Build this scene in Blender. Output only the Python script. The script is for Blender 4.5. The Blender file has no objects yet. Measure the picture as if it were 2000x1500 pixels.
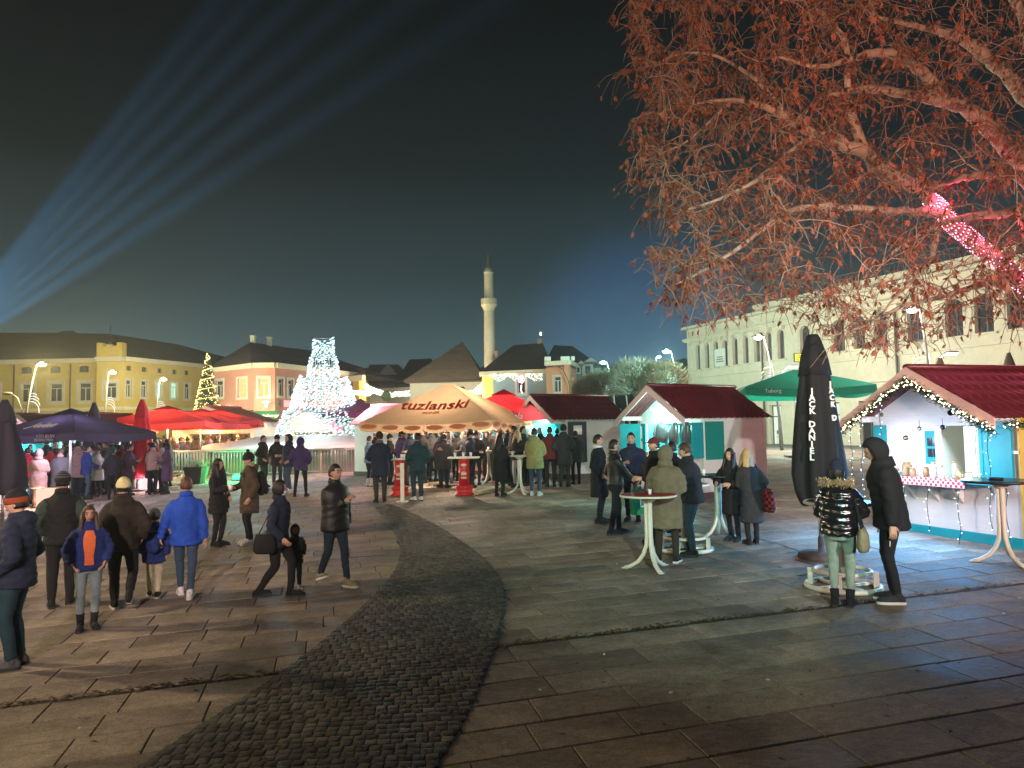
import bpy, math, random
import numpy as np
from mathutils import Vector, Matrix
R = random.Random(11)
C = bpy.context.scene.collection
SC = bpy.context.scene
PI = math.pi
rad = math.radians

# ------------------------------------------------------------------ camera
F = 1444.0                       # focal length in pixels of the 2000 x 1500 photograph
CZ = 2.34
PITCH = math.atan(88.0 / F)
ROLL = rad(1.0)
cam = bpy.data.cameras.new('camera')
cam.sensor_width = 36.0
cam.lens = F / 2000 * 36
cam.clip_start = 0.1
cam.clip_end = 2000
camo = bpy.data.objects.new('camera', cam)
C.objects.link(camo)
camo.matrix_world = (Matrix.Translation((0, 0, CZ)) @ Matrix.Rotation(rad(90) + PITCH, 4, 'X') @ Matrix.Rotation(-ROLL, 4, 'Z'))
SC.camera = camo

# ------------------------------------------------------------------ night sky and exposure
SC.render.engine = 'CYCLES'
SC.view_settings.view_transform = 'Standard'
SC.view_settings.look = 'None'
SC.view_settings.exposure = 0.9
SC.view_settings.gamma = 1.0
SC.cycles.use_denoising = True
SC.cycles.max_bounces = 5
SC.cycles.diffuse_bounces = 2
SC.cycles.glossy_bounces = 2
SC.cycles.transmission_bounces = 3
SC.cycles.transparent_max_bounces = 10
SC.cycles.volume_bounces = 0
SC.cycles.sample_clamp_indirect = 2.0
SC.cycles.sample_clamp_direct = 14.0
SC.cycles.caustics_reflective = False
SC.cycles.caustics_refractive = False
SC.cycles.use_light_tree = True
SC.cycles.volume_step_rate = 1.0

world = bpy.data.worlds.new('World')
SC.world = world
world.use_nodes = True
wt = world.node_tree
for n in list(wt.nodes):
    wt.nodes.remove(n)
def wn(t, **k):
    n = wt.nodes.new(t)
    for a, b in k.items():
        setattr(n, a, b)
    return n
w_out = wn('ShaderNodeOutputWorld')
w_add = wn('ShaderNodeAddShader')
w_bg = wn('ShaderNodeBackground')          # the town's glow in the damp night air
w_bg2 = wn('ShaderNodeBackground')         # what is left of the sun, far below the horizon
w_sky = wn('ShaderNodeTexSky', sky_type='NISHITA', sun_disc=False)
w_sky.sun_elevation = rad(-9)
w_sky.sun_rotation = rad(200)
w_bg2.inputs['Strength'].default_value = 0.05
tc = wn('ShaderNodeTexCoord')
sep = wn('ShaderNodeSeparateXYZ')
ramp = wn('ShaderNodeValToRGB')
ramp.color_ramp.elements[0].position = 0.0
ramp.color_ramp.elements[0].color = (0.050, 0.092, 0.096, 1)
for p, c in ((0.10, (0.032, 0.060, 0.066, 1)), (0.20, (0.013, 0.024, 0.028, 1)), (0.33, (0.0030, 0.0046, 0.0056, 1)), (0.5, (0.0010, 0.0012, 0.0013, 1))):
    e = ramp.color_ramp.elements.new(p)
    e.color = c
ramp.color_ramp.elements[-1].position = 1.0
ramp.color_ramp.elements[-1].color = (0.0007, 0.0007, 0.0007, 1)
noi = wn('ShaderNodeTexNoise')
noi.inputs['Scale'].default_value = 2.2
noi.inputs['Detail'].default_value = 4
nmr = wn('ShaderNodeMapRange')
nmr.inputs['To Min'].default_value = 0.82
nmr.inputs['To Max'].default_value = 1.18
mul = wn('ShaderNodeVectorMath', operation='SCALE')
# blue floodlight glow low in the sky behind the hill
dotn = wn('ShaderNodeVectorMath', operation='DOT_PRODUCT')
gd = Vector((0.171, 0.975, 0.105)).normalized()
dotn.inputs[1].default_value = gd
gmr = wn('ShaderNodeMapRange', interpolation_type='SMOOTHERSTEP')
gmr.inputs['From Min'].default_value = 0.982
gmr.inputs['From Max'].default_value = 1.0
gmr.inputs['To Min'].default_value = 0.0
gmr.inputs['To Max'].default_value = 1.0
gsc = wn('ShaderNodeVectorMath', operation='SCALE')
gsc.inputs[0].default_value = (0.004, 0.018, 0.06)
addv = wn('ShaderNodeVectorMath', operation='ADD')
L = wt.links.new
L(tc.outputs['Generated'], sep.inputs[0])
L(sep.outputs['Z'], ramp.inputs['Fac'])
L(tc.outputs['Generated'], noi.inputs['Vector'])
L(noi.outputs['Fac'], nmr.inputs['Value'])
L(ramp.outputs['Color'], mul.inputs[0])
L(nmr.outputs['Result'], mul.inputs['Scale'])
L(tc.outputs['Generated'], dotn.inputs[0])
L(dotn.outputs['Value'], gmr.inputs['Value'])
L(gmr.outputs['Result'], gsc.inputs['Scale'])
L(mul.outputs[0], addv.inputs[0])
L(gsc.outputs[0], addv.inputs[1])
L(addv.outputs[0], w_bg.inputs['Color'])
L(w_sky.outputs['Color'], w_bg2.inputs['Color'])
L(w_bg.outputs[0], w_add.inputs[0])
L(w_bg2.outputs[0], w_add.inputs[1])
L(w_add.outputs[0], w_out.inputs['Surface'])

# ------------------------------------------------------------------ pixel <-> place
def ray(px, py):
    dx, dy = (px - 1000) / F, (750 - py) / F
    c, s = math.cos(ROLL), math.sin(ROLL)
    dx, dy = dx * c + dy * s, -dx * s + dy * c
    c, s = math.cos(PITCH), math.sin(PITCH)
    return Vector((dx, c - dy * s, s + dy * c))
def W(px, py, d):
    """the place at forward distance d (metres along +Y) seen at pixel px, py"""
    r = ray(px, py)
    t = d / r.y
    return Vector((r.x * t, d, CZ + r.z * t))
def gz(x, y):
    """height of the square: it falls gently towards the camera and to the left"""
    return 0.024 * max(-12.0, min(12.0, x)) + 0.025 * max(-6.0, min(32.0, y))
def G(px, py):
    r = ray(px, py)
    t = 10.0
    for _ in range(60):
        t = (gz(r.x * t, r.y * t) - CZ) / r.z
        t = max(1.0, min(90.0, t))
    return Vector((r.x * t, r.y * t, CZ + r.z * t))
def azim(x, y):
    return math.atan2(x, y)

# ------------------------------------------------------------------ materials
_M = {}
def new_mat(name):
    m = bpy.data.materials.new(name)
    m.use_nodes = True
    nt = m.node_tree
    for n in list(nt.nodes):
        nt.nodes.remove(n)
    return m, nt, nt.nodes.new, nt.links.new
def M(name, col=(.5, .5, .5), rough=.75, metal=0.0, bump=0.15, scale=14.0, var=0.16, trans=0.0, coat=0.0, island=0.0, objrand=0.0, spec=0.4, stretch=None):
    """a weathered surface: noise varies colour and relief; island / objrand vary each separate piece"""
    if name in _M:
        return _M[name]
    m, nt, N, K = new_mat(name)
    out = N('ShaderNodeOutputMaterial')
    b = N('ShaderNodeBsdfPrincipled')
    b.inputs['Roughness'].default_value = rough
    b.inputs['Metallic'].default_value = metal
    b.inputs['Specular IOR Level'].default_value = spec
    if coat:
        b.inputs['Coat Weight'].default_value = coat
        b.inputs['Coat Roughness'].default_value = 0.15
    t = N('ShaderNodeTexCoord')
    n1 = N('ShaderNodeTexNoise')
    n1.inputs['Scale'].default_value = scale
    n1.inputs['Detail'].default_value = 5
    n1.inputs['Roughness'].default_value = 0.62
    src = t.outputs['Object']
    if stretch:
        mp = N('ShaderNodeMapping')
        mp.inputs['Scale'].default_value = stretch
        K(src, mp.inputs['Vector'])
        src = mp.outputs['Vector']
    K(src, n1.inputs['Vector'])
    n2 = N('ShaderNodeTexNoise')
    n2.inputs['Scale'].default_value = scale * 0.13
    n2.inputs['Detail'].default_value = 3
    K(src, n2.inputs['Vector'])
    ad = N('ShaderNodeMath'); ad.operation = 'ADD'
    K(n1.outputs['Fac'], ad.inputs[0]); K(n2.outputs['Fac'], ad.inputs[1])
    mr = N('ShaderNodeMapRange')
    mr.inputs['From Min'].default_value = 0.6
    mr.inputs['From Max'].default_value = 1.4
    mr.inputs['To Min'].default_value = 1 - var
    mr.inputs['To Max'].default_value = 1 + var
    K(ad.outputs[0], mr.inputs['Value'])
    fac = mr.outputs['Result']
    def times(f, sock, amt):
        r = N('ShaderNodeMapRange')
        r.inputs['To Min'].default_value = 1 - amt
        r.inputs['To Max'].default_value = 1 + amt
        K(sock, r.inputs['Value'])
        mm = N('ShaderNodeMath'); mm.operation = 'MULTIPLY'
        K(f, mm.inputs[0]); K(r.outputs['Result'], mm.inputs[1])
        return mm.outputs[0]
    if island:
        g = N('ShaderNodeNewGeometry')
        fac = times(fac, g.outputs['Random Per Island'], island)
    if objrand:
        o = N('ShaderNodeObjectInfo')
        fac = times(fac, o.outputs['Random'], objrand)
    sc = N('ShaderNodeVectorMath'); sc.operation = 'SCALE'
    sc.inputs[0].default_value = col[:3]
    K(fac, sc.inputs['Scale'])
    K(sc.outputs[0], b.inputs['Base Color'])
    if bump:
        bp = N('ShaderNodeBump')
        bp.inputs['Strength'].default_value = bump
        bp.inputs['Distance'].default_value = 0.02
        K(n1.outputs['Fac'], bp.inputs['Height'])
        K(bp.outputs['Normal'], b.inputs['Normal'])
    if trans:
        tr = N('ShaderNodeBsdfTranslucent')
        K(sc.outputs[0], tr.inputs['Color'])
        mx = N('ShaderNodeMixShader')
        mx.inputs[0].default_value = trans
        K(b.outputs[0], mx.inputs[1]); K(tr.outputs[0], mx.inputs[2])
        K(mx.outputs[0], out.inputs['Surface'])
    else:
        K(b.outputs[0], out.inputs['Surface'])
    _M[name] = m
    return m
def E(name, col, strength, sampled=False):
    """something that gives off light"""
    if name in _M:
        return _M[name]
    m, nt, N, K = new_mat(name)
    out = N('ShaderNodeOutputMaterial')
    e = N('ShaderNodeEmission')
    e.inputs['Color'].default_value = (*col, 1)
    e.inputs['Strength'].default_value = strength
    K(e.outputs[0], out.inputs['Surface'])
    m.cycles.emission_sampling = 'AUTO' if sampled else 'NONE'
    _M[name] = m
    return m
def glass_mat(name='window_glass', col=(.03, .035, .04), rough=.08):
    if name in _M:
        return _M[name]
    m, nt, N, K = new_mat(name)
    out = N('ShaderNodeOutputMaterial')
    b = N('ShaderNodeBsdfPrincipled')
    b.inputs['Base Color'].default_value = (*col, 1)
    b.inputs['Roughness'].default_value = rough
    b.inputs['Specular IOR Level'].default_value = 0.6
    n = N('ShaderNodeTexNoise'); n.inputs['Scale'].default_value = 1.5
    bp = N('ShaderNodeBump'); bp.inputs['Strength'].default_value = .05
    K(n.outputs['Fac'], bp.inputs['Height']); K(bp.outputs[0], b.inputs['Normal'])
    K(b.outputs[0], out.inputs['Surface'])
    _M[name] = m
    return m

# ------------------------------------------------------------------ mesh helpers
WM = {}          # world matrix of everything linked so far
def rotz(a):
    return Matrix.Rotation(a, 4, 'Z')
class MB:
    def __init__(s):
        s.v, s.f, s.m, s.s = [], [], [], []
    def add(s, vs, fs, mat=0, smooth=False):
        b = len(s.v)
        s.v += [tuple(v) for v in vs]
        for f in fs:
            s.f.append(tuple(i + b for i in f)); s.m.append(mat); s.s.append(smooth)
    def box(s, c, size, rot=None, mat=0):
        hx, hy, hz = size[0] / 2, size[1] / 2, size[2] / 2
        vs = [Vector((x, y, z)) for z in (-hz, hz) for y in (-hy, hy) for x in (-hx, hx)]
        if rot is not None:
            if isinstance(rot, (int, float)):
                rot = Matrix.Rotation(rot, 3, 'Z')
            vs = [rot @ v for v in vs]
        c = Vector(c)
        s.add([v + c for v in vs], [(0, 2, 3, 1), (4, 5, 7, 6), (0, 1, 5, 4), (2, 6, 7, 3), (0, 4, 6, 2), (1, 3, 7, 5)], mat)
    def slab(s, x0, x1, y0, y1, z0, z1, mat=0):
        s.box(((x0 + x1) / 2, (y0 + y1) / 2, (z0 + z1) / 2), (x1 - x0, y1 - y0, z1 - z0), None, mat)
    def tube(s, pts, r, n=8, mat=0, caps=True, hint=None, smooth=True, closed=False):
        pts = [Vector(p) for p in pts]
        k = len(pts)
        rs = r if isinstance(r, list) else [r] * k
        rs = [q if isinstance(q, (list, tuple)) else (q, q) for q in rs]
        tang = []
        for i in range(k):
            if closed:
                a, b = pts[i - 1], pts[(i + 1) % k]
            else:
                a, b = pts[max(0, i - 1)], pts[min(k - 1, i + 1)]
            t = b - a
            tang.append(t.normalized() if t.length > 1e-9 else Vector((0, 0, 1)))
        u = Vector(hint) if hint is not None else (Vector((0, 0, 1)) if abs(tang[0].z) < .9 else Vector((1, 0, 0)))
        vs = []
        for i in range(k):
            t = tang[i]
            u = u - t * u.dot(t)
            if u.length < 1e-6:
                u = t.orthogonal()
            u.normalize()
            w = t.cross(u)
            for j in range(n):
                a = 2 * PI * j / n
                vs.append(pts[i] + u * (math.cos(a) * rs[i][0]) + w * (math.sin(a) * rs[i][1]))
        fs = []
        for i in range(k if closed else k - 1):
            i2 = (i + 1) % k
            for j in range(n):
                j2 = (j + 1) % n
                fs.append((i * n + j, i * n + j2, i2 * n + j2, i2 * n + j))
        if caps and not closed:
            fs.append(tuple(range(n - 1, -1, -1)))
            fs.append(tuple((k - 1) * n + j for j in range(n)))
        s.add(vs, fs, mat, smooth)
    def lathe(s, prof, c=(0, 0, 0), n=20, mat=0, smooth=True, caps=True):
        c = Vector(c)
        s.rings([[c + Vector((r * math.cos(2 * PI * j / n), r * math.sin(2 * PI * j / n), z)) for j in range(n)] for r, z in prof], mat, smooth, caps)
    def rings(s, rr, mat=0, smooth=True, caps=True):
        n, k = len(rr[0]), len(rr)
        vs = [v for q in rr for v in q]
        fs = [(i * n + j, i * n + (j + 1) % n, (i + 1) * n + (j + 1) % n, (i + 1) * n + j) for i in range(k - 1) for j in range(n)]
        if caps:
            fs.append(tuple(range(n - 1, -1, -1)))
            fs.append(tuple((k - 1) * n + j for j in range(n)))
        s.add(vs, fs, mat, smooth)
    def ball(s, c, r, nu=12, nv=8, rot=None, mat=0):
        c = Vector(c)
        r = r if isinstance(r, (list, tuple)) else (r, r, r)
        rr = []
        for i in range(nv + 1):
            th = -PI / 2 + PI * i / nv
            th = max(-PI / 2 + .02, min(PI / 2 - .02, th))
            q = []
            for j in range(nu):
                a = 2 * PI * j / nu
                v = Vector((r[0] * math.cos(th) * math.cos(a), r[1] * math.cos(th) * math.sin(a), r[2] * math.sin(th)))
                q.append(c + (rot @ v if rot is not None else v))
            rr.append(q)
        s.rings(rr, mat, True, True)
    def prism(s, poly, z0, z1, mat=0):
        n = len(poly)
        vs = [(p[0], p[1], z0) for p in poly] + [(p[0], p[1], z1) for p in poly]
        fs = [tuple(range(n - 1, -1, -1)), tuple(range(n, 2 * n))] + [(i, (i + 1) % n, n + (i + 1) % n, n + i) for i in range(n)]
        s.add(vs, fs, mat)
    def sheet(s, poly, thick, mat=0):
        """a planar polygon given thickness along its normal"""
        p = [Vector(q) for q in poly]
        nrm = Vector((0, 0, 0))
        for i in range(len(p)):
            a, b = p[i], p[(i + 1) % len(p)]
            nrm += (a - p[0]).cross(b - p[0])
        nrm.normalize()
        n = len(p)
        s.add(p + [q - nrm * thick for q in p], [tuple(range(n)), tuple(range(2 * n - 1, n - 1, -1))] + [(i, n + i, n + (i + 1) % n, (i + 1) % n) for i in range(n)], mat)
    def mesh(s, name, mats, inv=None):
        me = bpy.data.meshes.new(name)
        v = [inv @ Vector(q) for q in s.v] if inv is not None else s.v
        me.from_pydata(v, [], s.f)
        for m in (mats if isinstance(mats, (list, tuple)) else [mats]):
            me.materials.append(m)
        me.polygons.foreach_set('material_index', s.m)
        me.polygons.foreach_set('use_smooth', s.s)
        me.update()
        return me
    def build(s, name, mats, parent=None, world=True):
        """link as one object; world=True: the vertices are world coordinates"""
        inv = None
        if parent is not None and world:
            inv = WM[parent.name].inverted()
        return link(name, s.mesh(name, mats, inv), parent)
def link(name, me, parent=None, mtx=None):
    o = bpy.data.objects.new(name, me)
    C.objects.link(o)
    if mtx is not None:
        o.matrix_basis = mtx
    base = mtx if mtx is not None else Matrix()
    if parent is not None:
        o.parent = parent
        WM[o.name] = WM[parent.name] @ base
    else:
        WM[o.name] = base.copy()
    return o
def tag(o, label=None, cat=None, group=None, kind=None):
    if label: o['label'] = label
    if cat: o['category'] = cat
    if group: o['group'] = group
    if kind: o['kind'] = kind
    return o
def thing(name, label, cat, loc=(0, 0, 0), rz=0.0, group=None, scale=1.0):
    return tag(link(name, None, None, Matrix.Translation(loc) @ rotz(rz) @ Matrix.Scale(scale, 4)), label, cat, group)
KIDS = {}
def copy_tree(o, mtx, label=None, group=None):
    c = o.copy(); C.objects.link(c)
    c.matrix_basis = mtx
    WM[c.name] = mtx.copy()
    if label: c['label'] = label
    if group: c['group'] = group
    for ch in o.children:
        d = ch.copy(); C.objects.link(d); d.parent = c
        WM[d.name] = mtx @ d.matrix_basis
        for g in ch.children:
            e = g.copy(); C.objects.link(e); e.parent = d
            WM[e.name] = WM[d.name] @ e.matrix_basis
    return c
def text_mesh(body, size, mat, parent, mtx, name='lettering', extrude=.004, offset=0.0, shear=0.0, space=1.0, warp=None):
    cu = bpy.data.curves.new(name, 'FONT')
    cu.body = body
    cu.size = size
    cu.align_x = 'CENTER'; cu.align_y = 'CENTER'
    cu.extrude = extrude; cu.offset = offset; cu.shear = shear
    cu.space_character = space
    cu.resolution_u = 3
    tmp = bpy.data.objects.new('tmp', cu)
    C.objects.link(tmp)
    bpy.context.view_layer.update()
    me = bpy.data.meshes.new_from_object(tmp.evaluated_get(bpy.context.evaluated_depsgraph_get()))
    bpy.data.objects.remove(tmp)
    me.name = name
    me.materials.clear(); me.materials.append(mat)
    if warp:
        for v in me.vertices:
            v.co = warp(v.co.copy())
    return link(name, me, parent, mtx)
def lamp(name, kind, loc, col, power, parent=None, size=.2, spot=None, blend=.4, aim=None, **k):
    """a light source; loc is world"""
    l = bpy.data.lights.new(name, kind)
    l.color = col
    l.energy = power
    if kind == 'AREA':
        l.shape = 'RECTANGLE' if isinstance(size, tuple) else 'SQUARE'
        l.size = size[0] if isinstance(size, tuple) else size
        if isinstance(size, tuple): l.size_y = size[1]
    else:
        l.shadow_soft_size = size
    if spot:
        l.spot_size = rad(spot); l.spot_blend = blend
    o = bpy.data.objects.new(name, l)
    C.objects.link(o)
    m = Matrix.Translation(loc)
    if aim is not None:
        d = Vector(aim) - Vector(loc)
        m = m @ d.to_track_quat('-Z', 'Y').to_matrix().to_4x4()
    if parent is not None:
        o.parent = parent
        m = WM[parent.name].inverted() @ m
    o.matrix_basis = m
    return o
# ================================================================== the square
m_stone = M('paving_stone', (.235, .187, .143), rough=.78, bump=.45, scale=7, var=.42, island=.24, objrand=.24, spec=.3)
def add_stains(m):
    # stains, damp patches and trodden gum that lie across the slabs whatever stone they fall on
    nt = m.node_tree; N, K = nt.nodes.new, nt.links.new
    bs = next(n for n in nt.nodes if n.type == 'BSDF_PRINCIPLED'); src_ = bs.inputs['Base Color'].links[0].from_socket
    g = N('ShaderNodeNewGeometry'); n1 = N('ShaderNodeTexNoise'); n1.inputs['Scale'].default_value = .55; n1.inputs['Detail'].default_value = 7; n1.inputs['Roughness'].default_value = .68; n1.inputs['Distortion'].default_value = .6
    K(g.outputs['Position'], n1.inputs['Vector'])
    r1 = N('ShaderNodeMapRange'); r1.inputs['From Min'].default_value = .38; r1.inputs['From Max'].default_value = .62; r1.inputs['To Min'].default_value = .55; r1.inputs['To Max'].default_value = 1.18
    K(n1.outputs['Fac'], r1.inputs['Value'])
    v = N('ShaderNodeTexVoronoi'); v.inputs['Scale'].default_value = 3.2; K(g.outputs['Position'], v.inputs['Vector'])
    r2 = N('ShaderNodeMapRange'); r2.inputs['From Min'].default_value = .055; r2.inputs['From Max'].default_value = .085; r2.inputs['To Min'].default_value = .5; r2.inputs['To Max'].default_value = 1.0
    K(v.outputs['Distance'], r2.inputs['Value'])
    n3 = N('ShaderNodeTexNoise'); n3.inputs['Scale'].default_value = 60; n3.inputs['Detail'].default_value = 3; K(g.outputs['Position'], n3.inputs['Vector'])
    r3 = N('ShaderNodeMapRange'); r3.inputs['From Min'].default_value = .35; r3.inputs['From Max'].default_value = .65; r3.inputs['To Min'].default_value = .78; r3.inputs['To Max'].default_value = 1.22
    K(n3.outputs['Fac'], r3.inputs['Value'])
    a = N('ShaderNodeMath'); a.operation = 'MULTIPLY'; K(r1.outputs[0], a.inputs[0]); K(r2.outputs[0], a.inputs[1])
    c = N('ShaderNodeMath'); c.operation = 'MULTIPLY'; K(a.outputs[0], c.inputs[0]); K(r3.outputs[0], c.inputs[1])
    s_ = N('ShaderNodeVectorMath'); s_.operation = 'SCALE'; K(src_, s_.inputs[0]); K(c.outputs[0], s_.inputs['Scale']); K(s_.outputs[0], bs.inputs['Base Color'])
    ro = N('ShaderNodeMapRange'); ro.inputs['From Min'].default_value = .4; ro.inputs['From Max'].default_value = .6; ro.inputs['To Min'].default_value = .62; ro.inputs['To Max'].default_value = .88
    K(n1.outputs['Fac'], ro.inputs['Value']); K(ro.outputs[0], bs.inputs['Roughness'])
add_stains(m_stone)
m_joint = M('joint_dirt', (.045, .04, .034), rough=.95, bump=.4, scale=30, var=.3)
m_cobble = M('cobble_stone', (.080, .069, .056), rough=.82, bump=.25, scale=22, var=.35, island=.45, objrand=.45)
add_stains(m_cobble)
m_asphalt = M('far_paving', (.14, .125, .11), rough=.8, bump=.2, scale=3, var=.2)

def ground_grid(xs, ys, dz, name, mat):
    b = MB()
    nx = len(xs)
    b.add([(x, y, gz(x, y) + dz) for y in ys for x in xs],
          [(j * nx + i, j * nx + i + 1, (j + 1) * nx + i + 1, (j + 1) * nx + i) for j in range(len(ys) - 1) for i in range(nx - 1)], 0)
    return b.build(name, mat)
ground = tag(ground_grid([-330, -200, -60, -30, -12, 0, 12, 30, 60, 200, 330], [-60, -20, -6, 10, 20, 32, 50, 100, 200, 330], -.035, 'ground', m_asphalt),
             'wide paved town square under the market', None, None, 'structure')
pavement = tag(ground_grid([-34, -12, 0, 12, 34], [-5.9, 4, 14, 24, 31.9, 37], -.014, 'pavement', m_joint), 'square paved with rows of stone slabs', None, None, 'structure')

c0, c1 = G(0, 1380), G(1780, 1165)
U = Vector((c1.x - c0.x, c1.y - c0.y)).normalized()      # the slab rows and the leaf-filled channel run this way
V = Vector((-U.y, U.x))
def uv(p): return (Vector((p[0], p[1])) - Vector((c0.x, c0.y))).dot(U), (Vector((p[0], p[1])) - Vector((c0.x, c0.y))).dot(V)
def xy(u, v): return Vector((c0.x, c0.y)) + U * u + V * v

# the curved band of cobbles
RE = [(760, 985), (830, 1014), (885, 1047), (945, 1090), (982, 1135), (990, 1180), (970, 1255), (940, 1330), (905, 1410), (850, 1500)]
LE = [(733, 990), (760, 1022), (778, 1052), (786, 1085), (765, 1130), (715, 1180), (630, 1255), (530, 1330), (420, 1400), (270, 1500)]
def resample(pts, n):
    P = [Vector((p.x, p.y)) for p in pts]
    P.append(P[-1] + (P[-1] - P[-2]) * 1.2)
    a = np.array([[p.x, p.y] for p in P])
    for _ in range(2):      # corner cutting
        q = [a[0]]
        for i in range(len(a) - 1):
            q += [a[i] * .75 + a[i + 1] * .25, a[i] * .25 + a[i + 1] * .75]
        q.append(a[-1]); a = np.array(q)
    d = np.r_[0, np.cumsum(np.linalg.norm(np.diff(a, axis=0), axis=1))]
    t = np.linspace(0, d[-1], n)
    return np.c_[np.interp(t, d, a[:, 0]), np.interp(t, d, a[:, 1])], d[-1]
_, len_r = resample([G(*p) for p in RE], 4)
NB = int(len_r / .09)
er, _ = resample([G(*p) for p in RE], NB)
el, _ = resample([G(*p) for p in LE], NB)
b = MB()
vs, fs = [], []
for i in range(NB):
    for q in (el[i], er[i]):
        vs.append((q[0], q[1], gz(*q) + .0125))
fs = [(2 * i, 2 * i + 1, 2 * i + 3, 2 * i + 2) for i in range(NB - 1)]
b.add(vs, fs)
cobble_band = tag(b.build('cobbled_path', m_joint), 'curved band of small dark cobbles crossing the slabs', None, None, 'structure')
band_poly = [tuple(q) for q in el] + [tuple(q) for q in er[::-1]]
BX, BY = np.array([p[0] for p in band_poly]), np.array([p[1] for p in band_poly])
def in_band(x, y):
    x2, y2 = np.roll(BX, -1), np.roll(BY, -1)
    c = ((BY > y) != (y2 > y)) & (x < (x2 - BX) * (y - BY) / (y2 - BY + 1e-12) + BX)
    return bool(c.sum() % 2)
def cobble_mesh(seed):
    rr = random.Random(seed)
    b = MB()
    def ring(h, w, j): return [Vector((sx * w + rr.uniform(-j, j), sy * w + rr.uniform(-j, j), h + rr.uniform(-j, j) * .2)) for sx, sy in ((-.5, -.5), (.5, -.5), (.5, .5), (-.5, .5))]
    b.rings([ring(0, 1, .05), ring(.215, .97, .03), ring(.245, .88, .03)], 0, True, True)
    return b.mesh('cobblestone', m_cobble)
cob = [cobble_mesh(i) for i in range(6)]
cells = []
for i in range(NB - 1):
    a, c = el[i], er[i]
    w = np.linalg.norm(c - a)
    n = max(2, int(w / .09))
    off = (i % 2) * .5
    for j in range(n):
        t = (j + .5 + (off - .25) * .6) / n
        p = a + (c - a) * t
        nx = (el[i + 1] + (er[i + 1] - el[i + 1]) * t) - p
        cells.append((p[0], p[1], math.atan2((c - a)[1], (c - a)[0]), w / n, max(.05, np.linalg.norm(nx))))
def in_view(x, y):
    return y > 1 and abs(x) < .71 * y + .1 and (gz(x, y) - CZ) / y > -.53
cells = [q for q in cells if q[1] > 3.2]
cells.sort(key=lambda q: (not in_view(q[0], q[1]), q[1]))
stuffb = MB()
def slope_mtx(x, y, a, dz):
    ux = Vector((math.cos(a), math.sin(a), .024 * math.cos(a) + .025 * math.sin(a))).normalized()
    vx = Vector((-math.sin(a), math.cos(a), -.024 * math.sin(a) + .025 * math.cos(a))).normalized()
    n = ux.cross(vx)
    return Matrix(((ux.x, vx.x, n.x, x), (ux.y, vx.y, n.y, y), (ux.z, vx.z, n.z, gz(x, y) + dz), (0, 0, 0, 1)))
for k, (x, y, a, w, l) in enumerate(cells):
    s = Matrix.Diagonal((w * R.uniform(.85, .98), l * R.uniform(.83, .98), .075, 1))
    m = slope_mtx(x, y, a + R.uniform(-.1, .1), R.uniform(-.002, .003)) @ s
    me = cob[k % 6]
    if k < 300:
        link('cobblestone', me, cobble_band, m)
    else:
        stuffb.add([m @ v.co for v in me.vertices], [tuple(p.vertices) for p in me.polygons], 0, True)
tag(stuffb.build('cobbles', m_cobble, cobble_band), None, None, None, 'stuff')

# stone slabs in rows
def slab_mesh():
    b = MB()
    def ring(z, i): j = i * 1.6; i = i * .6; return [Vector((-.5 + i, -.5 + j, z)), Vector((.5 - i, -.5 + j, z)), Vector((.5 - i, .5 - j, z)), Vector((-.5 + i, .5 - j, z))]
    b.rings([ring(-.03, 0), ring(-.007, 0), ring(0, .012)], 0, False, False)
    b.add(ring(0, .012), [(0, 1, 2, 3)])
    return b.mesh('slab', m_stone)
sm = slab_mesh()
rowh = .45
slabs = []
umin, umax = -40, 60
for r in range(-11, 84):
    v0 = r * rowh + .045 if r >= 0 else r * rowh - .045
    u = umin + R.uniform(0, 1)
    while u < umax:
        l = R.choice((.55, .62, .72, .8, .9, 1.05))
        p = xy(u + l / 2, v0 + rowh / 2)
        x, y = p
        if 3.0 < y < 36 and abs(x) < .74 * y + 1.5 and abs(x) < 33:
            w = .45 * math.hypot(l, rowh)
            q = [xy(u + l * a, v0 + rowh * c) for a in (.04, .5, .96) for c in (.05, .5, .95)]
            if not all(in_band(*k) for k in q):
                slabs.append((x, y, l, rowh))
        u += l
slabs.sort(key=lambda q: (not in_view(q[0], q[1]), q[1]))
ang = math.atan2(U.y, U.x)
far_slabs = MB()
for k, (x, y, l, w) in enumerate(slabs):
    m = slope_mtx(x, y, ang + R.uniform(-.004, .004), R.uniform(-.004, .002)) @ Matrix.Rotation(R.uniform(-.004, .004), 4, 'X') @ Matrix.Diagonal((l - .009, w - .014, 1, 1))
    if k < 300:
        link('slab', sm, pavement, m)
    else:
        far_slabs.add([m @ v.co for v in sm.vertices], [tuple(p.vertices) for p in sm.polygons])
tag(far_slabs.build('far_slabs', m_stone, pavement), None, None, None, 'stuff')

# the narrow channel between two slab rows, full of dry leaves
m_dry = M('dry_leaf', (.13, .08, .04), rough=.8, bump=.1, island=.5, var=.2)
lit = MB()
def litter_leaf(b, x, y, s, dz=.012):
    a = R.uniform(0, 2 * PI); t = R.uniform(-.5, .5)
    ca, sa = math.cos(a), math.sin(a)
    z = gz(x, y) + dz
    pts = [(-.5, 0, .0), (0, -.32, R.uniform(0, .25)), (.5, 0, .05), (0, .32, R.uniform(0, .25)), (0, 0, R.uniform(.02, .12))]
    b.add([(x + s * (p[0] * ca - p[1] * sa), y + s * (p[0] * sa + p[1] * ca), z + s * p[2]) for p in pts], [(0, 1, 4), (1, 2, 4), (2, 3, 4), (3, 0, 4)])
for _ in range(1700):
    u = R.uniform(-3, 17)
    p = xy(u, R.gauss(0, .04))
    if in_band(*p) and R.random() < .8: continue
    if u > 8 and R.random() < .6: continue
    litter_leaf(lit, p.x, p.y, R.uniform(.03, .075))
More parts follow.
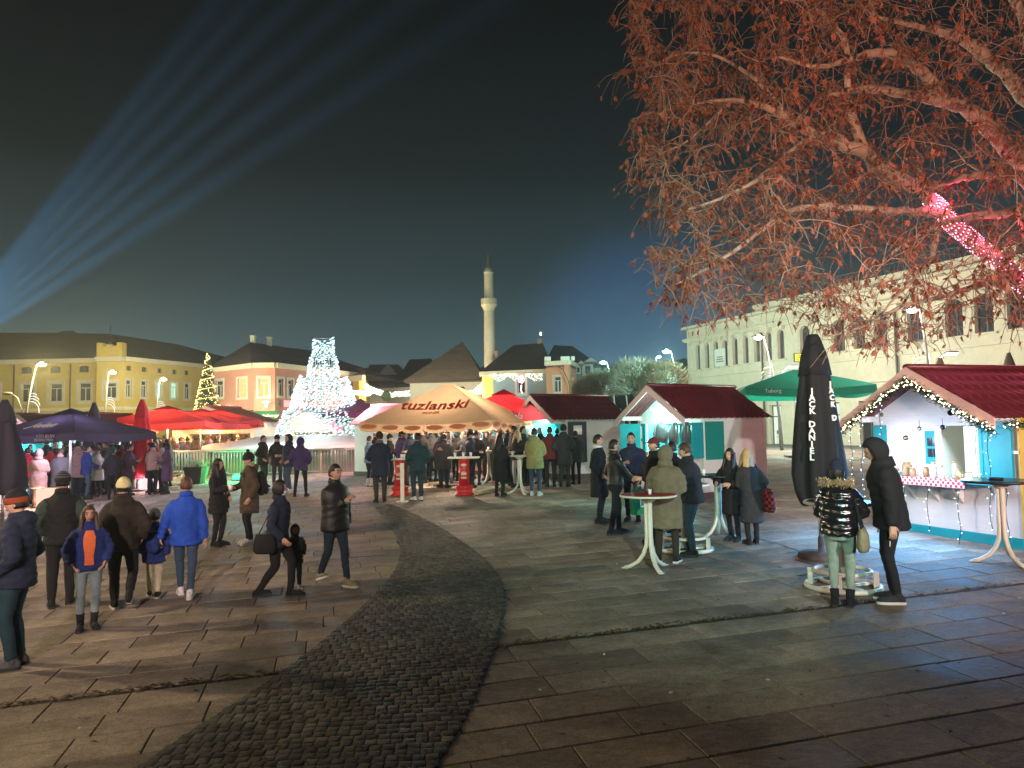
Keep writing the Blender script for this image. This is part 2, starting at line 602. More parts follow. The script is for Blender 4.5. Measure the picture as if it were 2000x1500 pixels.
for _ in range(1500):
    i = R.randrange(NB - 1); t = R.random() ** .6
    q = el[i] * (1 - t) + er[i] * t
    if q[1] > 3: litter_leaf(lit, q[0], q[1], R.uniform(.025, .06), .028)
for _ in range(260):
    y = 3.5 + 9 * R.random() ** 1.5
    litter_leaf(lit, R.uniform(-.7, .7) * y, y, R.uniform(.02, .06))
tag(lit.build('fallen_leaves', m_dry), 'dry brown leaves lying in the channel and between the cobbles', None, None, 'stuff')
m_paper = M('paper_bit', (.75, .73, .68), bump=0)
pb = MB()
for px, py in ((625, 1427), (955, 1247), (1205, 1103), (1055, 1350), (1170, 1480), (1310, 1355), (1115, 1000), (820, 1115), (1960, 1200), (155, 1425), (1180, 1280), (640, 1125), (1500, 1330)):
    p = G(px, py); a = R.uniform(0, 3)
    pb.box((p.x, p.y, p.z + .012), (R.uniform(.015, .035), R.uniform(.008, .018), .008), a)
tag(pb.build('litter', m_paper), 'white paper scraps and butts dropped on the paving', None, None, 'stuff')
# ================================================================== buildings round the square
m_yellow = M('yellow_plaster', (.58, .43, .11), rough=.9, bump=.15, scale=3, var=.14)
m_cream = M('cream_plaster', (.62, .55, .42), rough=.9, bump=.15, scale=3, var=.12)
m_creamtrim = M('cream_trim', (.66, .60, .46), rough=.85, bump=.1, scale=4, var=.1)
m_pink = M('rose_plaster', (.50, .23, .18), rough=.9, bump=.15, scale=3, var=.14)
m_white_pl = M('white_plaster', (.70, .68, .60), rough=.9, bump=.12, scale=3, var=.1)
m_blue_pl = M('slate_blue_plaster', (.23, .31, .36), rough=.9, bump=.12, scale=3, var=.1)
m_orange_pl = M('orange_plaster', (.58, .27, .15), rough=.9, bump=.15, scale=3, var=.12)
m_roof = M('dark_tile_roof', (.085, .062, .06), rough=.75, bump=.5, scale=5, var=.3, stretch=(1, 1, 3))
m_roof2 = M('brown_tile_roof', (.52, .39, .30), rough=.8, bump=.5, scale=6, var=.25, stretch=(1, 1, 3))
m_minaret = M('minaret_stone', (.60, .54, .40), rough=.85, bump=.3, scale=2.5, var=.16)
m_lead = M('lead_sheet', (.16, .17, .18), rough=.5, metal=.3, var=.2)
m_frame = M('window_frame', (.55, .52, .46), rough=.6, bump=.05)
m_frame_d = M('dark_window_frame', (.10, .08, .07), rough=.5, bump=.05)
m_glass = glass_mat()
e_warmwin = E('warm_lit_window', (1.0, .62, .22), .75)
e_greenwin = E('cool_lit_window', (.45, .95, .72), .55)
e_shop = E('shop_light', (1.0, .78, .36), .9)
e_shopw = E('shop_light_white', (.85, 1.0, .82), .55)
m_brick = M('chimney_brick', (.36, .26, .2), rough=.9, bump=.4, scale=8)

def P2(px, d):
    p = W(px, 800, d); return Vector((p.x, p.y))
def fuv(p0, p1, px, py):
    """where the ray through a pixel meets the upright plane through p0, p1: distance along it and height"""
    r = ray(px, py)
    d = p1 - p0
    # t*r.xy = p0 + s*d
    det = r.x * (-d.y) + d.x * r.y
    t = (p0.x * (-d.y) + d.x * p0.y) / det
    s = (r.x * p0.y - r.y * p0.x) / (-det) if False else ((t * r.x - p0.x) * d.x + (t * r.y - p0.y) * d.y) / d.length_squared
    return s * d.length, CZ + r.z * t
def facade(parent, p0, p1, z0, z1, wins, mat, name='wall', depth=.35, fr=None, surround=None, rev=.16):
    """a wall from p0 (left) to p1 (right) with real openings; wins: (u0, u1, za, zb, opts)"""
    d = p1 - p0; Ln = d.length; d = d / Ln; nrm = Vector((d.y, -d.x))
    def pt(u, z, o=0.0): return (p0.x + d.x * u + nrm.x * o, p0.y + d.y * u + nrm.y * o, z)
    us = sorted({0.0, Ln} | {min(max(w[0], 0), Ln) for w in wins} | {min(max(w[1], 0), Ln) for w in wins})
    zs = sorted({z0, z1} | {w[2] for w in wins} | {w[3] for w in wins})
    b = MB()
    for i in range(len(us) - 1):
        for j in range(len(zs) - 1):
            uc, zc = (us[i] + us[i + 1]) / 2, (zs[j] + zs[j + 1]) / 2
            if any(w[0] < uc < w[1] and w[2] < zc < w[3] for w in wins): continue
            b.add([pt(us[i], zs[j]), pt(us[i + 1], zs[j]), pt(us[i + 1], zs[j + 1]), pt(us[i], zs[j + 1])], [(0, 1, 2, 3)])
    b.add([pt(0, z0, -depth), pt(Ln, z0, -depth), pt(Ln, z1, -depth), pt(0, z1, -depth), pt(0, z1), pt(Ln, z1), pt(0, z0), pt(Ln, z0)], [(0, 3, 2, 1), (4, 5, 2, 3), (6, 4, 3, 0), (7, 1, 2, 5)])
    for w in wins:
        u0, u1, za, zb = w[:4]; o = w[4] if len(w) > 4 else {}
        b.add([pt(u0, za), pt(u1, za), pt(u1, zb), pt(u0, zb), pt(u0, za, -rev), pt(u1, za, -rev), pt(u1, zb, -rev), pt(u0, zb, -rev)],
              [(0, 4, 5, 1), (1, 5, 6, 2), (2, 6, 7, 3), (3, 7, 4, 0)])
        if o.get('arch'):
            hw = (u1 - u0) / 2; uc = (u0 + u1) / 2; n = 8
            rise = hw * o['arch']
            for sgn in (-1, 1):
                arc = [(uc + sgn * hw * math.cos(k * PI / 2 / n), zb - rise + rise * math.sin(k * PI / 2 / n)) for k in range(n + 1)]
                poly = [pt(uc + sgn * hw, zb, -.001)] + [pt(u, z, -.001) for u, z in arc]
                back = [pt(uc + sgn * hw, zb, -rev)] + [pt(u, z, -rev) for u, z in arc]
                for k in range(1, n + 1):
                    b.add([poly[0], poly[k], poly[k + 1], back[k], back[k + 1]], [(0, 1, 2) if sgn < 0 else (0, 2, 1), (1, 3, 4, 2) if sgn < 0 else (1, 2, 4, 3)])
    wall = b.build(name, mat, parent)
    for w in wins:
        u0, u1, za, zb = w[:4]; o = w[4] if len(w) > 4 else {}
        f = MB()
        t = o.get('t', .07)
        def bar(ua, ub, zc, zd, o0=-rev + .04, o1=-rev - .02):
            vs = [pt(ua, zc, o0), pt(ub, zc, o0), pt(ub, zd, o0), pt(ua, zd, o0), pt(ua, zc, o1), pt(ub, zc, o1), pt(ub, zd, o1), pt(ua, zd, o1)]
            f.add(vs, [(0, 1, 2, 3), (7, 6, 5, 4), (0, 4, 5, 1), (1, 5, 6, 2), (2, 6, 7, 3), (3, 7, 4, 0)])
        bar(u0, u0 + t, za, zb); bar(u1 - t, u1, za, zb); bar(u0 + t, u1 - t, za, za + t); bar(u0 + t, u1 - t, zb - t, zb)
        if o.get('mull', 1):
            um = (u0 + u1) / 2
            zt = zb - (zb - za) * .3 if o.get('transom', 1) else zb - t
            bar(um - t / 2, um + t / 2, za + t, zt - .001)
        if o.get('transom', 1):
            zt = zb - (zb - za) * .3
            bar(u0 + t, u1 - t, zt, zt + t)
        sr = o.get('surround', surround)
        if sr:
            k = sr; g = .05
            bar(u0 - k, u0 - .002, za - k, zb + k, g, -.01); bar(u1 + .002, u1 + k, za - k, zb + k, g, -.01)
            bar(u0 - .001, u1 + .001, zb + .002, zb + k, g - .003, -.01); bar(u0 - .001, u1 + .001, za - k, za - .002, g + .03, -.01)
        if o.get('hood'):
            hw = (u1 - u0) / 2 + .12; uc = (u0 + u1) / 2; zc = zb - (u1 - u0) / 2
            hb = MB(); hb.tube([pt(uc - hw, zc - .9, .0)] + [pt(uc - hw * math.cos(a), zc + hw * math.sin(a), .0) for a in np.linspace(0, PI, 9)] + [pt(uc + hw, zc - .9, .0)], .055, 5)
            c0s = pt(uc, za - .07, .04); hb.build('arch_moulding', mat, parent); hb = MB(); hb.box(c0s, (u1 - u0 + .4, .2, .1), math.atan2(d.y, d.x)); hb.build('window_sill', mat, parent)
        fo = f.build('window', o.get('fr', fr or m_frame), parent)
        pb_ = MB()
        pb_.add([pt(u0 + .01, za + .01, -rev), pt(u1 - .01, za + .01, -rev), pt(u1 - .01, zb - .01, -rev), pt(u0 + .01, zb - .01, -rev)], [(0, 1, 2, 3)])
        pb_.build('pane', o.get('pane', m_glass), fo)
    return wall
def ledge(parent, p0, p1, z0, z1, out, mat, name='cornice', ext=.0):
    d = (p1 - p0).normalized(); n = Vector((d.y, -d.x))
    a, c = p0 - d * ext, p1 + d * ext
    b = MB()
    b.prism([(a + n * .003).to_tuple(), (c + n * .003).to_tuple(), (c + n * out).to_tuple(), (a + n * out).to_tuple()][::-1], z0, z1)
    return b.build(name, mat, parent)
def pxwin(p0, p1, items, **o):
    out = []
    for it in items:
        x0, x1, y0, y1 = it[:4]
        u0, zb = fuv(p0, p1, x0, y0); u1, za = fuv(p0, p1, x1, y1)
        oo = dict(o); oo.update(it[4] if len(it) > 4 else {})
        out.append((u0, u1, za, zb, oo))
    # rows share sill and head heights
    return out
def roof_mesh(parent, faces, mat, name='roof'):
    b = MB()
    for f in faces: b.add(f, [tuple(range(len(f)))])
    return b.build(name, mat, parent)

# ---- long yellow building on the left
ye = thing('yellow_building', 'long yellow two-storey building with dark hipped roof behind the left kiosks', 'building', (*P2(212, 61), gz(-12, 40)))
a0, a1, a2, a3, a4 = P2(-140, 61.5), P2(186, 61), P2(187, 60.2), P2(240, 60.2), P2(398, 68)
a2b = P2(186, 60.2)
zE = W(100, 704, 61).z
zg = .0
sw = dict(mull=1, transom=0, arch=.35, surround=0, t=.05, fr=m_frame_d)
wl = pxwin(a0, a1, [(-25, -3, 717, 730), (40, 62, 717, 730), (98, 118, 716, 729), (154, 173, 714, 727)], **sw) + \
     pxwin(a0, a1, [(-25, -2, 753, 791), (42, 65, 751, 789), (97, 121, 748, 782), (154, 177, 746, 778)], surround=.22)
def level(ws):      # windows of one row share heights
    rows = {}
    for w in ws: rows.setdefault(round((w[2] + w[3]) / 2 / 1.6), []).append(w)
    out = []
    for r in rows.values():
        za = sum(w[2] for w in r) / len(r); zb = sum(w[3] for w in r) / len(r)
        out += [(w[0], w[1], za, zb, w[4]) for w in r]
    return out
facade(ye, a0, a1, zg, zE, level(wl), m_yellow)
facade(ye, a2, a3, zg, zE + .02, pxwin(a2, a3, [(204, 227, 747, 778)], surround=.2), m_yellow, name='corner_bay')
facade(ye, a3, a4, zg, zE, level(pxwin(a3, a4, [(247, 256, 716, 727), (277, 287, 717, 728), (308, 316, 719, 729), (337, 345, 720, 730), (361, 369, 721, 731)], **sw) +
       pxwin(a3, a4, [(246, 257, 744, 778), (276, 287, 744, 778), (305, 316, 745, 778, dict(pane=e_greenwin)), (334, 346, 745, 778, dict(pane=e_greenwin)), (361, 371, 746, 779)], surround=.12)), m_yellow)
for q0, q1 in ((a0, a1), (a2, a3), (a3, a4)):
    ledge(ye, q0, q1, zE - .25, zE + .12, .3, m_creamtrim, ext=.02)
    ledge(ye, q0, q1, zE - 4.2, zE - 3.95, .12, m_creamtrim, name='string_course')
pz = zE + .13
for (x0, x1, h0, h1) in ((188, 198, 0, 1.15), (198, 206, 0, .85), (206, 218, 0, 1.0), (218, 227, 0, .85), (227, 238, 0, 1.15)):
    q0, q1 = P2(x0, 60.1), P2(x1, 60.1)
    b = MB(); b.slab(q0.x, q1.x - .004, 60.0 + (.02 if h1 == .85 else 0), 60.7, pz, pz + h1); b.build('parapet_block', m_yellow, ye)
rA, rB, rC, rD = W(-140, 650, 70), W(85, 650, 70), W(215, 652, 70), W(345, 672, 76)
e0, e1, e2 = (a0.x, a0.y - .5, zE + .1), (a3.x, a3.y - .5 + .3, zE + .1), (a4.x + .3, a4.y - .3, zE + .1)
b1, b2 = (a4.x + 4, a4.y + 16, zE + .1), (a0.x, a0.y + 18, zE + .1)
roof_mesh(ye, [[e0, e1, rC, rB, rA], [e1, e2, rD, rC], [e2, b1, rD], [b1, b2, rA, rB, rC, rD]], m_roof)
for px, py in ((107, 683), (124, 684)):
    p = W(px, py, 66.0); b = MB(); b.box(p, (.9, .1, .45), None); b.build('skylight', M('skylight', (.45, .47, .48), rough=.3), ye)
p = W(210, 676, 61); b = MB()
b.tube([(p.x, p.y + .4, pz), (p.x, p.y + .4, p.z + 1.8)], .03, 5); b.ball((p.x, p.y + .4, p.z + .2), (.2, .1, .28)); b.build('antenna', m_lead, ye)

for px in (30, 140):
    u, _ = fuv(a0, a1, px, 700); d_ = (a1 - a0).normalized(); q = a0 + d_ * u + Vector((d_.y, -d_.x)) * .12
    b = MB(); b.tube([(q.x, q.y, zE - .3), (q.x, q.y, .4)], .06, 7); b.build('drainpipe', m_frame_d, ye)
# ---- rose corner house
ro = thing('corner_house', 'rose corner house with hipped roof, green awnings and lit warm windows', 'building', (*P2(515, 57), .5))
b0, b1_, b2_, b3 = P2(411, 61), P2(496, 57), P2(537, 57), P2(705, 69)
zR = W(515, 711, 57).z
so = dict(surround=.16)
facade(ro, b0, b1_, 0, zR, pxwin(b0, b1_, [(421, 436, 744, 776), (464, 482, 740, 776, dict(pane=e_warmwin)), (462, 494, 822, 846, dict(pane=e_shop, surround=0))], **so), m_pink)
facade(ro, b1_, b2_, 0, zR, pxwin(b1_, b2_, [(505, 525, 738, 774, dict(pane=e_warmwin)), (508, 530, 826, 846, dict(pane=e_shop, surround=0))], **so), m_pink)
facade(ro, b2_, b3, 0, zR, pxwin(b2_, b3, [(543, 553, 739, 774), (562, 572, 741, 775), (584, 592, 743, 775), (543, 550, 780, 794, dict(arch=.9, surround=0)), (620, 628, 745, 776), (655, 662, 747, 777)], **so), m_pink)
for q0, q1 in ((b0, b1_), (b1_, b2_), (b2_, b3)):
    ledge(ro, q0, q1, zR - .3, zR + .08, .28, m_creamtrim, ext=.02)
k0, k1, k2 = W(489, 668, 64), W(556, 678, 72), W(604, 684, 76)
f0, f1, f2, f3 = (b0.x - .3, b0.y - .1, zR + .09), (b1_.x - .1, b1_.y - .4, zR + .09), (b2_.x + .2, b2_.y - .4, zR + .09), (b3.x + .3, b3.y - .3, zR + .09)
roof_mesh(ro, [[f0, f1, k0], [f1, f2, k0], [f2, f3, k2, k1, k0], [f3, (f3[0] + 2, f3[1] + 12, f3[2]), k2], [(f3[0] + 2, f3[1] + 12, f3[2]), (f0[0] + 3, f0[1] + 16, f0[2]), k0, k1, k2], [(f0[0] + 3, f0[1] + 16, f0[2]), f0, k0]], m_roof)
for px, d, y0, y1 in ((494, 64.5, 658, 676), (526, 67, 661, 680)):
    p, q = W(px, y0, d), W(px, y1, d); b = MB(); b.slab(p.x - .17, p.x + .17, d - .2, d + .25, q.z - .4, p.z); b.slab(p.x - .22, p.x + .22, d - .25, d + .3, p.z + .002, p.z + .12); b.build('chimney', m_white_pl, ro)
m_awn = M('green_awning', (.015, .16, .07), rough=.7, trans=.3, bump=.05)
def awning(p0, p1, x0, x1, ytop, out=1.3, drop=.75, val=.35):
    u0, z = fuv(p0, p1, x0, ytop); u1, _ = fuv(p0, p1, x1, ytop)
    d = (p1 - p0).normalized(); n = Vector((d.y, -d.x))
    def pt(u, o, zz): q = p0 + d * u + n * o; return (q.x, q.y, zz)
    b = MB()
    b.add([pt(u0, .03, z), pt(u1, .03, z), pt(u1, out, z - drop), pt(u0, out, z - drop), pt(u1, out, z - drop - val), pt(u0, out, z - drop - val)], [(3, 2, 1, 0), (5, 4, 2, 3)])
    b.tube([pt(u0, out, z - drop - val), pt(u1, out, z - drop - val)], .03, 6)
    aw = b.build('awning', m_awn, ro)
    uc = (u0 + u1) / 2
    sl = math.atan2(drop, out)
    c = Vector(pt(uc, out * .55 + .03, z - drop * .55 + .03))
    xax = Vector((d.x, d.y, 0)); nn = Vector((n.x * math.sin(sl), n.y * math.sin(sl), math.cos(sl)))
    yax = nn.cross(xax)
    return aw, Matrix(((xax.x, yax.x, nn.x, c.x), (xax.y, yax.y, nn.y, c.y), (xax.z, yax.z, nn.z, c.z), (0, 0, 0, 1)))
m_wtext = M('white_print', (.8, .8, .78), bump=0, var=.03)
awning(b0, b1_, 434, 496, 804)
aw, mt = awning(b1_, b2_, 498, 547, 803)
text_mesh('Carlsberg', .55, m_wtext, aw, WM[aw.name].inverted() @ mt, shear=.2, offset=.008)
e_sign = E('white_sign_light', (.9, 1, .96), 3.0)
e_redsign = E('red_sign_light', (1, .12, .12), 2.2)
def wall_text(parent, p0, p1, px, py, body, size, mat, out=.12, name='lettering', **k):
    u, z = fuv(p0, p1, px, py); d = (p1 - p0).normalized(); n = Vector((d.y, -d.x))
    q = p0 + d * u + n * out
    m = Matrix(((d.x, 0, n.x, q.x), (d.y, 0, n.y, q.y), (0, 1, 0, z), (0, 0, 0, 1)))
    return text_mesh(body, size, mat, parent, WM[parent.name].inverted() @ m, name, **k)
wall_text(ro, b0, b1_, 449, 797, 'Gusto', .42, e_sign, offset=.03, extrude=.03, name='lit_sign')
sg = thing('pizza_sign', 'red glowing PIZZ sign on the rose house beside the light sculpture', 'sign', (*P2(566, 59), 3.0))
u0, z1 = fuv(b2_, b3, 554, 782); u1, z0 = fuv(b2_, b3, 590, 796)
d = (b3 - b2_).normalized(); n = Vector((d.y, -d.x))
q0, q1 = b2_ + d * u0, b2_ + d * u1
b = MB(); b.prism([(q0 + n * .01).to_tuple(), (q1 + n * .01).to_tuple(), (q1 + n * .1).to_tuple(), (q0 + n * .1).to_tuple()][::-1], z0, z1)
b.build('sign_box', E('pale_red_sign', (1, .45, .42), .8), sg)
wall_text(sg, b2_, b3, 571, 789, 'PIZZA', .5, e_redsign, out=.13, offset=.02)
for px, py in ((520, 789),):      # wall lantern that lights the corner
    p = W(px, py, 56.2); wl_ = thing('wall_lantern', 'bright fan-shaped wall lantern over the lettered green awning', 'lamp', p)
    b = MB(); b.lathe([(.05, -.25), (.08, 0), (.3, .18), (.02, .22)], p, 10); b.build('shade', E('lantern_glow', (1, .85, .45), 6), wl_)
    lamp('lantern_light', 'POINT', p + Vector((0, -.9, .1)), (1, .76, .42), 200, wl_, .2)

# ---- small cream house and the lit street beyond
cr = thing('cream_house', 'small cream house with a bracketed cornice right of the light sculpture', 'building', (*P2(700, 66), .5))
c0_, c1_, c2_ = P2(640, 69), P2(709, 66), P2(722, 80)
zC = W(700, 733, 66).z
facade(cr, c0_, c1_, 0, zC, pxwin(c0_, c1_, [(680, 690, 743, 759), (680, 690, 778, 800)], surround=.12), m_yellow)
facade(cr, c1_, c2_, 0, zC, [], m_yellow)
ledge(cr, c0_, c1_, zC - .5, zC, .35, m_creamtrim, ext=.3)
roof_mesh(cr, [[(c0_.x - 1, c0_.y - .4, zC + .01), (c1_.x + .3, c1_.y - .4, zC + .01), (c1_.x - 1, c1_.y + 6, zC + 1.2), (c0_.x - 1, c0_.y + 6, zC + 1.2)]], m_roof2)
lw = thing('garden_wall', 'low pale wall between the cream house and the white hall', 'wall', (*P2(770, 78), .5))
w0, w1 = P2(722, 80), P2(806, 77)
facade(lw, w0, w1, 0, W(770, 759, 78).z, [], m_white_pl)
ledge(lw, w0, w1, W(770, 759, 78).z, W(770, 757, 78).z, .15, m_white_pl, name='coping')

# ---- white hall with pyramid roof, and the minaret
ha = thing('white_hall', 'white hall under a tall brown pyramid roof beside the minaret', 'building', (*P2(880, 74), .5))
h0, h1, h2 = P2(801, 73), P2(941, 72), P2(962, 86)
zH = W(870, 745, 72.5).z
facade(ha, h0, h1, 0, zH, pxwin(h0, h1, [(893, 909, 754, 778, dict(arch=1.0, mull=0, transom=0))]), m_white_pl)
facade(ha, h1, h2, 0, zH, [], m_white_pl)
apex = W(903, 667, 81)
r0, r1, r2, r3 = W(786, 749, 72), W(946, 741, 71), W(965, 742, 88), W(830, 745, 90)
for r_ in (r0, r1, r2, r3): r_.z = zH + .05
roof_mesh(ha, [[r0, r1, apex], [r1, r2, apex], [r2, r3, apex], [r3, r0, apex]], m_roof2)
b = MB(); b.slab(r0.x + .3, r1.x - .3, 72, 72.6, zH - .12, zH + .04); b.build('eave_board', m_frame_d, ha)

mi = thing('minaret', 'tall pale stone minaret with a balcony and dark spire', 'minaret', (*P2(957, 68), .5))
p = W(957, 720, 68); s = 68 / F
def mz(y): return W(957, y, 68).z
b = MB(); cx, cy = p.x, 68.0
b.lathe([(11.6 * s, .3), (11.3 * s, mz(700)), (10.6 * s, mz(640)), (10.2 * s, mz(608))], (cx, cy, 0), 16, smooth=False); b.build('shaft', m_minaret, mi)
b = MB(); b.lathe([(10.3 * s, mz(608)), (11.5 * s, mz(604)), (14 * s, mz(599)), (16 * s, mz(596)), (16 * s, mz(584)), (15 * s, mz(583.8)), (15 * s, mz(594))], (cx, cy, 0), 16, smooth=False); b.build('balcony', m_minaret, mi)
b = MB(); b.lathe([(9.4 * s, mz(595)), (9.0 * s, mz(535)), (9.8 * s, mz(534)), (9.8 * s, mz(532))], (cx, cy, 0), 16, smooth=False); b.build('upper_shaft', m_minaret, mi)
b = MB(); b.lathe([(9.9 * s, mz(532)), (7 * s, mz(522)), (4 * s, mz(508)), (1.5 * s, mz(496)), (.3 * s, mz(488))], (cx, cy, 0), 12); b.build('spire', m_lead, mi)

# ---- slate blue house with the light garland
bl = thing('blue_house', 'slate blue house with dark roof and a light garland under its eave', 'building', (*P2(1010, 62), .5))
g0, g1 = P2(944, 63), P2(1071, 61)
zB = W(1010, 726, 62).z
facade(bl, P2(944, 63), P2(964, 62.6), 0, zB, [], m_yellow)
facade(bl, P2(964, 62.6), g1, 0, zB, pxwin(P2(964, 62.6), g1, [(1010, 1026, 736, 768, dict(surround=.2))]), m_blue_pl)
facade(bl, P2(940, 76), P2(944, 63), 0, zB, [], m_yellow)
ledge(bl, g0, g1, zB - .25, zB + .1, .35, m_creamtrim, ext=.2)
t0, t1, t2, t3 = W(938, 729, 62.4), W(1076, 724, 60.4), W(1090, 720, 74), W(948, 728, 76)
for t_ in (t0, t1, t2, t3): t_.z = zB + .11
n0, n1 = W(1003, 674, 68), W(1060, 670, 67)
roof_mesh(bl, [[t0, t1, n1, n0], [t1, t2, n1], [t2, t3, n0, n1], [t3, t0, n0]], m_roof)
for px, d, y0, y1, hw in ((969, 66, 688, 712, .14), (1054, 67.2, 664, 680, .2)):
    p, q = W(px, y0, d), W(px, y1, d); b = MB(); b.slab(p.x - hw, p.x + hw, d - .2, d + .2, q.z - .5, p.z); b.slab(p.x - hw - .05, p.x + hw + .05, d - .26, d + .26, p.z + .002, p.z + .1); b.build('chimney', m_brick, bl)
p = W(1056, 652, 67.2); q = W(1056, 668, 67.2)
b = MB(); b.tube([(p.x, 67.2, q.z - .2), (p.x, 67.2, p.z)], .025, 5); b.build('antenna', m_lead, bl)
b = MB(); b.box(p, (.16, .16, .3)); b.build('beacon', E('beacon_light', (.9, 1, 1), 2), bl)

# ---- orange turret house
og = thing('turret_house', 'orange turret with a crenellated flat top beside the blue house', 'building', (*P2(1095, 58), .5))
i0, i1, i2 = P2(1068, 58.5), P2(1112, 57.5), P2(1127, 61)
zO = W(1095, 712, 58).z
facade(og, i0, i1, 0, zO, pxwin(i0, i1, [(1081, 1096, 735, 766)], surround=.08), m_orange_pl)
facade(og, i1, i2, 0, zO, pxwin(i1, i2, [(1114, 1121, 733, 744)], transom=0, mull=0), m_orange_pl)
for q0, q1 in ((i0, i1), (i1, i2)): ledge(og, q0, q1, zO - .05, zO + .28, .22, m_creamtrim, ext=.02)
for (x0, x1) in ((1066, 1078), (1098, 1115), (1118, 1125)):
    q0, q1 = P2(x0, 57.6), P2(x1, 57.6); b = MB(); b.slab(q0.x, q1.x, 57.6, 58.3, zO + .282, zO + .6); b.build('merlon', m_white_pl, og)
b = MB(); b.prism([i0.to_tuple(), i1.to_tuple(), i2.to_tuple(), (i0.x + 1, i0.y + 5)], zO - .2, zO - .06); b.build('flat_roof', m_roof, og)
pp = [W(1090, 716, 57.5), W(1100, 722, 57.1), W(1112, 750, 57.0), W(1114, 780, 57.0)]
b = MB(); b.tube(pp, .05, 6); b.build('drainpipe', m_frame_d, og)

# ---- houses farther back
def far_house(name, label, pts, wall_m, group=None, gable=None):
    """pts: left eave, right eave, ridge left, ridge right as (px, py, d); a house of real depth"""
    (x0, y0, d0), (x1, y1, d1), (x2, y2, d2), (x3, y3, d3) = pts
    A, B_, Cc, D = W(x0, y0, d0), W(x1, y1, d1), W(x2, y2, d2), W(x3, y3, d3)
    t = thing(name, label, 'building', (A.x / 2 + B_.x / 2, (A.y + B_.y) / 2, .5), 0, group)
    ze = (A.z + B_.z) / 2
    p0, p1 = Vector((A.x, A.y)), Vector((B_.x, B_.y))
    facade(t, p0, p1, 0, ze, [] if gable is None else [], wall_m)
    dep = max(6.0, 2 * (D.y - B_.y))
    a, b_, c, e = (A.x - .3, A.y - .3, ze), (B_.x + .3, B_.y - .3, ze), (B_.x + .5, B_.y + dep, ze), (A.x, A.y + dep, ze)
    roof_mesh(t, [[a, b_, D, Cc], [b_, c, D], [c, e, Cc, D], [e, a, Cc]], m_roof)
    facade(t, p1, Vector((c[0], c[1])), 0, ze, [], wall_m)
    return t
m_dimwall = M('dim_plaster', (.34, .36, .34), rough=.9, var=.15, scale=3)
fh = far_house('far_house', 'dark roofed far house with a pale gable and two gable windows', [(712, 752, 104), (800, 752, 102), (722, 712, 112), (778, 712, 111)], m_dimwall)
gA, gB, gC = W(742, 732, 103), W(776, 732, 103), W(759, 710, 103)
b = MB(); b.sheet([gA, gB, gC], -.5); gw = b.build('gable', m_white_pl, fh)
for px in (754, 765):
    p = W(px, 725, 102.9); b = MB(); b.box(p, (.5, .08, .7)); wo = b.build('window', m_frame, fh); b = MB(); b.box(p - Vector((0, .05, 0)), (.36, .02, .55)); b.build('pane', m_glass, wo)
far_house('far_house', 'dark far roof just left of the pyramid roofed hall', [(776, 748, 95), (850, 746, 93), (800, 702, 102), (842, 700, 101)], m_dimwall)
fk = far_house('far_house', 'dark roofed house behind the orange turret with pale dormers', [(1062, 716, 76), (1172, 726, 74), (1082, 674, 84), (1118, 676, 84)], m_dimwall)
for x0, x1, y0, y1, yt in ((1137, 1158, 712, 734, 704), (1124, 1134, 716, 730, 710)):
    A, B_ = W(x0, y1, 74.2), W(x1, y0, 74.2); t_ = W((x0 + x1) / 2, yt, 74.2)
    b = MB(); b.slab(A.x, B_.x, 74.0, 77, A.z, B_.z); b.sheet([(A.x - .1, 73.9, B_.z), (B_.x + .1, 73.9, B_.z), (t_.x, 73.9, t_.z)], -3); dm = b.build('dormer', m_white_pl, fk)
    b = MB(); b.box(((A.x + B_.x) / 2, 73.96, (A.z + B_.z) / 2), ((B_.x - A.x) * .45, .06, (B_.z - A.z) * .7)); b.build('window', m_glass, dm)

# ---- hills
def hill(name, label, pts, d, mat, depth=80):
    b = MB(); n = len(pts)
    top = [W(x, y, d) for x, y in pts]
    vs = [(p.x * .94, d - 40, .2) for p in top] + [tuple(p) for p in top] + [(p.x, d + depth, .2) for p in top]
    b.add(vs, [(r * n + i, r * n + i + 1, (r + 1) * n + i + 1, (r + 1) * n + i) for r in range(2) for i in range(n - 1)], 0, True)
    return tag(b.build(name, mat), label, None, None, 'structure')
m_hill = M('wooded_hill', (.035, .05, .045), rough=1, bump=.8, scale=.4, var=.5)
def jag(x0, x1, f, step=9, amp=3.0):
    out = []; x = x0
    while x <= x1:
        out.append((x, f(x) + R.uniform(-amp, amp))); x += step
    return out
hill('hill', 'dark wooded hill low under the blue glow', jag(1040, 1520, lambda x: np.interp(x, [1040, 1100, 1150, 1180, 1240, 1300, 1345, 1520], [715, 700, 706, 714, 712, 705, 700, 690]), 8), 190, m_hill)
hill('hill', 'dark hillside behind the far roofs', jag(560, 1000, lambda x: np.interp(x, [560, 640, 700, 740, 800, 880, 1000], [720, 716, 716, 722, 730, 720, 712]), 9), 200, m_hill)
hill('hill', 'dark hillside at the far left', jag(-300, 240, lambda x: np.interp(x, [-300, 60, 140, 240], [640, 654, 646, 690]), 12), 170, m_hill)

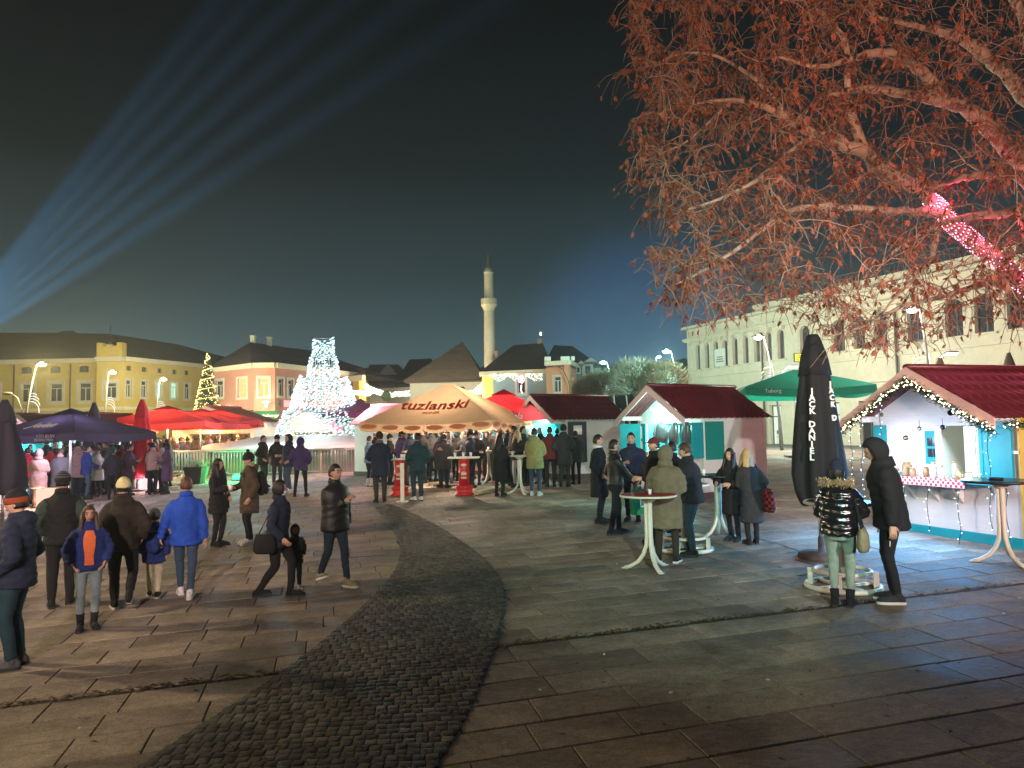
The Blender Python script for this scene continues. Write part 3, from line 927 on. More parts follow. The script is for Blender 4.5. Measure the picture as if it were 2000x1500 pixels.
# ---- long cream palace on the right
m_palace = M('palace_stucco', (.62, .54, .40), rough=.9, bump=.2, scale=2.5, var=.14)
pa = thing('cream_palace', 'long cream building with rows of arched windows behind the plane tree', 'building', (*P2(1500, 50), .5))
p0 = P2(1346, 57); p1 = P2(2000, 34); dd = (p1 - p0); p1 = p0 + dd * 1.25
zt = 9.75
wins = []
def pw(x0, x1, za, zb, **o):
    u0, _ = fuv(p0, p1, x0, 700); u1, _ = fuv(p0, p1, x1, 700)
    wins.append((u0, u1, za, zb, o))
for xc, w in ((1363, 6), (1381, 6), (1398.5, 6.5), (1416.5, 7), (1436, 7.5), (1457, 8), (1479, 9), (1502, 9), (1526, 10), (1573, 14), (1640, 17), (1680, 17), (1722, 19), (1790, 22), (1867, 26), (1926, 28), (1992, 30)):
    w *= 1.35; pw(xc - w / 2, xc + w / 2, 6.6, 8.5, hood=1, arch=1.0, mull=1, transom=0, fr=m_frame_d, t=.06)
for xc, w in ((1380, 14), (1420, 16), (1462, 18), (1510, 22), (1560, 26), (1620, 30), (1690, 34), (1770, 38), (1860, 44), (1960, 50)):
    pw(xc - w / 2, xc + w / 2, 1.0, 3.6, mull=1, transom=1, fr=m_frame_d, pane=(e_shopw if xc in (1510, 1560, 1620) else m_glass))
facade(pa, p0, p1, 0, zt, wins, m_palace, depth=.6, rev=.28)
facade(pa, p0 + Vector((9.5, 6.0)), p0, 0, zt, [], m_palace, name='end_wall')
for za, zb, o, nm in ((zt, zt + .18, .42, 'cornice'), (8.85, 9.02, .34, 'cornice'), (8.75, 8.85, .2, 'moulding'), (5.95, 6.1, .16, 'string_course'), (4.6, 4.85, .2, 'string_course')):
    ledge(pa, p0, p1, za, zb, o, m_palace, name=nm, ext=.15)
dn = (p1 - p0).normalized(); nn_ = Vector((dn.y, -dn.x))
for k, u in enumerate(np.arange(.5, 31, 1.22)):       # brackets under the cornice
    q = p0 + dn * float(u) + nn_ * .16
    b = MB(); b.box((q.x, q.y, 8.62), (.18, .3, .24), math.atan2(dn.y, dn.x)); b.build('bracket', m_palace, pa)
ua, _ = fuv(p0, p1, 1470, 650); ub, _ = fuv(p0, p1, 1990, 600)
q0, q1 = p0 + dn * ua - nn_ * .25, p0 + dn * ub - nn_ * .25
b = MB(); b.prism([(q0 + nn_ * .2).to_tuple(), (q1 + nn_ * .2).to_tuple(), (q1 - nn_ * .3).to_tuple(), (q0 - nn_ * .3).to_tuple()], zt + .19, zt + .75); b.build('attic', m_palace, pa)
b = MB()
for k in range(60):
    q = q0 + (q1 - q0) * (k + .5) / 60
    b.box((q.x, q.y, zt + 1.05), (.05, .05, .6), 0)
b.tube([(q0.x, q0.y, zt + 1.36), (q1.x, q1.y, zt + 1.36)], .05, 6); b.build('roof_railing', m_frame_d, pa)
b = MB(); r0_ = p0 + Vector((9, 5.7)); r1_ = p1 + Vector((9, 5.7))
b.add([(p0.x, p0.y, zt - .02), (p1.x, p1.y, zt - .02), (r1_.x, r1_.y, zt - .02), (r0_.x, r0_.y, zt - .02)], [(0, 1, 2, 3)]); b.build('roof', m_roof, pa)
for px in (1492, 1755):
    u, _ = fuv(p0, p1, px, 700); q = p0 + dn * u + nn_ * .14
    b = MB(); b.tube([(q.x, q.y, 8.5), (q.x, q.y, .5)], .07, 7); b.build('drainpipe', m_frame_d, pa)
# banner and yellow sign on it
def wall_panel(name, label, cat, x0, y0, x1, y1, mat, out=.08, th=.04):
    u0, z1 = fuv(p0, p1, x0, y0); u1, z0 = fuv(p0, p1, x1, y1)
    q = p0 + dn * ((u0 + u1) / 2) + nn_ * out
    t = thing(name, label, cat, (q.x, q.y, z0), math.atan2(dn.y, dn.x))
    b = MB(); b.box((0, 0, (z1 - z0) / 2), (u1 - u0, th, z1 - z0)); b.build('panel', mat, t, False)
    return t, u1 - u0, z1 - z0
bn, w, h = wall_panel('banner', 'white cloth banner hung over the arched windows of the palace', 'banner', 1397, 683, 1419, 714, m_white_pl)
b = MB()
for k in range(3): b.box((.0, -.025, .35 + k * .16), (w * (.7 - .1 * k), .006, .07))
b.build('print', m_frame_d, bn, False)
e_ysign = E('yellow_sign_light', (.85, .8, .02), .9)
ys = thing('yellow_sign', 'small yellow illuminated sign hanging left of the black parasol', 'sign', W(1563, 707, 44), .25)
b = MB(); b.box((0, 0, .26), (.84, .1, .54)); b.build('case', m_frame_d, ys, False)
b = MB(); b.box((0, -.055, .26), (.74, .01, .44)); b.build('face', e_ysign, ys, False)
b = MB()
b.box((.02, -.064, .37), (.3, .006, .05)); b.box((.05, -.064, .27), (.5, .006, .05)); b.box((-.22, -.064, .15), (.08, .006, .07)); b.box((.1, -.064, .15), (.36, .006, .04)); b.build('print', m_frame_d, ys, False)
b = MB(); b.tube([(.4, 0, .5), (.4, 0, .62), (3.4, 1.0, .62)], .03, 6); b.build('bracket', m_frame_d, ys, False)

# floodlight at the foot of the minaret
p = W(930, 790, 63); mf = thing('floodlight', 'yellow floodlight at the foot of the minaret', 'floodlight', (p.x, 63, .8))
b = MB(); b.box((0, 0, .25), (.4, .3, .3)); b.tube([(0, 0, 0), (0, 0, .15)], .05, 6); b.build('housing', m_lead, mf, False)
b = MB(); b.box((0, .16, .3), (.34, .01, .22)); b.build('lens', E('yellow_flood', (1, .9, .5), 4), mf, False)
lamp('flood_lamp', 'SPOT', (p.x, 63, 1.4), (1, .92, .50), 6500, mf, .3, spot=60, aim=(cx, cy, 10))
# ================================================================== the market
m_wpaint = M('white_board_paint', (.72, .70, .68), rough=.6, bump=.12, scale=6, var=.08, stretch=(1, 1, 6))
m_fascia = M('pink_lit_fascia', (.66, .50, .50), rough=.5, bump=.1, var=.08)  # white boards; the pink light on them is mixed into the colour
m_teal = M('teal_paint', (.01, .33, .38), rough=.5, bump=.1, scale=8, var=.12)
m_tealg = M('green_teal_paint', (.01, .24, .20), rough=.5, bump=.1, scale=8, var=.12)
m_roofsheet = M('red_metal_roof', (.12, .016, .022), rough=.38, bump=.08, scale=10, var=.2, spec=.5)
m_roofdark = M('dark_red_roof', (.11, .02, .026), rough=.45, bump=.1, scale=10, var=.25)
m_plinth = M('dark_plinth', (.10, .09, .09), rough=.8)
m_wood = M('counter_wood', (.42, .30, .18), rough=.6, bump=.2, scale=10, var=.25, stretch=(1, 8, 8))
m_black = M('black_paint', (.012, .012, .014), rough=.45, bump=.05)
m_chrome = M('steel', (.55, .56, .57), rough=.35, metal=.9, bump=.03)
m_cupw = M('paper_cup', (.85, .84, .82), rough=.6, bump=0, var=.03)
m_dkgrey = M('charcoal_cloth', (.03, .03, .034), rough=.9, bump=.3)
e_tube = E('cool_tube_light', (.70, 1.0, .95), 6.0)
e_wtube = E('warm_tube_light', (1.0, .78, .35), 4.0)
e_bulb = E('white_bulb', (.62, .90, 1.0), 5.0)
e_bulbw = E('warm_bulb', (1.0, .88, .52), 5.0)

def roof_sheet(b, p00, pu, pv, nu, nv, tile=True):
    """p00 eave corner, pu along the eave, pv up the slope"""
    n = pu.cross(pv).normalized()
    lu, lv = pu.length, pv.length
    vs = []
    for j in range(nv + 1):
        for i in range(nu + 1):
            u, v = i / nu, j / nv
            h = .016 * math.cos(u * lu / .19 * 2 * PI) if tile else 0
            st = (v * lv / .33) % 1.0
            h += .028 * (1 - st) if tile else 0
            vs.append(p00 + pu * u + pv * v + n * h)
    W_ = nu + 1
    fs = [(j * W_ + i, j * W_ + i + 1, (j + 1) * W_ + i + 1, (j + 1) * W_ + i) for j in range(nv) for i in range(nu)]
    b.add(vs, fs, 0, True)
    b.add([v - n * .03 for v in vs], [f[::-1] for f in fs], 0, True)
    k = len(vs)
    edge = [i for i in range(W_)] + [j * W_ + nu for j in range(1, nv + 1)] + [nv * W_ + i for i in range(nu - 1, -1, -1)] + [j * W_ for j in range(nv - 1, 0, -1)]
    b.add([vs[i] for i in edge] + [vs[i] - n * .03 for i in edge], [(i, len(edge) + i, len(edge) + (i + 1) % len(edge), (i + 1) % len(edge)) for i in range(len(edge))])

def shutter(parent, x, y, z0, z1, w, ang, mat, name='shutter'):
    """a hinged leaf with a raised frame; hinge at x, y"""
    o = link(name, None, parent, Matrix.Translation((x, y, 0)) @ rotz(ang)) if False else None
    b = MB()
    def bx(u0, u1, za, zb, t): 
        c = Vector(((u0 + u1) / 2, 0, (za + zb) / 2)); r = Matrix.Rotation(ang, 3, 'Z')
        q = r @ c + Vector((x, y, 0)); b.box(q, (u1 - u0, t, zb - za), r)
    bx(.06, w - .06, z0 + .06, z1 - .06, .02)
    bx(0, .06, z0, z1, .045); bx(w - .06, w, z0, z1, .045); bx(.06, w - .06, z0, z0 + .06, .044); bx(.06, w - .06, z1 - .06, z1, .044); bx(.06, w - .06, (z0 + z1) / 2 - .03, (z0 + z1) / 2 + .03, .043)
    return b.build(name, mat, parent, False)

def hut(name, label, far, near, Ls, hw=2.05, hr=2.8, op=(.25, .25, .98, 1.85), plinth=m_plinth, roofm=m_roofsheet, ovf=.6, light=(.62, 1.0, .93), power=60, porch=.45, lining=None, cat='market hut', fascia=m_fascia, tile=True, counter=True, group='wooden market huts', shutm=m_teal, back=None, sidewall=None):
    far, near = Vector(far), Vector(near)
    d = near - far; Wd = d.length
    z = min(gz(*far), gz(*near))
    t = thing(name, label, cat, (far.x, far.y, z), math.atan2(d.y, d.x), group)
    b = MB(); b.slab(-.03, Wd + .03, -.03, Ls + .03, -.3, .16); b.build('plinth', plinth, t, False)
    x0, x1, z0, z1 = op[0], Wd - op[1], op[2], op[3]
    th = .05
    b = MB()
    b.slab(0, Wd, 0, th, .161, z0); b.slab(0, x0, 0, th - .002, z0 + .001, z1); b.slab(x1, Wd, 0, th - .002, z0 + .001, z1); b.slab(0, Wd, 0, th, z1 + .001, hw)
    b.build('front_wall', m_wpaint, t, False)
    b = MB(); b.slab(0, th, th + .001, Ls - th - .001, .161, hw); b.slab(.0, Wd, Ls - th, Ls, .161, hw - .001); b.build('wall', m_wpaint, t, False)
    b = MB(); b.slab(Wd - th, Wd, th + .001, Ls - th - .001, .161, hw); b.slab(Wd + .001, Wd + .03, -.02, .08, .161, hw - .002); b.slab(Wd + .001, Wd + .03, Ls - .08, Ls + .02, .161, hw - .002); b.build('side_wall', sidewall or m_wpaint, t, False)
    b = MB(); b.slab(th + .001, Wd - th - .001, th + .001, Ls - th - .001, .1605, .2); b.build('floor', m_wood, t, False)
    eo = .12
    sl = Vector((Wd / 2 + eo, 0, (hr - hw) * (Wd / 2 + eo) / (Wd / 2)))
    ze = hr - sl.z
    for g, y in ((0, -.002), (1, Ls - .04)):
        b = MB(); b.sheet([(0.01, y, hw + .002), (Wd - .01, y, hw + .002), (Wd / 2, y, hr - .03)], .04); b.build('gable', m_wpaint, t, False)
    nu = max(10, int((Ls + ovf + .2) / .0475)); nv = max(6, int(sl.length / .082))
    if not tile: nu, nv = 2, 2
    b = MB(); roof_sheet(b, Vector((-eo, Ls + .2, ze)), Vector((0, -(Ls + .2 + ovf), 0)), sl, nu, nv, tile); b.build('roof_sheet', roofm, t, False)
    b = MB(); roof_sheet(b, Vector((Wd + eo, -ovf, ze)), Vector((0, Ls + .2 + ovf, 0)), Vector((-sl.x, 0, sl.z)), nu, nv, tile); b.build('roof_sheet', roofm, t, False)
    b = MB(); b.tube([(Wd / 2, -ovf - .02, hr + .03), (Wd / 2, Ls + .22, hr + .03)], (.05, .09), 8, hint=(0, 0, 1)); b.build('ridge_cap', roofm, t, False)
    for s in (-1, 1):
        a = Vector((Wd / 2, -ovf - .02, hr + .02)); e = Vector((Wd / 2 + s * (Wd / 2 + eo + .02), -ovf - .02, ze - .0))
        b = MB(); dn_ = Vector((0, 0, -.17))
        b.sheet([a, e, e + dn_, a + dn_] if s > 0 else [a, a + dn_, e + dn_, e], .03); b.build('barge_board', fascia, t, False)
    # soffit beams of the porch
    for x in (.04, Wd - .04):
        b = MB(); b.slab(x - .04, x + .04, -ovf + .02, -.003, hw - .1, hw); b.build('beam', m_wpaint, t, False)
    if counter:
        b = MB(); b.slab(x0 - .1, x1 + .1, -.38, .02, z0 + .002, z0 + .045); b.build('counter', m_wpaint, t, False)
        for x in (x0 + .15, (x0 + x1) / 2, x1 - .15):
            b = MB(); b.sheet([(x - .02, -.34, z0), (x - .02, -.003, z0 - .32), (x - .02, -.003, z0)], .04); b.build('bracket', m_wpaint, t, False)
    # inside: shelves, a door, a lamp that lights the hut
    b = MB(); b.slab(.1, Wd - .1, Ls - .32, Ls - .055, 1.2, 1.23); b.slab(.1, Wd - .1, Ls - .32, Ls - .055, 1.6, 1.63); b.build('shelf', m_wood, t, False)
    b = MB(); b.slab(Wd * .35, Wd * .62, Ls - .075, Ls - .052, .2, 1.75); b.build('door', back or m_teal, t, False)
    b = MB(); b.tube([(Wd * .25, Ls * .45, hw - .06), (Wd * .75, Ls * .45, hw - .06)], .025, 6); b.build('lamp_tube', e_tube, t, False)
    if power:
        wm = WM[t.name]
        lamp('hut_light', 'AREA', wm @ Vector((Wd / 2, Ls * .42, hw - .12)), light, power, t, (Wd * .6, .25), aim=wm @ Vector((Wd / 2, -.9, .2)))
        lamp('porch_light', 'POINT', wm @ Vector((Wd / 2, -ovf * .55, hw + .12)), light, power * porch, t, .06) if porch else None
        if porch: b = MB(); b.box((Wd / 2, -ovf * .55, hw + .16), (.5, .05, .04)); b.build('porch_lamp', e_tube, t, False)
    if lining:
        b = MB(); b.slab(th + .002, th + .02, th + .01, Ls - .34, .3, hw - .15); b.build('lining', lining, t, False); b = MB(); b.slab(Wd - th - .02, Wd - th - .002, th + .01, Ls - .34, .3, hw - .15); b.build('lining', lining, t, False); b = MB(); b.slab(.1, Wd * .34, Ls - .07, Ls - .052, .3, hw - .15); b.slab(Wd * .63, Wd - .1, Ls - .07, Ls - .052, .3, hw - .15); b.build('lining', lining, t, False)
    return t, Wd
s_ = Vector((.85, .53)); x_ = Vector((.53, -.85))
nB = Vector((4.62, 18.05)); fB = nB - x_ * 2.25
hutB, wB = hut('market_hut', 'white market hut with clothes hanging in its window and wavy dark red roof', fB, nB, 2.25, ovf=.7, light=(.42, 1.0, .86), power=130, porch=.4, lining=m_teal)
shutter(hutB, .27, -.03, 1.0, 1.86, .5, rad(168), m_teal); shutter(hutB, wB + .02, -.02, 1.0, 1.86, .42, rad(-80), m_teal)
shutter(hutB, .02 - .0, -.02, 1.0, 1.86, .55, rad(215), m_teal)
shutter(hutB, wB + .05, .05, .95, 1.88, .62, rad(90), m_tealg)
nA = Vector((1.75, 24.4)); fA = nA - x_ * 2.3
hutA, wA = hut('market_hut', 'pink-lit white hut with a paper notice on its dark shutter, behind the queue', fA, nA, 2.5, ovf=.6, light=(.42, 1.0, .86), power=220, porch=.5, lining=m_teal, roofm=m_roofdark)
shutter(hutA, wA + .05, .05, .55, 1.9, .75, rad(90), M('dark_slate_paint', (.04, .06, .08), rough=.5))
b = MB(); b.box((wA + .085, .42, 1.62), (.01, .34, .3)); b.build('paper_notice', m_cupw, hutA, False)
shutter(hutA, .2, -.02, 1.0, 1.86, .5, rad(200), m_teal)
hutD, wD = hut('market_hut', 'white hut half hidden at the left end of the orange parasol', (-4.46, 28.6), (-3.2, 31.0), 2.1, hw=2.1, power=70, tile=False, roofm=M('pale_roof_sheet', (.5, .3, .33)))
hutE, wE = hut('market_hut', 'brightly lit teal and white hut under the orange parasol', (-2.6, 28.2), (.35, 27.6), 2.2, power=230, tile=False, roofm=m_roofdark, lining=m_teal)
for x in (.15, .75, 2.25): shutter(hutE, x, -.03, .98, 1.9, .5, rad(20), m_teal)
hutF, wF = hut('market_kiosk', 'teal and white drinks kiosk under the dark purple parasol', (-20.6, 30.2), (-18.5, 29.8), 2.2, power=420, lining=m_teal, cat='kiosk', tile=False, group='lit drinks kiosks', light=(.55, 1, .95))
hutG, wG = hut('market_kiosk', 'bright white kiosk with a price board right of the purple parasol pole', (-18.2, 30.4), (-15.9, 30.2), 2.2, power=420, lining=m_teal, cat='kiosk', tile=False, group='lit drinks kiosks', light=(.6, 1, 1))
for h_, w_ in ((hutF, wF), (hutG, wG)):
    shutter(h_, .05, -.03, 1.0, 1.9, .45, rad(190), m_teal); shutter(h_, w_ - .05, -.03, 1.0, 1.9, .45, rad(-10), m_teal)
b = MB(); b.box((.55, -.06, 1.45), (.6, .02, .7)); bd = b.build('price_board', m_cupw, hutG, False)
b = MB()
for k in range(5): b.box((.55, -.075, 1.7 - k * .12), (.44, .006, .03))
b.build('print', m_dkgrey, bd, False)
hutH, wH = hut('market_kiosk', 'yellow-lit kiosk behind the closed red parasol', (-18.4, 40.0), (-13.6, 39.0), 2.4, power=420, cat='kiosk', tile=False, group='lit drinks kiosks', light=(1.0, .66, .18), hr=3.3, hw=2.5, roofm=M('orange_red_roof', (.45, .1, .06)), shutm=m_wood, back=m_wood)
hutI, wI = hut('market_kiosk', 'warm-lit kiosk under the right-hand red parasols', (-12.8, 41.0), (-9.6, 40.4), 2.4, power=160, cat='kiosk', tile=False, group='lit drinks kiosks', light=(1.0, .72, .25), hr=3.1, hw=2.4, roofm=m_roofdark, back=m_wood)

# ---- the big right-hand hut
sC = Vector((.949, .316)); xC = Vector((.316, -.949))
nC = Vector((7.42, 10.9)); fC = nC - xC * 2.72
m_yside = M('yellow_side_paint', (.66, .50, .12), rough=.6, var=.1)
hutC, wC = hut('market_hut', 'white hut hung with garland, icicle lights and teal shutters at the right', fC, nC, 3.4, hw=2.0, hr=2.76, op=(.62, .58, .93, 1.82), plinth=m_teal, ovf=.58, power=75, porch=.0, light=(.66, .95, 1.0), sidewall=m_yside, fascia=M('pinker_lit_fascia', (.70, .46, .44), rough=.5, bump=.1), counter=False)  # fascia colour again carries the pink light that falls on white boards
wmC = WM[hutC.name]
b = MB(); b.slab(.3, wC - .12, -.34, -.003, .93, .97); b.slab(.05, .62, -.12, -.004, .971, 1.03); b.build('counter', m_teal, hutC, False)
for x in (.9, 1.35, 1.8):
    b = MB(); b.sheet([(x - .02, -.3, .929), (x - .02, -.003, .58), (x - .02, -.003, .929)], .035); b.build('bracket', m_wpaint, hutC, False)
for x, w_, a in ((.02, .28, 4), (.60, .44, 176 - 180)):
    pass
b = MB(); b.slab(.02, .3, -.035, -.004, 1.03, 1.84); b.build('shutter', m_teal, hutC, False)
shutter(hutC, wC - .60, -.03, .98, 1.86, .56, rad(-4), m_teal)
b = MB(); b.slab(.86, .98, -.03, .03, .98, 1.82); b.slab(1.32, 1.40, -.03, .03, .98, 1.82); b.build('window_post', m_wpaint, hutC, False)
b = MB(); b.slab(1.0, 1.30, .10, .13, 1.18, 1.74); dw = b.build('inner_door', m_teal, hutC, False)
b = MB()
for xa, za in ((1.06, 1.48), (1.17, 1.48), (1.06, 1.30), (1.17, 1.30)): b.slab(xa, xa + .085, .085, .098, za, za + .14)
b.build('pane', m_glass, dw, False)
b = MB(); b.slab(1.45, 2.08, .45, .47, .98, 1.8); b.build('lit_back_panel', E('lit_panel', (.75, 1, .95), 1.1), hutC, False)
b = MB(); b.box((wC - .12, -.055, 1.42), (.3, .02, .045)); b.build('latch', m_cupw, hutC, False)
# checked cloth on the counter
def checker_mat(name='checked_cloth', c1=(.55, .03, .06, 1), c2=(.75, .62, .6, 1), scl=22):
    m, nt, N, K = new_mat(name)
    out = N('ShaderNodeOutputMaterial'); bs = N('ShaderNodeBsdfPrincipled'); ck = N('ShaderNodeTexChecker'); t = N('ShaderNodeTexCoord')
    ck.inputs['Color1'].default_value = c1; ck.inputs['Color2'].default_value = c2; ck.inputs['Scale'].default_value = scl
    bs.inputs['Roughness'].default_value = .9
    K(t.outputs['Object'], ck.inputs['Vector']); K(ck.outputs[0], bs.inputs['Base Color']); K(bs.outputs[0], out.inputs['Surface'])
    return m
m_check = checker_mat()
m_tartan = checker_mat('tartan_cloth', (.42, .03, .035, 1), (.02, .008, .01, 1), 17)
cl = tag(link('checked_cloth', None, None, wmC @ Matrix.Translation((0, 0, 0))), 'red and white checked cloth along the counter of the right hut', 'tablecloth')
b = MB(); b.slab(.52, 2.12, -.37, -.02, .972, .982); b.slab(.52, 2.12, -.385, -.371, .86, .982); b.build('cloth', m_check, cl, False)
# jars, glasses and tins on the counter
m_jar = M('amber_jar', (.35, .2, .1), rough=.2, bump=0, var=.3)
m_glassjar = M('clear_jar', (.5, .52, .5), rough=.12, bump=0, var=.1)
m_lid = M('brass_lid', (.5, .38, .16), rough=.35, metal=.8)
m_tin = M('wicker_tin', (.33, .22, .12), rough=.7, bump=.4, scale=60)
jl = ['small amber jar at the left end of the checked counter cloth', 'dark wicker tin third from the left on the checked cloth', 'white-labelled amber jar near the middle of the checked cloth', 'tall clear glass jar in the middle of the counter row', 'clear glass jar right of the tallest jar on the counter', 'small golden tin at the right end of the counter row', 'square wicker basket at the back left of the counter', 'short amber jar beside the wicker basket on the counter', 'white box at the far right of the checked counter', 'clear bottle behind the jars near the lit panel']
for k, (x, y, r_, h_, mm) in enumerate(((.72, -.25, .045, .13, m_jar), (.88, -.22, .055, .15, m_tin), (1.06, -.26, .05, .15, m_jar), (1.42, -.2, .05, .26, m_glassjar), (1.58, -.22, .045, .2, m_glassjar), (1.92, -.24, .05, .16, m_lid), (.8, -.1, .08, .24, m_tin), (1.2, -.12, .05, .17, m_jar), (2.04, -.18, .06, .12, m_cupw), (1.72, -.1, .04, .28, m_glassjar))):
    t = thing('jar' if mm in (m_jar, m_glassjar, m_lid) else 'tin', jl[k], 'jar' if mm in (m_jar, m_glassjar, m_lid) else 'tin', wmC @ Vector((x, y, .983)), R.uniform(0, 3), 'goods on the right hut counter')
    b = MB(); b.lathe([(r_ * .9, 0), (r_, .02), (r_, h_ * .75), (r_ * .7, h_ * .85), (r_ * .7, h_ * .9)], n=12); b.build('jar_body', mm, t, False)
    b = MB(); b.lathe([(r_ * .78, h_ * .88), (r_ * .78, h_)], n=12); b.build('lid', m_lid, t, False)
    b = MB(); b.tube([(r_ * 1.02 * math.cos(a), r_ * 1.02 * math.sin(a), h_ * .4) for a in np.linspace(-2.4, -.7, 7)], (.028, .002), 6, hint=(0, 0, 1)); b.build('label_band', m_cupw, t, False)
# small hanging ornament on the yellow wall
om = thing('wall_ornament', 'small dark round ornament with pointed cap on the yellow hut wall', 'ornament', wmC @ Vector((wC + .06, .22, 1.18)))
b = MB(); b.ball((0, 0, 0), (.05, .04, .05)); b.build('bauble', m_black, om, False); b = MB(); b.lathe([(.045, .05), (.005, .17)], n=10); b.build('cap', M('sand_felt', (.6, .42, .25)), om, False)

# bulbs ------------------------------------------------------------
def bulb(b, p, s, stretch=1.0, dirv=(0, 0, 1), mat=0):
    p = Vector(p); d = Vector(dirv).normalized() * s * stretch
    u = d.orthogonal().normalized() * s; w = d.cross(u).normalized() * s
    b.add([p + d, p - d, p + u, p + w, p - u, p - w], [(0, 2, 3), (0, 3, 4), (0, 4, 5), (0, 5, 2), (1, 3, 2), (1, 4, 3), (1, 5, 4), (1, 2, 5)], mat)
def garland_lights(name, label, pts, size, mat, cat='string lights', group=None, wire=True, jitter=0.0, stretch=1.0, dirv=(0, 0, 1)):
    t = thing(name, label, cat, pts[0], 0, group)
    b = MB()
    for p in pts:
        p = Vector(p)
        if jitter: p = p + Vector((R.gauss(0, jitter), R.gauss(0, jitter), R.gauss(0, jitter)))
        bulb(b, p, size * R.uniform(.8, 1.2), stretch, dirv)
    tag(b.build('bulbs', mat, t), None, None, None, 'stuff')
    if wire:
        b = MB(); b.tube(pts, .006, 4, caps=False); b.build('wire', m_dkgrey, t)
    return t
# fir garland with bulbs along the gable of the right hut
m_needle = M('fir_needles', (.012, .03, .014), rough=.8, bump=0, island=.4)
hrC, hwC = 2.76, 2.0
def barge(tt, s):      # a point along the barge board, tt 0 ridge .. 1 eave
    return Vector((wC / 2 + s * tt * (wC / 2 + .12), -.64, hrC - .17 - tt * (hrC - hwC) * (wC / 2 + .12) / (wC / 2)))
fg = thing('fir_garland', 'dark fir garland with warm bulbs along the right hut gable', 'garland', wmC @ barge(0, 1))
b = MB(); bb = MB()
path = [wmC @ barge(1 - k / 40, -1) for k in range(40)] + [wmC @ barge(k / 40, 1) for k in range(41)] + [wmC @ Vector((wC + .14, -.55 + k * .12, 1.86)) for k in range(1, 18)]
for p in path:
    for k in range(34):
        q = p + Vector((R.gauss(0, .03), R.gauss(0, .03), R.gauss(-.02, .035)))
        d_ = Vector((R.gauss(0, 1), R.gauss(0, 1), R.gauss(-.4, 1))).normalized() * R.uniform(.05, .1)
        w_ = d_.orthogonal().normalized() * .008
        b.add([q - w_, q + w_, q + d_], [(0, 1, 2)])
for i, p in enumerate(path[:84]):
    for k in range(2):
        q = p + Vector((R.gauss(-.02, .02), R.gauss(-.03, .02), R.gauss(-.02, .03))); bulb(bb, q, R.uniform(.009, .015))
tag(b.build('fir_sprigs', m_needle, fg), None, None, None, 'stuff'); tag(bb.build('bulbs', e_bulbw, fg), None, None, None, 'stuff')
# baubles
bl_ = ['silver bauble hanging lowest under the left gable slope', 'dark bauble near the left end of the gable garland', 'purple bauble right of the gable peak', 'dark bauble halfway down the right gable slope', 'large bronze bauble hanging under the right gable slope', 'round wreath medallion on the white panel left of the window', 'glass bauble over the inner teal door', 'glass bauble at the top of the lit panel', 'silver bauble near the right end of the garland']
for k, (x, y, z, r_) in enumerate(((.8, -.6, 2.02, .035), (1.0, -.6, 2.34, .03), (1.62, -.6, 2.42, .04), (2.02, -.6, 2.24, .03), (2.12, -.58, 2.02, .045), (.74, -.03, 1.62, .05), (1.28, -.3, 1.78, .04), (1.72, -.3, 1.8, .04), (2.45, -.58, 1.93, .045))):
    t = thing('bauble', bl_[k], 'bauble', wmC @ Vector((x, y, z)), 0, 'baubles on the right hut')
    b = MB(); b.ball((0, 0, 0), r_, 12, 8); b.build('ball', M('bauble_%d' % (k % 3), ((.35, .35, .38), (.05, .03, .06), (.3, .2, .14))[k % 3], rough=.15, metal=.8, bump=0), t, False)
    b = MB(); b.tube([(0, 0, r_), (0, 0, r_ + .1)], .004, 4); b.build('thread', m_dkgrey, t, False)
# icicle light strings
il = ['icicle light string hanging farthest left beside the teal post', 'icicle light string just right of the teal post', 'icicle light string over the grey panel', 'icicle light string hanging in front of the teal shutter', 'icicle light string on the right edge of the teal shutter', 'long icicle string reaching the paving below the counter', 'short icicle string under the checked cloth, left', 'short icicle string under the middle of the checked cloth', 'icicle string on the white wall behind the bar table', 'icicle string down the white wall near the yellow corner']
for k, (x, y, za, zb) in enumerate(((-.02, -.5, 1.95, .15), (.22, -.5, 2.0, .30), (.62, -.45, 2.3, 1.1), (2.28, -.3, 1.86, .98), (2.48, -.3, 1.86, .98), (1.98, -.36, .93, -.05), (.95, -.36, .9, .3), (1.42, -.36, .9, .15), (2.3, -.1, .92, .25), (2.56, -.1, .92, .15))):
    n_ = max(6, int((za - zb) / .09))
    pts = [wmC @ Vector((x + .02 * math.sin(i * 1.3), y + .01 * math.sin(i * 2.1), za + (zb - za) * i / (n_ - 1))) for i in range(n_)]
    garland_lights('icicle_lights', il[k], pts, .0075, E('blue_white_bulb', (.55, .85, 1), 4.5), 'string lights', 'icicle lights on the right hut', dirv=(1, 0, .2), stretch=1.7, jitter=.02)
lamp('icicle_glow', 'AREA', wmC @ Vector((1.4, -.7, 1.15)), (.10, .46, 1.0), 85, hutC, (2.4, .9), aim=wmC @ Vector((1.2, -2.6, 0)))
lamp('icicle_glow', 'AREA', wmC @ Vector((1.4, -1.0, 1.5)), (.60, .72, 1.0), 34, hutC, (2.4, .5), aim=wmC @ Vector((1.4, 0, .6)))

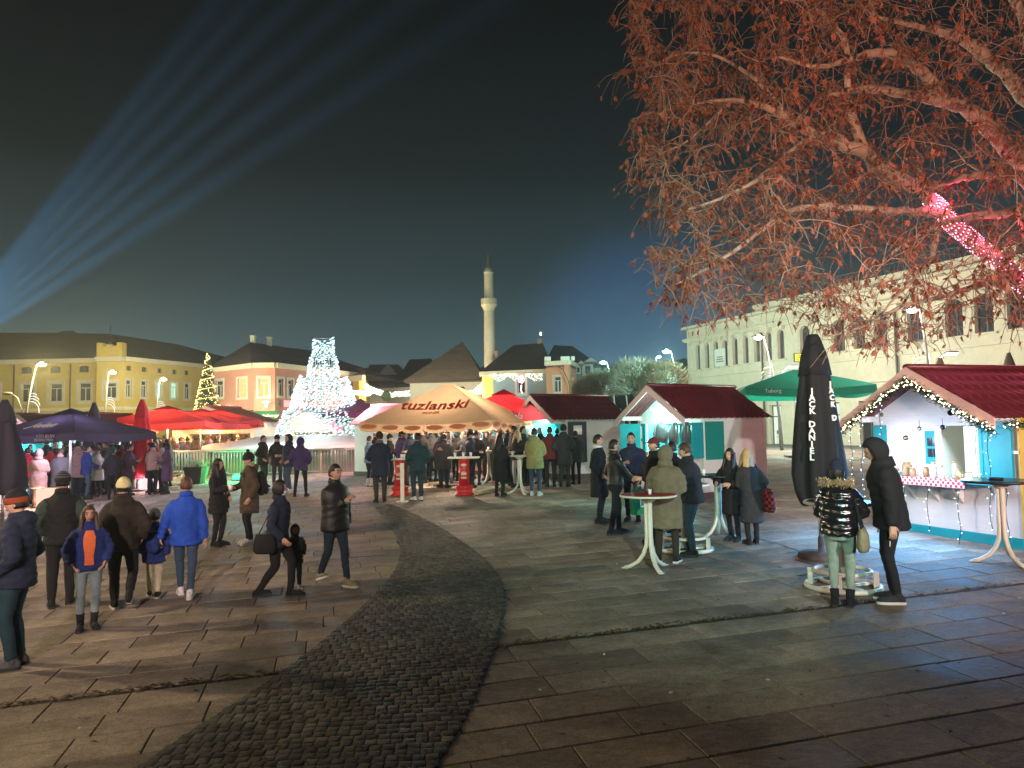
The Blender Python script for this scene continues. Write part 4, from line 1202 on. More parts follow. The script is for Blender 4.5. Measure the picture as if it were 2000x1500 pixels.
# clothes hung in hut B's window
m_leather = M('grey_leather', (.10, .10, .11), rough=.5, bump=.3)
wmB = WM[hutB.name]
for k, (x, w_, lb) in enumerate(((.95, .42, 'grey leather jacket hanging in the hut window, wider one'), (1.42, .24, 'narrow dark garment hanging right of the grey leather jacket'), (1.85, .2, 'dark scarf-like garment hanging by the open shutter'))):
    t = thing('hanging_jacket', lb, 'jacket', wmB @ Vector((x, -.12, 1.86)), math.atan2(x_.y, x_.x), 'clothes hanging in the hut window')
    b = MB(); b.rings([[Vector((w_ * sx * math.cos(a), .07 * math.sin(a), z + .03 * math.sin(3 * a))) for a in np.linspace(0, 2 * PI, 14, endpoint=False)] for z, sx in ((-.5, .5), (-.35, .52), (-.15, .5), (-.05, .42), (-.0, .1))]); b.build('garment', m_leather, t, False)
    for s in (-1, 1):
        b = MB(); b.tube([(s * w_ * .42, 0, -.06), (s * w_ * .55, -.03, -.28), (s * w_ * .5, -.04, -.55)], [.05, .045, .035], 8); b.build('sleeve', m_leather, t, False)
    b = MB(); b.tube([(0, 0, 0), (0, 0, .06), (.03, 0, .08)], .006, 5); b.build('hook', m_chrome, t, False)

# ---- parasols
def cloth_m(name, col, tr=.35): return M(name, col, rough=.85, bump=.12, scale=25, var=.1, trans=tr)
def open_parasol(name, label, cx, cy, half, zap, zeave, rot, mat, val=.28, scallop=0, vent=True, pole=m_chrome, group=None, n=4, base=True, extra=None):
    g0_ = gz(cx, cy)
    t = thing(name, label, 'parasol', (cx, cy, g0_), rot, group)
    ap, ev = zap - g0_, zeave - g0_
    b = MB(); K_ = 14
    def corner(i, f): a = PI / n + 2 * PI * i / n; r_ = half / math.cos(PI / n); return Vector((r_ * f * math.cos(a), r_ * f * math.sin(a), 0))
    for i in range(n):
        vs = []; rows = 8
        for j in range(rows + 1):
            f = .02 + .98 * j / rows
            A, B_ = corner(i, f), corner(i + 1, f)
            for k in range(K_ + 1):
                q = A.lerp(B_, k / K_)
                z = ap + (ev - ap) * f ** 1.06 - .10 * f * (1 - (2 * k / K_ - 1) ** 2) * (1 if n == 4 else .4) * half / 2
                vs.append(Vector((q.x, q.y, z)))
        w_ = K_ + 1
        b.add(vs, [(j * w_ + k, (j + 1) * w_ + k, (j + 1) * w_ + k + 1, j * w_ + k + 1) for j in range(rows) for k in range(K_)], 0, True)
        # valance
        last = vs[-w_:]
        lo = []; m_ = 12
        top = []
        for k in range(K_ * m_ // 1 + 1) if scallop else range(K_ + 1):
            f = k / (K_ * m_) if scallop else k / K_
            i0 = min(K_ - 1, int(f * K_)); q = last[i0].lerp(last[i0 + 1], f * K_ - i0)
            dz = val * (.55 + .45 * math.sqrt(max(0, 1 - (2 * ((f * scallop) % 1.0) - 1) ** 2))) if scallop else val
            out_ = Vector((q.x, q.y, 0)).normalized() * .03
            top.append(q); lo.append(q + out_ + Vector((0, 0, -dz)))
        m2 = len(top)
        b.add(top + lo, [(k, m2 + k, m2 + k + 1, k + 1) for k in range(m2 - 1)], 0, False)
    can = b.build('canopy', mat, t, False)
    if vent:
        b = MB()
        cs = [Vector((corner(i, .24).x, corner(i, .24).y, ap + (ev - ap) * .24 + .07)) for i in range(n)]
        for i in range(n): b.add([cs[i], cs[(i + 1) % n], Vector((0, 0, ap + .12))], [(0, 1, 2)])
        b.build('vent_cap', mat, t, False)
    b = MB(); b.tube([(0, 0, -.05), (0, 0, ap - .02)], .035, 10); b.build('pole', pole, t, False)
    for i in range(n):
        b = MB(); q = corner(i, .97); b.tube([(0, 0, ap - .09), (q.x, q.y, ev - .03)], .014, 5); b.build('rib', pole, t, False)
        b = MB(); q2 = corner(i, .5); b.tube([(0, 0, ev - .25), (q2.x, q2.y, ap + (ev - ap) * .5 - .08)], .012, 5); b.build('strut', pole, t, False)
    if base:
        b = MB(); b.slab(-.45, .45, -.45, .45, -.05, .05); b.lathe([(.06, .05), (.05, .4)], n=10); b.build('base', m_plinth, t, False)
    return t, can
def closed_parasol(name, label, cx, cy, prof, mat, group=None, folds=7, seed=0, pole=m_chrome, zb=.0, cap=True):
    """prof: (height above ground, radius) from bottom to top"""
    g0_ = gz(cx, cy); rr = random.Random(seed)
    t = thing(name, label, 'parasol', (cx, cy, g0_), rr.uniform(0, 3), group)
    n = folds * 6; ph = rr.uniform(0, 6)
    zs = [p[0] for p in prof]; rs = [p[1] for p in prof]
    b = MB(); rows = []
    for j in range(25):
        z = zs[0] + (zs[-1] - zs[0]) * j / 24; r_ = float(np.interp(z, zs, rs)); q = []
        for k in range(n):
            a = 2 * PI * k / n
            m_ = 1 + (.16 if j < 22 else .06) * math.sin(folds * a + ph + .25 * math.sin(z * 2.3)) + .06 * math.sin(2 * a + z * 1.7 + ph)
            q.append(Vector((r_ * m_ * math.cos(a), r_ * m_ * math.sin(a), z + .03 * math.sin(folds * a) * (1 if j == 0 else 0))))
        rows.append(q)
    b.rings(rows, 0, True, True); can = b.build('furled_canopy', mat, t, False)
    if cap:
        b = MB(); H = zs[-1]; hh = (H - zs[0]) * .24
        rt = float(np.interp(H - hh, zs, rs)) * 1.16
        rows = [[Vector((r_ * (1 + .05 * math.sin(folds * a + ph)) * math.cos(a), r_ * (1 + .05 * math.sin(folds * a + ph)) * math.sin(a), z)) for a in np.linspace(0, 2 * PI, n, endpoint=False)] for z, r_ in ((H - hh, rt), (H - hh * .5, float(np.interp(H - hh * .5, zs, rs)) * 1.14), (H - .03, rs[-1] * 1.15), (H + .02, rs[-1] * .8))]
        b.rings(rows, 0, True, True); b.build('cap_flap', mat, t, False)
    b = MB(); b.tube([(0, 0, -.05), (0, 0, zs[0] + .3)], .03, 8); b.build('pole', pole, t, False)
    b = MB(); b.lathe([(.33, -.06), (.33, .05), (.3, .075), (.05, .08), (.045, .3)], n=20); b.build('base', m_plinth, t, False)
    return t, can
m_orange = cloth_m('orange_canvas', (.62, .42, .25), .35)
zo = 2.34 + (840 - 748) / F * 24.2
px_o = W(880, 800, 24.2)
opar, ocan = open_parasol('market_parasol', 'large orange beer-garden parasol with scalloped edge and red lettering', px_o.x, 24.2, 2.15, zo, 2.34 + 13 / F * 24.2 + .06, rad(-17), m_orange, val=.26, scallop=6, vent=False)
m_redprint = M('red_print', (.55, .05, .025), bump=0, var=.1)
# lettering lies on the canopy face turned to the camera
g0_ = gz(px_o.x, 24.2); ap_, ev_ = zo - g0_, 2.34 + 13 / F * 24.2 + .06 - g0_
def on_canopy(co, f0=.56, xoff=0.0):
    x, s = co.x + xoff, co.y            # s runs up the slope
    y = -2.15 * f0 + s * .95
    f = min(1, max(.02, max(abs(x), abs(y)) / 2.15)); fk = x / (2.15 * f) if f > 0 else 0
    z = ap_ + (ev_ - ap_) * f ** 1.06 - .10 * f * (1 - min(1, fk * fk)) * 2.15 / 2
    return Vector((x, y, z + .02 + co.z))
text_mesh('tuzlanski', .62, m_redprint, ocan, Matrix(), 'lettering', offset=.016, extrude=.003, space=1.04, warp=lambda c: on_canopy(c, .60))
text_mesh('PILSNER', .16, m_redprint, ocan, Matrix(), 'lettering', offset=.002, extrude=.003, warp=lambda c: on_canopy(c, .76))
m_lred = cloth_m('scallop_red', (.62, .22, .10), .3)
b = MB()
for i in range(4):
    for k in range(6):
        f = (k + .5) / 6; A = Vector((2.18, -2.18 + 4.36 * f, 0)); A.rotate(Matrix.Rotation(i * PI / 2, 3, 'Z'))
        fk = 2 * f - 1
        z = ev_ - .10 * (1 - fk * fk) * 2.15 / 2 - .09
        tx = Vector((0, 1, 0)); tx.rotate(Matrix.Rotation(i * PI / 2, 3, 'Z')); nx_ = Vector((1, 0, 0)); nx_.rotate(Matrix.Rotation(i * PI / 2, 3, 'Z'))
        pts = [A + nx_ * .012 + tx * (.27 * math.cos(a)) + Vector((0, 0, z + .075 * math.sin(a))) for a in np.linspace(0, 2 * PI, 16, endpoint=False)]
        b.sheet(pts, .006)
b.build('valance_badges', m_lred, opar, False)
lamp('parasol_lamp', 'POINT', (px_o.x, 24.0, 2.75), (1, .76, .58), 260, opar, .1)
b = MB(); b.ball((0, -.2, 2.75 - g0_ + .1), .05); b.build('lamp_bulb', e_wtube, opar, False)

m_purple = cloth_m('dark_violet_canvas', (.055, .045, .085), .15)
pp_ = W(138, 850, 22.0)
ppar, pcan = open_parasol('market_parasol', 'dark violet open parasol with white print over the drinks kiosk', pp_.x, 22.0, 1.62, 2.34 + 48 / F * 22, 2.34 + 8 / F * 22, rad(-12), m_purple, val=.22, n=4)
lamp('parasol_lamp', 'POINT', (pp_.x, 21.6, 2.25), (.78, .66, 1.0), 190, ppar, .12)
b = MB(); b.ball((0, -.4, 2.25 - gz(pp_.x, 22)), .06); b.build('lamp_bulb', e_tube, ppar, False)
def on_p(co, half=1.62, f0=.6, a_=None, ap=2.34 + 48 / F * 22 - gz(pp_.x, 22), ev=2.34 + 8 / F * 22 - gz(pp_.x, 22), side=0):
    x, y = co.x, -half * f0 + co.y
    f = min(1, max(abs(x), abs(y)) / half); fk = x / (half * f)
    v = Vector((x, y, ap + (ev - ap) * f ** 1.06 - .1 * f * (1 - min(1, fk * fk)) * half / 2 + .015 + co.z))
    v.rotate(Matrix.Rotation(side, 3, 'Z')); return v
text_mesh('Jelen', .42, m_wtext, pcan, Matrix(), 'lettering', shear=.4, offset=.01, warp=lambda c: on_p(c))
for sx, body, sz in ((.75, 'CEO JELEN', .12), (-.8, 'CEO JELEN', .12), (.7, 'DOBRO PIVO', .1)):
    zz = 2.34 + 8 / F * 22 - gz(pp_.x, 22) - (.10 if body[0] == 'C' else .2)
    text_mesh(body, sz, m_wtext, pcan, Matrix.Translation((sx, -1.68, zz)) @ Matrix.Rotation(rad(90), 4, 'X'), 'lettering', offset=.002)
m_red = cloth_m('red_canvas', (.62, .035, .045), .4)
rl = ['large red open parasol nearest the closed red parasol', 'red open parasol behind, right of the largest one', 'dark-topped red parasol in front of the Christmas tree', 'red open parasol peeking over the orange parasol and left hut roof']
for k, (px, d, half, ya, ye_) in enumerate(((328, 33, 2.15, 797, 824), (392, 36, 2.0, 802, 826), (430, 38.5, 2.1, 802, 822), (985, 26.8, 1.75, 766, 808))):
    p = W(px, 800, d); hz = 838 + (1000 - px) * .01745
    tt, cc = open_parasol('market_parasol', rl[k], p.x, d, half, 2.34 + (hz - ya) / F * d, 2.34 + (hz - ye_) / F * d, rad((8, -5, 15, -10)[k]), m_red, val=.25, group='red parasols')
    if k == 3: text_mesh('Coca-Cola', .3, m_wtext, cc, Matrix.Translation((.3, -1.79, 2.34 + (hz - ye_) / F * d - gz(p.x, d) - .13)) @ Matrix.Rotation(rad(90), 4, 'X'), 'lettering', shear=.3)
    lamp('parasol_lamp', 'POINT', (p.x, d - .3, 2.34 + (hz - ye_) / F * d - .15), (1, .62, .3) if k < 3 else (1, .35, .3), 260, tt, .1)  # lamp added under each red canopy to brighten it
p = W(704, 800, 37); open_parasol('market_parasol', 'plum red open parasol just right of the light sculpture', p.x, 37, 1.3, 2.34 + (843 - 783) / F * 37, 2.34 + (843 - 803) / F * 37, 0, cloth_m('plum_canvas', (.14, .02, .06), .3), group='red parasols')
m_green = cloth_m('green_canvas', (.01, .22, .15), .45)
p = W(1553, 760, 30); gpar, gcan = open_parasol('cafe_parasol', 'wide green open parasol over the cafe tables by the palace', p.x, 30, 2.35, 2.34 + (829 - 722) / F * 30, 2.34 + (829 - 760) / F * 30, rad(-8), m_green, val=.3, vent=False)
zz = 2.34 + (829 - 760) / F * 30 - gz(p.x, 30) - .17
b = MB()
for s, x in ((-1, -.25), (1, .1)):
    b.tube([(.0 + .1 * math.cos(a), -2.41, zz + .12 * math.sin(a) * s * .6 + (.07 * s)) for a in np.linspace(0, 2 * PI, 14, endpoint=False)], .014, 5, closed=True)
b.build('emblem', m_wtext, gcan, False)
text_mesh('Tuborg', .2, m_wtext, gcan, Matrix.Translation((.52, -2.41, zz)) @ Matrix.Rotation(rad(90), 4, 'X'), 'lettering')
text_mesh('Tuborg', .2, m_wtext, gcan, Matrix.Translation((-1.35, -2.41, zz)) @ Matrix.Rotation(rad(90), 4, 'X'), 'lettering')
lamp('parasol_lamp', 'POINT', (p.x, 29.6, 2.9), (.8, 1, .8), 70, gpar, .1)
b = MB(); b.ball((0, -.3, 2.2), .06); b.build('lamp_bulb', e_tube, gpar, False)

pbk = G(1608, 1088)
m_bcan = cloth_m('black_canvas', (.012, .012, .014), 0)
k_ = pbk.y / F
bpar, bcan = closed_parasol('closed_parasol', 'tall closed black parasol with white lettering beside the right hut', pbk.x - .02, pbk.y, [(.78, .24), (.95, .31), (1.2, .34), (1.6, .31), (2.2, .26), (2.7, .20), (3.05, .15), (3.27, .085)], m_bcan, seed=5)
def stack_text(body, px, y0, dy, size, dia):
    for i, ch in enumerate(body):
        y = y0 + i * dy
        z = W(px, y, pbk.y).z; g_ = gz(pbk.x, pbk.y)
        r_ = float(np.interp(z - g_, [.78, .95, 1.2, 1.6, 2.2, 2.7, 3.05, 3.27], [.24, .31, .34, .31, .26, .20, .15, .085]))
        x = W(px + dia * i, y, pbk.y - .2).x - pbk.x
        yy = -math.sqrt(max(.01, (r_ * 1.19) ** 2 - x * x)) - .012
        m = Matrix.Translation((pbk.x - .02 + x, pbk.y + yy, z)) @ rotz(math.atan2(x, -yy) * .8) @ Matrix.Rotation(rad(90), 4, 'X')
        text_mesh(ch, size, m_wtext, bcan, WM[bcan.name].inverted() @ m, 'letter', offset=.004, extrude=.01)
stack_text('JACK DANIEL', 1586, 766, 12.6, .12, -.45)
stack_text('JACK D', 1622, 752, 13, .11, .7)
cl_ = [('closed_parasol', 'closed dark violet parasol cut off by the left edge', 10, 18.6, 782, m_purple, 1.35, .45), ('closed_parasol', 'slim closed dark parasol between the violet and red open parasols', 184, 27, 787, m_purple, 1.1, .36), ('closed_parasol', 'closed bright red parasol standing before the yellow-lit kiosk', 278, 26.5, 781, cloth_m('bright_red_canvas', (.75, .03, .07), .3), .95, .40), ('closed_parasol', 'closed beige parasol far right behind the right hut roof', 1970, 22, 690, cloth_m('beige_canvas', (.6, .52, .4), .2), 1.1, .33), ('closed_parasol', 'closed beige parasol under the lamp behind the right hut', 1836, 23, 700, cloth_m('beige_canvas', (.6, .52, .4), .2), 1.1, .33)]
for k, (nm, lb, px, d, ya, mm, zb_, rm) in enumerate(cl_):
    p = W(px, ya, d); hgt = p.z - gz(p.x, d)
    closed_parasol(nm, lb, p.x, d, [(zb_ * .55, rm * .75), (zb_ * .75, rm), (zb_ * 1.2, rm * .95), (hgt * .72, rm * .62), (hgt * .9, rm * .4), (hgt, rm * .16)], mm, seed=k + 9, group='closed parasols')

# ---- covered fountain, light sculpture, barriers
m_tarp = M('grey_tarpaulin', (.42, .38, .33), rough=.6, bump=.4, scale=5, var=.14)
m_timber = M('scaffold_timber', (.34, .24, .15), rough=.8, bump=.3)
fx, fy = W(632, 850, 36.8).x, 36.8; FK = 1.1
fo_ = thing('covered_fountain', 'round fountain covered with a sagging grey tarpaulin behind the barriers', 'fountain', (fx, fy, .5))
b = MB(); rows = []
n = 72
for z, r_ in ((.0, 5.05), (1.12, 5.1), (1.2, 5.08), (1.33, 4.7), (1.48, 3.9), (1.62, 2.9), (1.68, 1.6), (1.7, .3)):
    rows.append([Vector((fx + FK * (r_ + .05 * math.sin(9 * a) * (r_ < 5)) * math.cos(a), fy + FK * r_ * math.sin(a), .5 + z + (.05 * math.sin(7 * a + r_ * 3) + .03 * math.sin(13 * a + r_ * 5)) * (1 if .5 < r_ < 5.09 and z > 1.13 else 0) - (.06 * abs(math.sin(4.5 * a)) if abs(z - 1.12) < .01 else 0))) for a in np.linspace(0, 2 * PI, n, endpoint=False)])
b.rings(rows[1:], 0, True, True); b.build('tarpaulin', m_tarp, fo_)
b = MB(); b.rings([[Vector((fx + r_ * math.cos(a), fy + r_ * math.sin(a), .5 + z)) for a in np.linspace(0, 2 * PI, n, endpoint=False)] for z, r_ in ((-.1, 5.0), (1.1, 5.0))], 0, True, False); b.build('basin', M('basin_stone', (.22, .2, .18), rough=.8, bump=.4), fo_)
for k in range(22):
    a = 2 * PI * (k + .3) / 22; q = Vector((fx + 5.5 * math.cos(a), fy + 5.5 * math.sin(a), .5))
    b = MB(); b.box(q + Vector((0, 0, .5)), (.07, .07, 1.2), a); b.build('post', m_timber, fo_)
ls = thing('light_sculpture', 'tall bell-shaped sculpture of cool white light strings on the fountain', 'light sculpture', (fx, fy, 2.2))
s = fy / F
def lz(y): return W(632, y, fy).z
prof = [(851, 90), (840, 87), (828, 82), (818, 78), (806, 73), (803, 63), (790, 61), (775, 57), (760, 52), (749, 48), (741, 44), (738, 31), (715, 28), (699, 26), (696, 20.5), (680, 20), (663, 18.5)]
pz = [lz(y) for y, r_ in prof]; pr = [r_ * s for y, r_ in prof]
b = MB(); bw = MB()
rowsN = 42
for j in range(rowsN):
    z = pz[0] + (pz[-1] - pz[0]) * (j + .3) / rowsN; r_ = float(np.interp(z, pz, pr))
    yy = 851 - (z - pz[0]) / (pz[-1] - pz[0]) * 188
    nb = max(16, int(2 * PI * r_ / .165))
    for k in range(nb):
        a = 2 * PI * (k + .5 * (j % 2)) / nb + R.gauss(0, .035)
        ph_ = (a / (2 * PI) * 6) % 1.0
        if 815 < yy < 848 and .25 < ph_ < .75 and R.random() < .72: continue        # arched openings at the foot
        if 697 < yy < 717 and ph_ < .5 and R.random() < .6: continue
        if 797 < yy < 806 and R.random() < .55: continue
        q = Vector((fx + r_ * math.cos(a), fy + r_ * math.sin(a), z + R.gauss(0, .05) + .12 * math.sin(a * 2 + 1)))
        bulb(b, q, R.uniform(.022, .036), 2.4, (.9, .1, .55))
tag(b.build('bulbs', E('cool_bulb', (.56, .91, 1.0), 1.8), ls), None, None, None, 'stuff')
for z, r_ in zip(pz, pr):
    bw.tube([(fx + r_ * .99 * math.cos(a), fy + r_ * .99 * math.sin(a), z) for a in np.linspace(0, 2 * PI, 24, endpoint=False)], .018, 4, closed=True)
for k in range(18):
    a = 2 * PI * k / 18
    bw.tube([(fx + r_ * .99 * math.cos(a), fy + r_ * .99 * math.sin(a), z) for z, r_ in zip(pz, pr)], .016, 4)
bw.build('wire_frame', m_chrome, ls)
b = MB()
for k in range(70):
    bulb(b, W(R.uniform(697, 722), R.uniform(828, 852), fy - .6), .035, 1.8, (.9, .1, .5))
tag(b.build('bulb_cluster', e_bulb, ls), None, None, None, 'stuff')
for px, py, col, nm in ((578, 826, (1, .95, .25), 'yellow_glow_ball'), (650, 830, (1, .12, .2), 'red_glow_ball'), (662, 838, (1, .15, .2), 'red_glow_ball')):
    b = MB(); b.ball(W(px, py, fy - 1.1), .16 if 'red' in nm else .2); b.build(nm, E(nm, col, 1.6), ls)
lamp('sculpture_and_fill_light', 'POINT', (fx, fy - .3, 3.6), (.6, .9, 1.0), 350, ls, 1.0)
lamp('sculpture_and_fill_light', 'POINT', (fx - 1.0, fy - 6.6, 3.6), (.7, .9, 1.0), 520, ls, .5)  # added ahead of the sculpture, without a fitting, as fill light
lamp('sculpture_and_fill_light', 'POINT', (fx + 3.3, fy - 6.4, 3.2), (1, .42, .45), 420, ls, .3)  # added pink fill for the fountain cover, no fitting of its own

def barrier_proto():
    t = thing('crowd_barrier', 'x', 'barrier', (0, 0, 0), 0, 'steel crowd barriers')
    r_ = .06; w2 = 1.08
    pts = [(-w2, 0, .16)] + [(-w2, 0, 1.02), (-w2 + .03, 0, 1.07), (-w2 + .08, 0, 1.1), (w2 - .08, 0, 1.1), (w2 - .03, 0, 1.07), (w2, 0, 1.02), (w2, 0, .16)]
    b = MB(); b.tube(pts, .021, 6); b.tube([(-w2, 0, .2), (w2, 0, .2)], .018, 6); b.build('frame', m_galv, t, False)
    me = MB(); me.tube([(0, 0, .2), (0, 0, 1.09)], .009, 5); bar = me.mesh('bar', m_galv)
    for k in range(16): link('bar', bar, t, Matrix.Translation((-w2 + (k + 1) * 2 * w2 / 17, 0, 0)))
    fm = MB(); fm.tube([(0, -.28, 0), (0, -.2, .05), (0, 0, .17), (0, .2, .05), (0, .28, 0)], .016, 5); ft = fm.mesh('foot', m_galv)
    for x in (-.8, .8): link('foot', ft, t, Matrix.Translation((x, 0, 0)))
    return t
m_galv = M('galvanised_steel', (.45, .45, .43), rough=.45, metal=.6, bump=.05)
bp0 = barrier_proto()
bl_lab = ['crowd barrier at the left end of the row, behind the planter', 'green-lit crowd barrier second in the row', 'crowd barrier behind the woman with the white cup', 'crowd barrier behind the man in the pompom beanie', 'crowd barrier right of the three standing men', 'crowd barrier at the right end, beside the light blue jacket', 'crowd barrier in the second row beside the fountain, left one', 'crowd barrier in the second row beside the fountain, right one']
line = [G(322, 931), G(395, 933), G(466, 934), G(545, 932), G(625, 930), G(702, 928)]
bpos = [(p.x, p.y, a) for p, a in zip(line, (4, 2, -2, 0, 1, 3))]
for px, d in ((352, 33.5), (400, 33.0)):
    p = W(px, 880, d); bpos.append((p.x, p.y, 8))
for k, (x, y, a) in enumerate(bpos):
    m = Matrix.Translation((x, y, gz(x, y))) @ rotz(rad(a))
    if k == 0: bp0.matrix_basis = m; WM[bp0.name] = m; bp0['label'] = bl_lab[0]
    else: copy_tree(bp0, m, bl_lab[k])
# green floodlight by the barriers
p = W(462, 925, 29.4); p.z = gz(p.x, 29.4); fl = thing('floodlight', 'low green floodlight shining on the paving behind the barriers', 'floodlight', p)
b = MB(); b.box((0, 0, .14), (.3, .12, .2), Matrix.Rotation(-.4, 3, 'X')); b.tube([(-.18, 0, .0), (-.18, 0, .16)], .012, 5); b.tube([(.18, 0, 0), (.18, 0, .16)], .012, 5); b.build('housing', m_black, fl, False)
b = MB(); b.box((0, -.065, .16), (.26, .01, .16), Matrix.Rotation(-.4, 3, 'X')); b.build('lens', E('green_lens', (.05, 1, .25), 3.0), fl, False)
lamp('floodlight_lamp', 'POINT', p + Vector((0, -.25, .35)), (.04, 1, .22), 120, fl, .08)
lamp('floodlight_lamp', 'SPOT', p + Vector((.1, -.3, .3)), (.04, 1, .22), 420, fl, .1, spot=100, aim=p + Vector((-1.6, 1.0, .35)))

# planter
p = G(383, 945); pl = thing('planter', 'dark square planter with pale dry plants behind the walkers', 'planter', p)
b = MB(); b.rings([[Vector((sx * w_, sy * w_, z)) for sx, sy in ((-1, -1), (1, -1), (1, 1), (-1, 1))] for z, w_ in ((0, .24), (.62, .36), (.66, .36))], 0, False); b.build('pot', M('dark_pot', (.04, .035, .03), rough=.6), pl, False)
b = MB()
for k in range(160):
    a = R.uniform(0, 2 * PI); r_ = R.uniform(0, .3); q = Vector((r_ * math.cos(a), r_ * math.sin(a), .62)); e = q + Vector((R.gauss(0, .16), R.gauss(0, .16), R.uniform(.1, .34)))
    w_ = (e - q).orthogonal().normalized() * .02; mid = (q + e) / 2; b.add([q, mid - w_, e, mid + w_], [(0, 1, 2, 3)])
tag(b.build('leaves', M('dry_plant', (.35, .3, .2), island=.3), pl, False), None, None, None, 'stuff')

# ---- Christmas tree
p = W(405, 800, 50); xt = thing('christmas_tree', 'tall slim Christmas tree with warm yellow lights before the rose house', 'christmas tree', (p.x, 50, .5))
zt_, zb_ = W(405, 690, 50).z, W(405, 812, 50).z
b = MB(); b.tube([(p.x, 50, .5), (p.x, 50, zt_)], [.1, .02], 8); b.build('trunk', m_timber, xt)
b = MB(); bb = MB()
def xr(z): return .06 + .85 * (1 - (z - zb_) / (zt_ - zb_))
for k in range(5200):
    z = zb_ + (zt_ - zb_) * (1 - math.sqrt(R.random())); a = R.uniform(0, 2 * PI); r_ = xr(z) * R.uniform(.45, 1.05)
    q = Vector((p.x + r_ * math.cos(a), 50 + r_ * math.sin(a), z)); d_ = Vector((math.cos(a), math.sin(a), R.uniform(-.8, .1))) * R.uniform(.1, .2); w_ = Vector((-math.sin(a), math.cos(a), 0)) * .035
    b.add([q - w_, q + w_, q + d_], [(0, 1, 2)])
for k in range(150):
    z = zb_ + (zt_ - zb_) * (1 - math.sqrt(R.random())); a = R.uniform(PI, 2 * PI); r_ = xr(z) * 1.02
    bulb(bb, (p.x + r_ * math.cos(a), 50 + r_ * math.sin(a), z), R.uniform(.025, .045))
for k in range(260):
    f = k / 260; z = zb_ + (zt_ - zb_) * f; a = f * 2 * PI * 6.5; r_ = xr(z) * 1.04
    bulb(bb, (p.x + r_ * math.cos(a), 50 + r_ * math.sin(a), z), .034)
tag(b.build('crown', m_needle, xt), None, None, None, 'stuff')
xl = thing('string_lights', 'warm yellow string lights spiralling round the Christmas tree', 'string lights', (p.x, 50, zb_))
tag(bb.build('bulbs', E('yellow_bulb', (1, .78, .22), 3.0), xl), None, None, None, 'stuff')

# ---- facade garlands
def scatter_pts(poly_fn, n): return [poly_fn() for _ in range(n)]
gl = thing('string_lights', 'icicle garland of warm white bulbs under the blue house eave', 'string lights', W(960, 735, 60))
b = MB()
for k in range(420):
    x = R.uniform(955, 1060)
    dp = 5 + 10 * abs(math.sin((x - 955) / 12.0)); y = 730 + R.random() ** 1.3 * dp
    if 1012 < x < 1026: continue
    dd_ = np.interp(x, [944, 1071], [62.5, 60.4]); bulb(b, W(x, y + (1000 - x) * .0, dd_), .034)
tag(b.build('bulbs', E('garland_bulb', (1, 1, .72), 1.8), gl), None, None, None, 'stuff')
b = MB(); b.tube([W(955, 730, 62.2), W(1060, 727, 60.5)], .015, 4); b.build('wire', m_dkgrey, gl)
gl = thing('lit_ornament', 'pink glowing ornament in the middle of the blue facade', 'light ornament', W(1018, 765, 60.5))
b = MB()
for k in range(5):
    a = k * 1.256; c = W(1018 + 3.4 * math.cos(a), 748 - 7 + 4 * math.sin(a), 60.9)
    b.tube([c + Vector((.13 * math.cos(q), 0, .13 * math.sin(q))) for q in np.linspace(0, 2 * PI, 10, endpoint=False)], .035, 5, closed=True)
b.tube([W(1018, 752, 60.9), W(1017, 762, 60.9), W(1020, 768, 60.9)], .05, 5); b.build('tube_light', E('pink_tube', (1, .45, .6), 2.5), gl)
gl = thing('string_lights', 'dense warm white light curtain by the white hall corner', 'string lights', W(935, 770, 66))
b = MB()
for k in range(460):
    f = R.random(); x = 905 + 50 * f; yt = np.interp(x, [905, 925, 940, 955], [766, 760, 745, 732]); y = yt + R.random() * np.interp(x, [905, 940, 955], [4, 24, 38])
    bulb(b, W(x, y, 65 + R.uniform(-1, 1)), .045)
tag(b.build('bulbs', E('curtain_bulb', (1, .95, .6), 1.9), gl), None, None, None, 'stuff')
b = MB(); b.tube([W(905, 766, 65), W(925, 760, 65), W(940, 745, 65), W(955, 732, 65)], .02, 4); b.build('wire', m_dkgrey, gl)
gl = thing('string_lights', 'thick white light garland swooping from the cream house over the street', 'string lights', W(712, 745, 66))
b = MB()
for k in range(900):
    f = R.random()
    if f < .55: g_ = R.random(); x = 710 + 45 * g_; y = np.interp(x, [710, 722, 740, 755], [748, 758, 764, 770]) + R.uniform(-4, 9) * (1 - .3 * g_); d_ = 66 + 8 * g_
    elif f < .8: g_ = R.random(); x = 685 + 40 * g_; y = 765 + R.uniform(-4, 10) * (.4 + g_ * .6); d_ = 64
    else: g_ = R.random(); x = 758 + 45 * g_; y = 771 - 3 * g_ + R.uniform(-5, 5); d_ = 75
    bulb(b, W(x, y, d_ + R.uniform(-.6, .6)), .05, 1.7, (.9, .1, .45))
tag(b.build('bulbs', E('street_bulb', (1, .97, .78), 1.9), gl), None, None, None, 'stuff')
b = MB(); b.tube([W(685, 766, 64), W(712, 760, 66), W(740, 766, 72), W(805, 768, 75)], .02, 4); b.build('wire', m_dkgrey, gl)
lamp('garland_glow', 'POINT', W(905, 778, 63), (1, .90, .66), 900, gl, .6)
lamp('garland_glow', 'POINT', W(735, 775, 64), (1, .9, .6), 500, gl, .6)
tp = thing('topiary', 'round clipped tree beside the white street garland', 'tree', (*P2(754, 70), .5))
q = W(754, 774, 70)
b = MB(); b.tube([(q.x, 70, .5), (q.x, 70, q.z)], .07, 6); b.build('trunk', m_timber, tp)
b = MB()
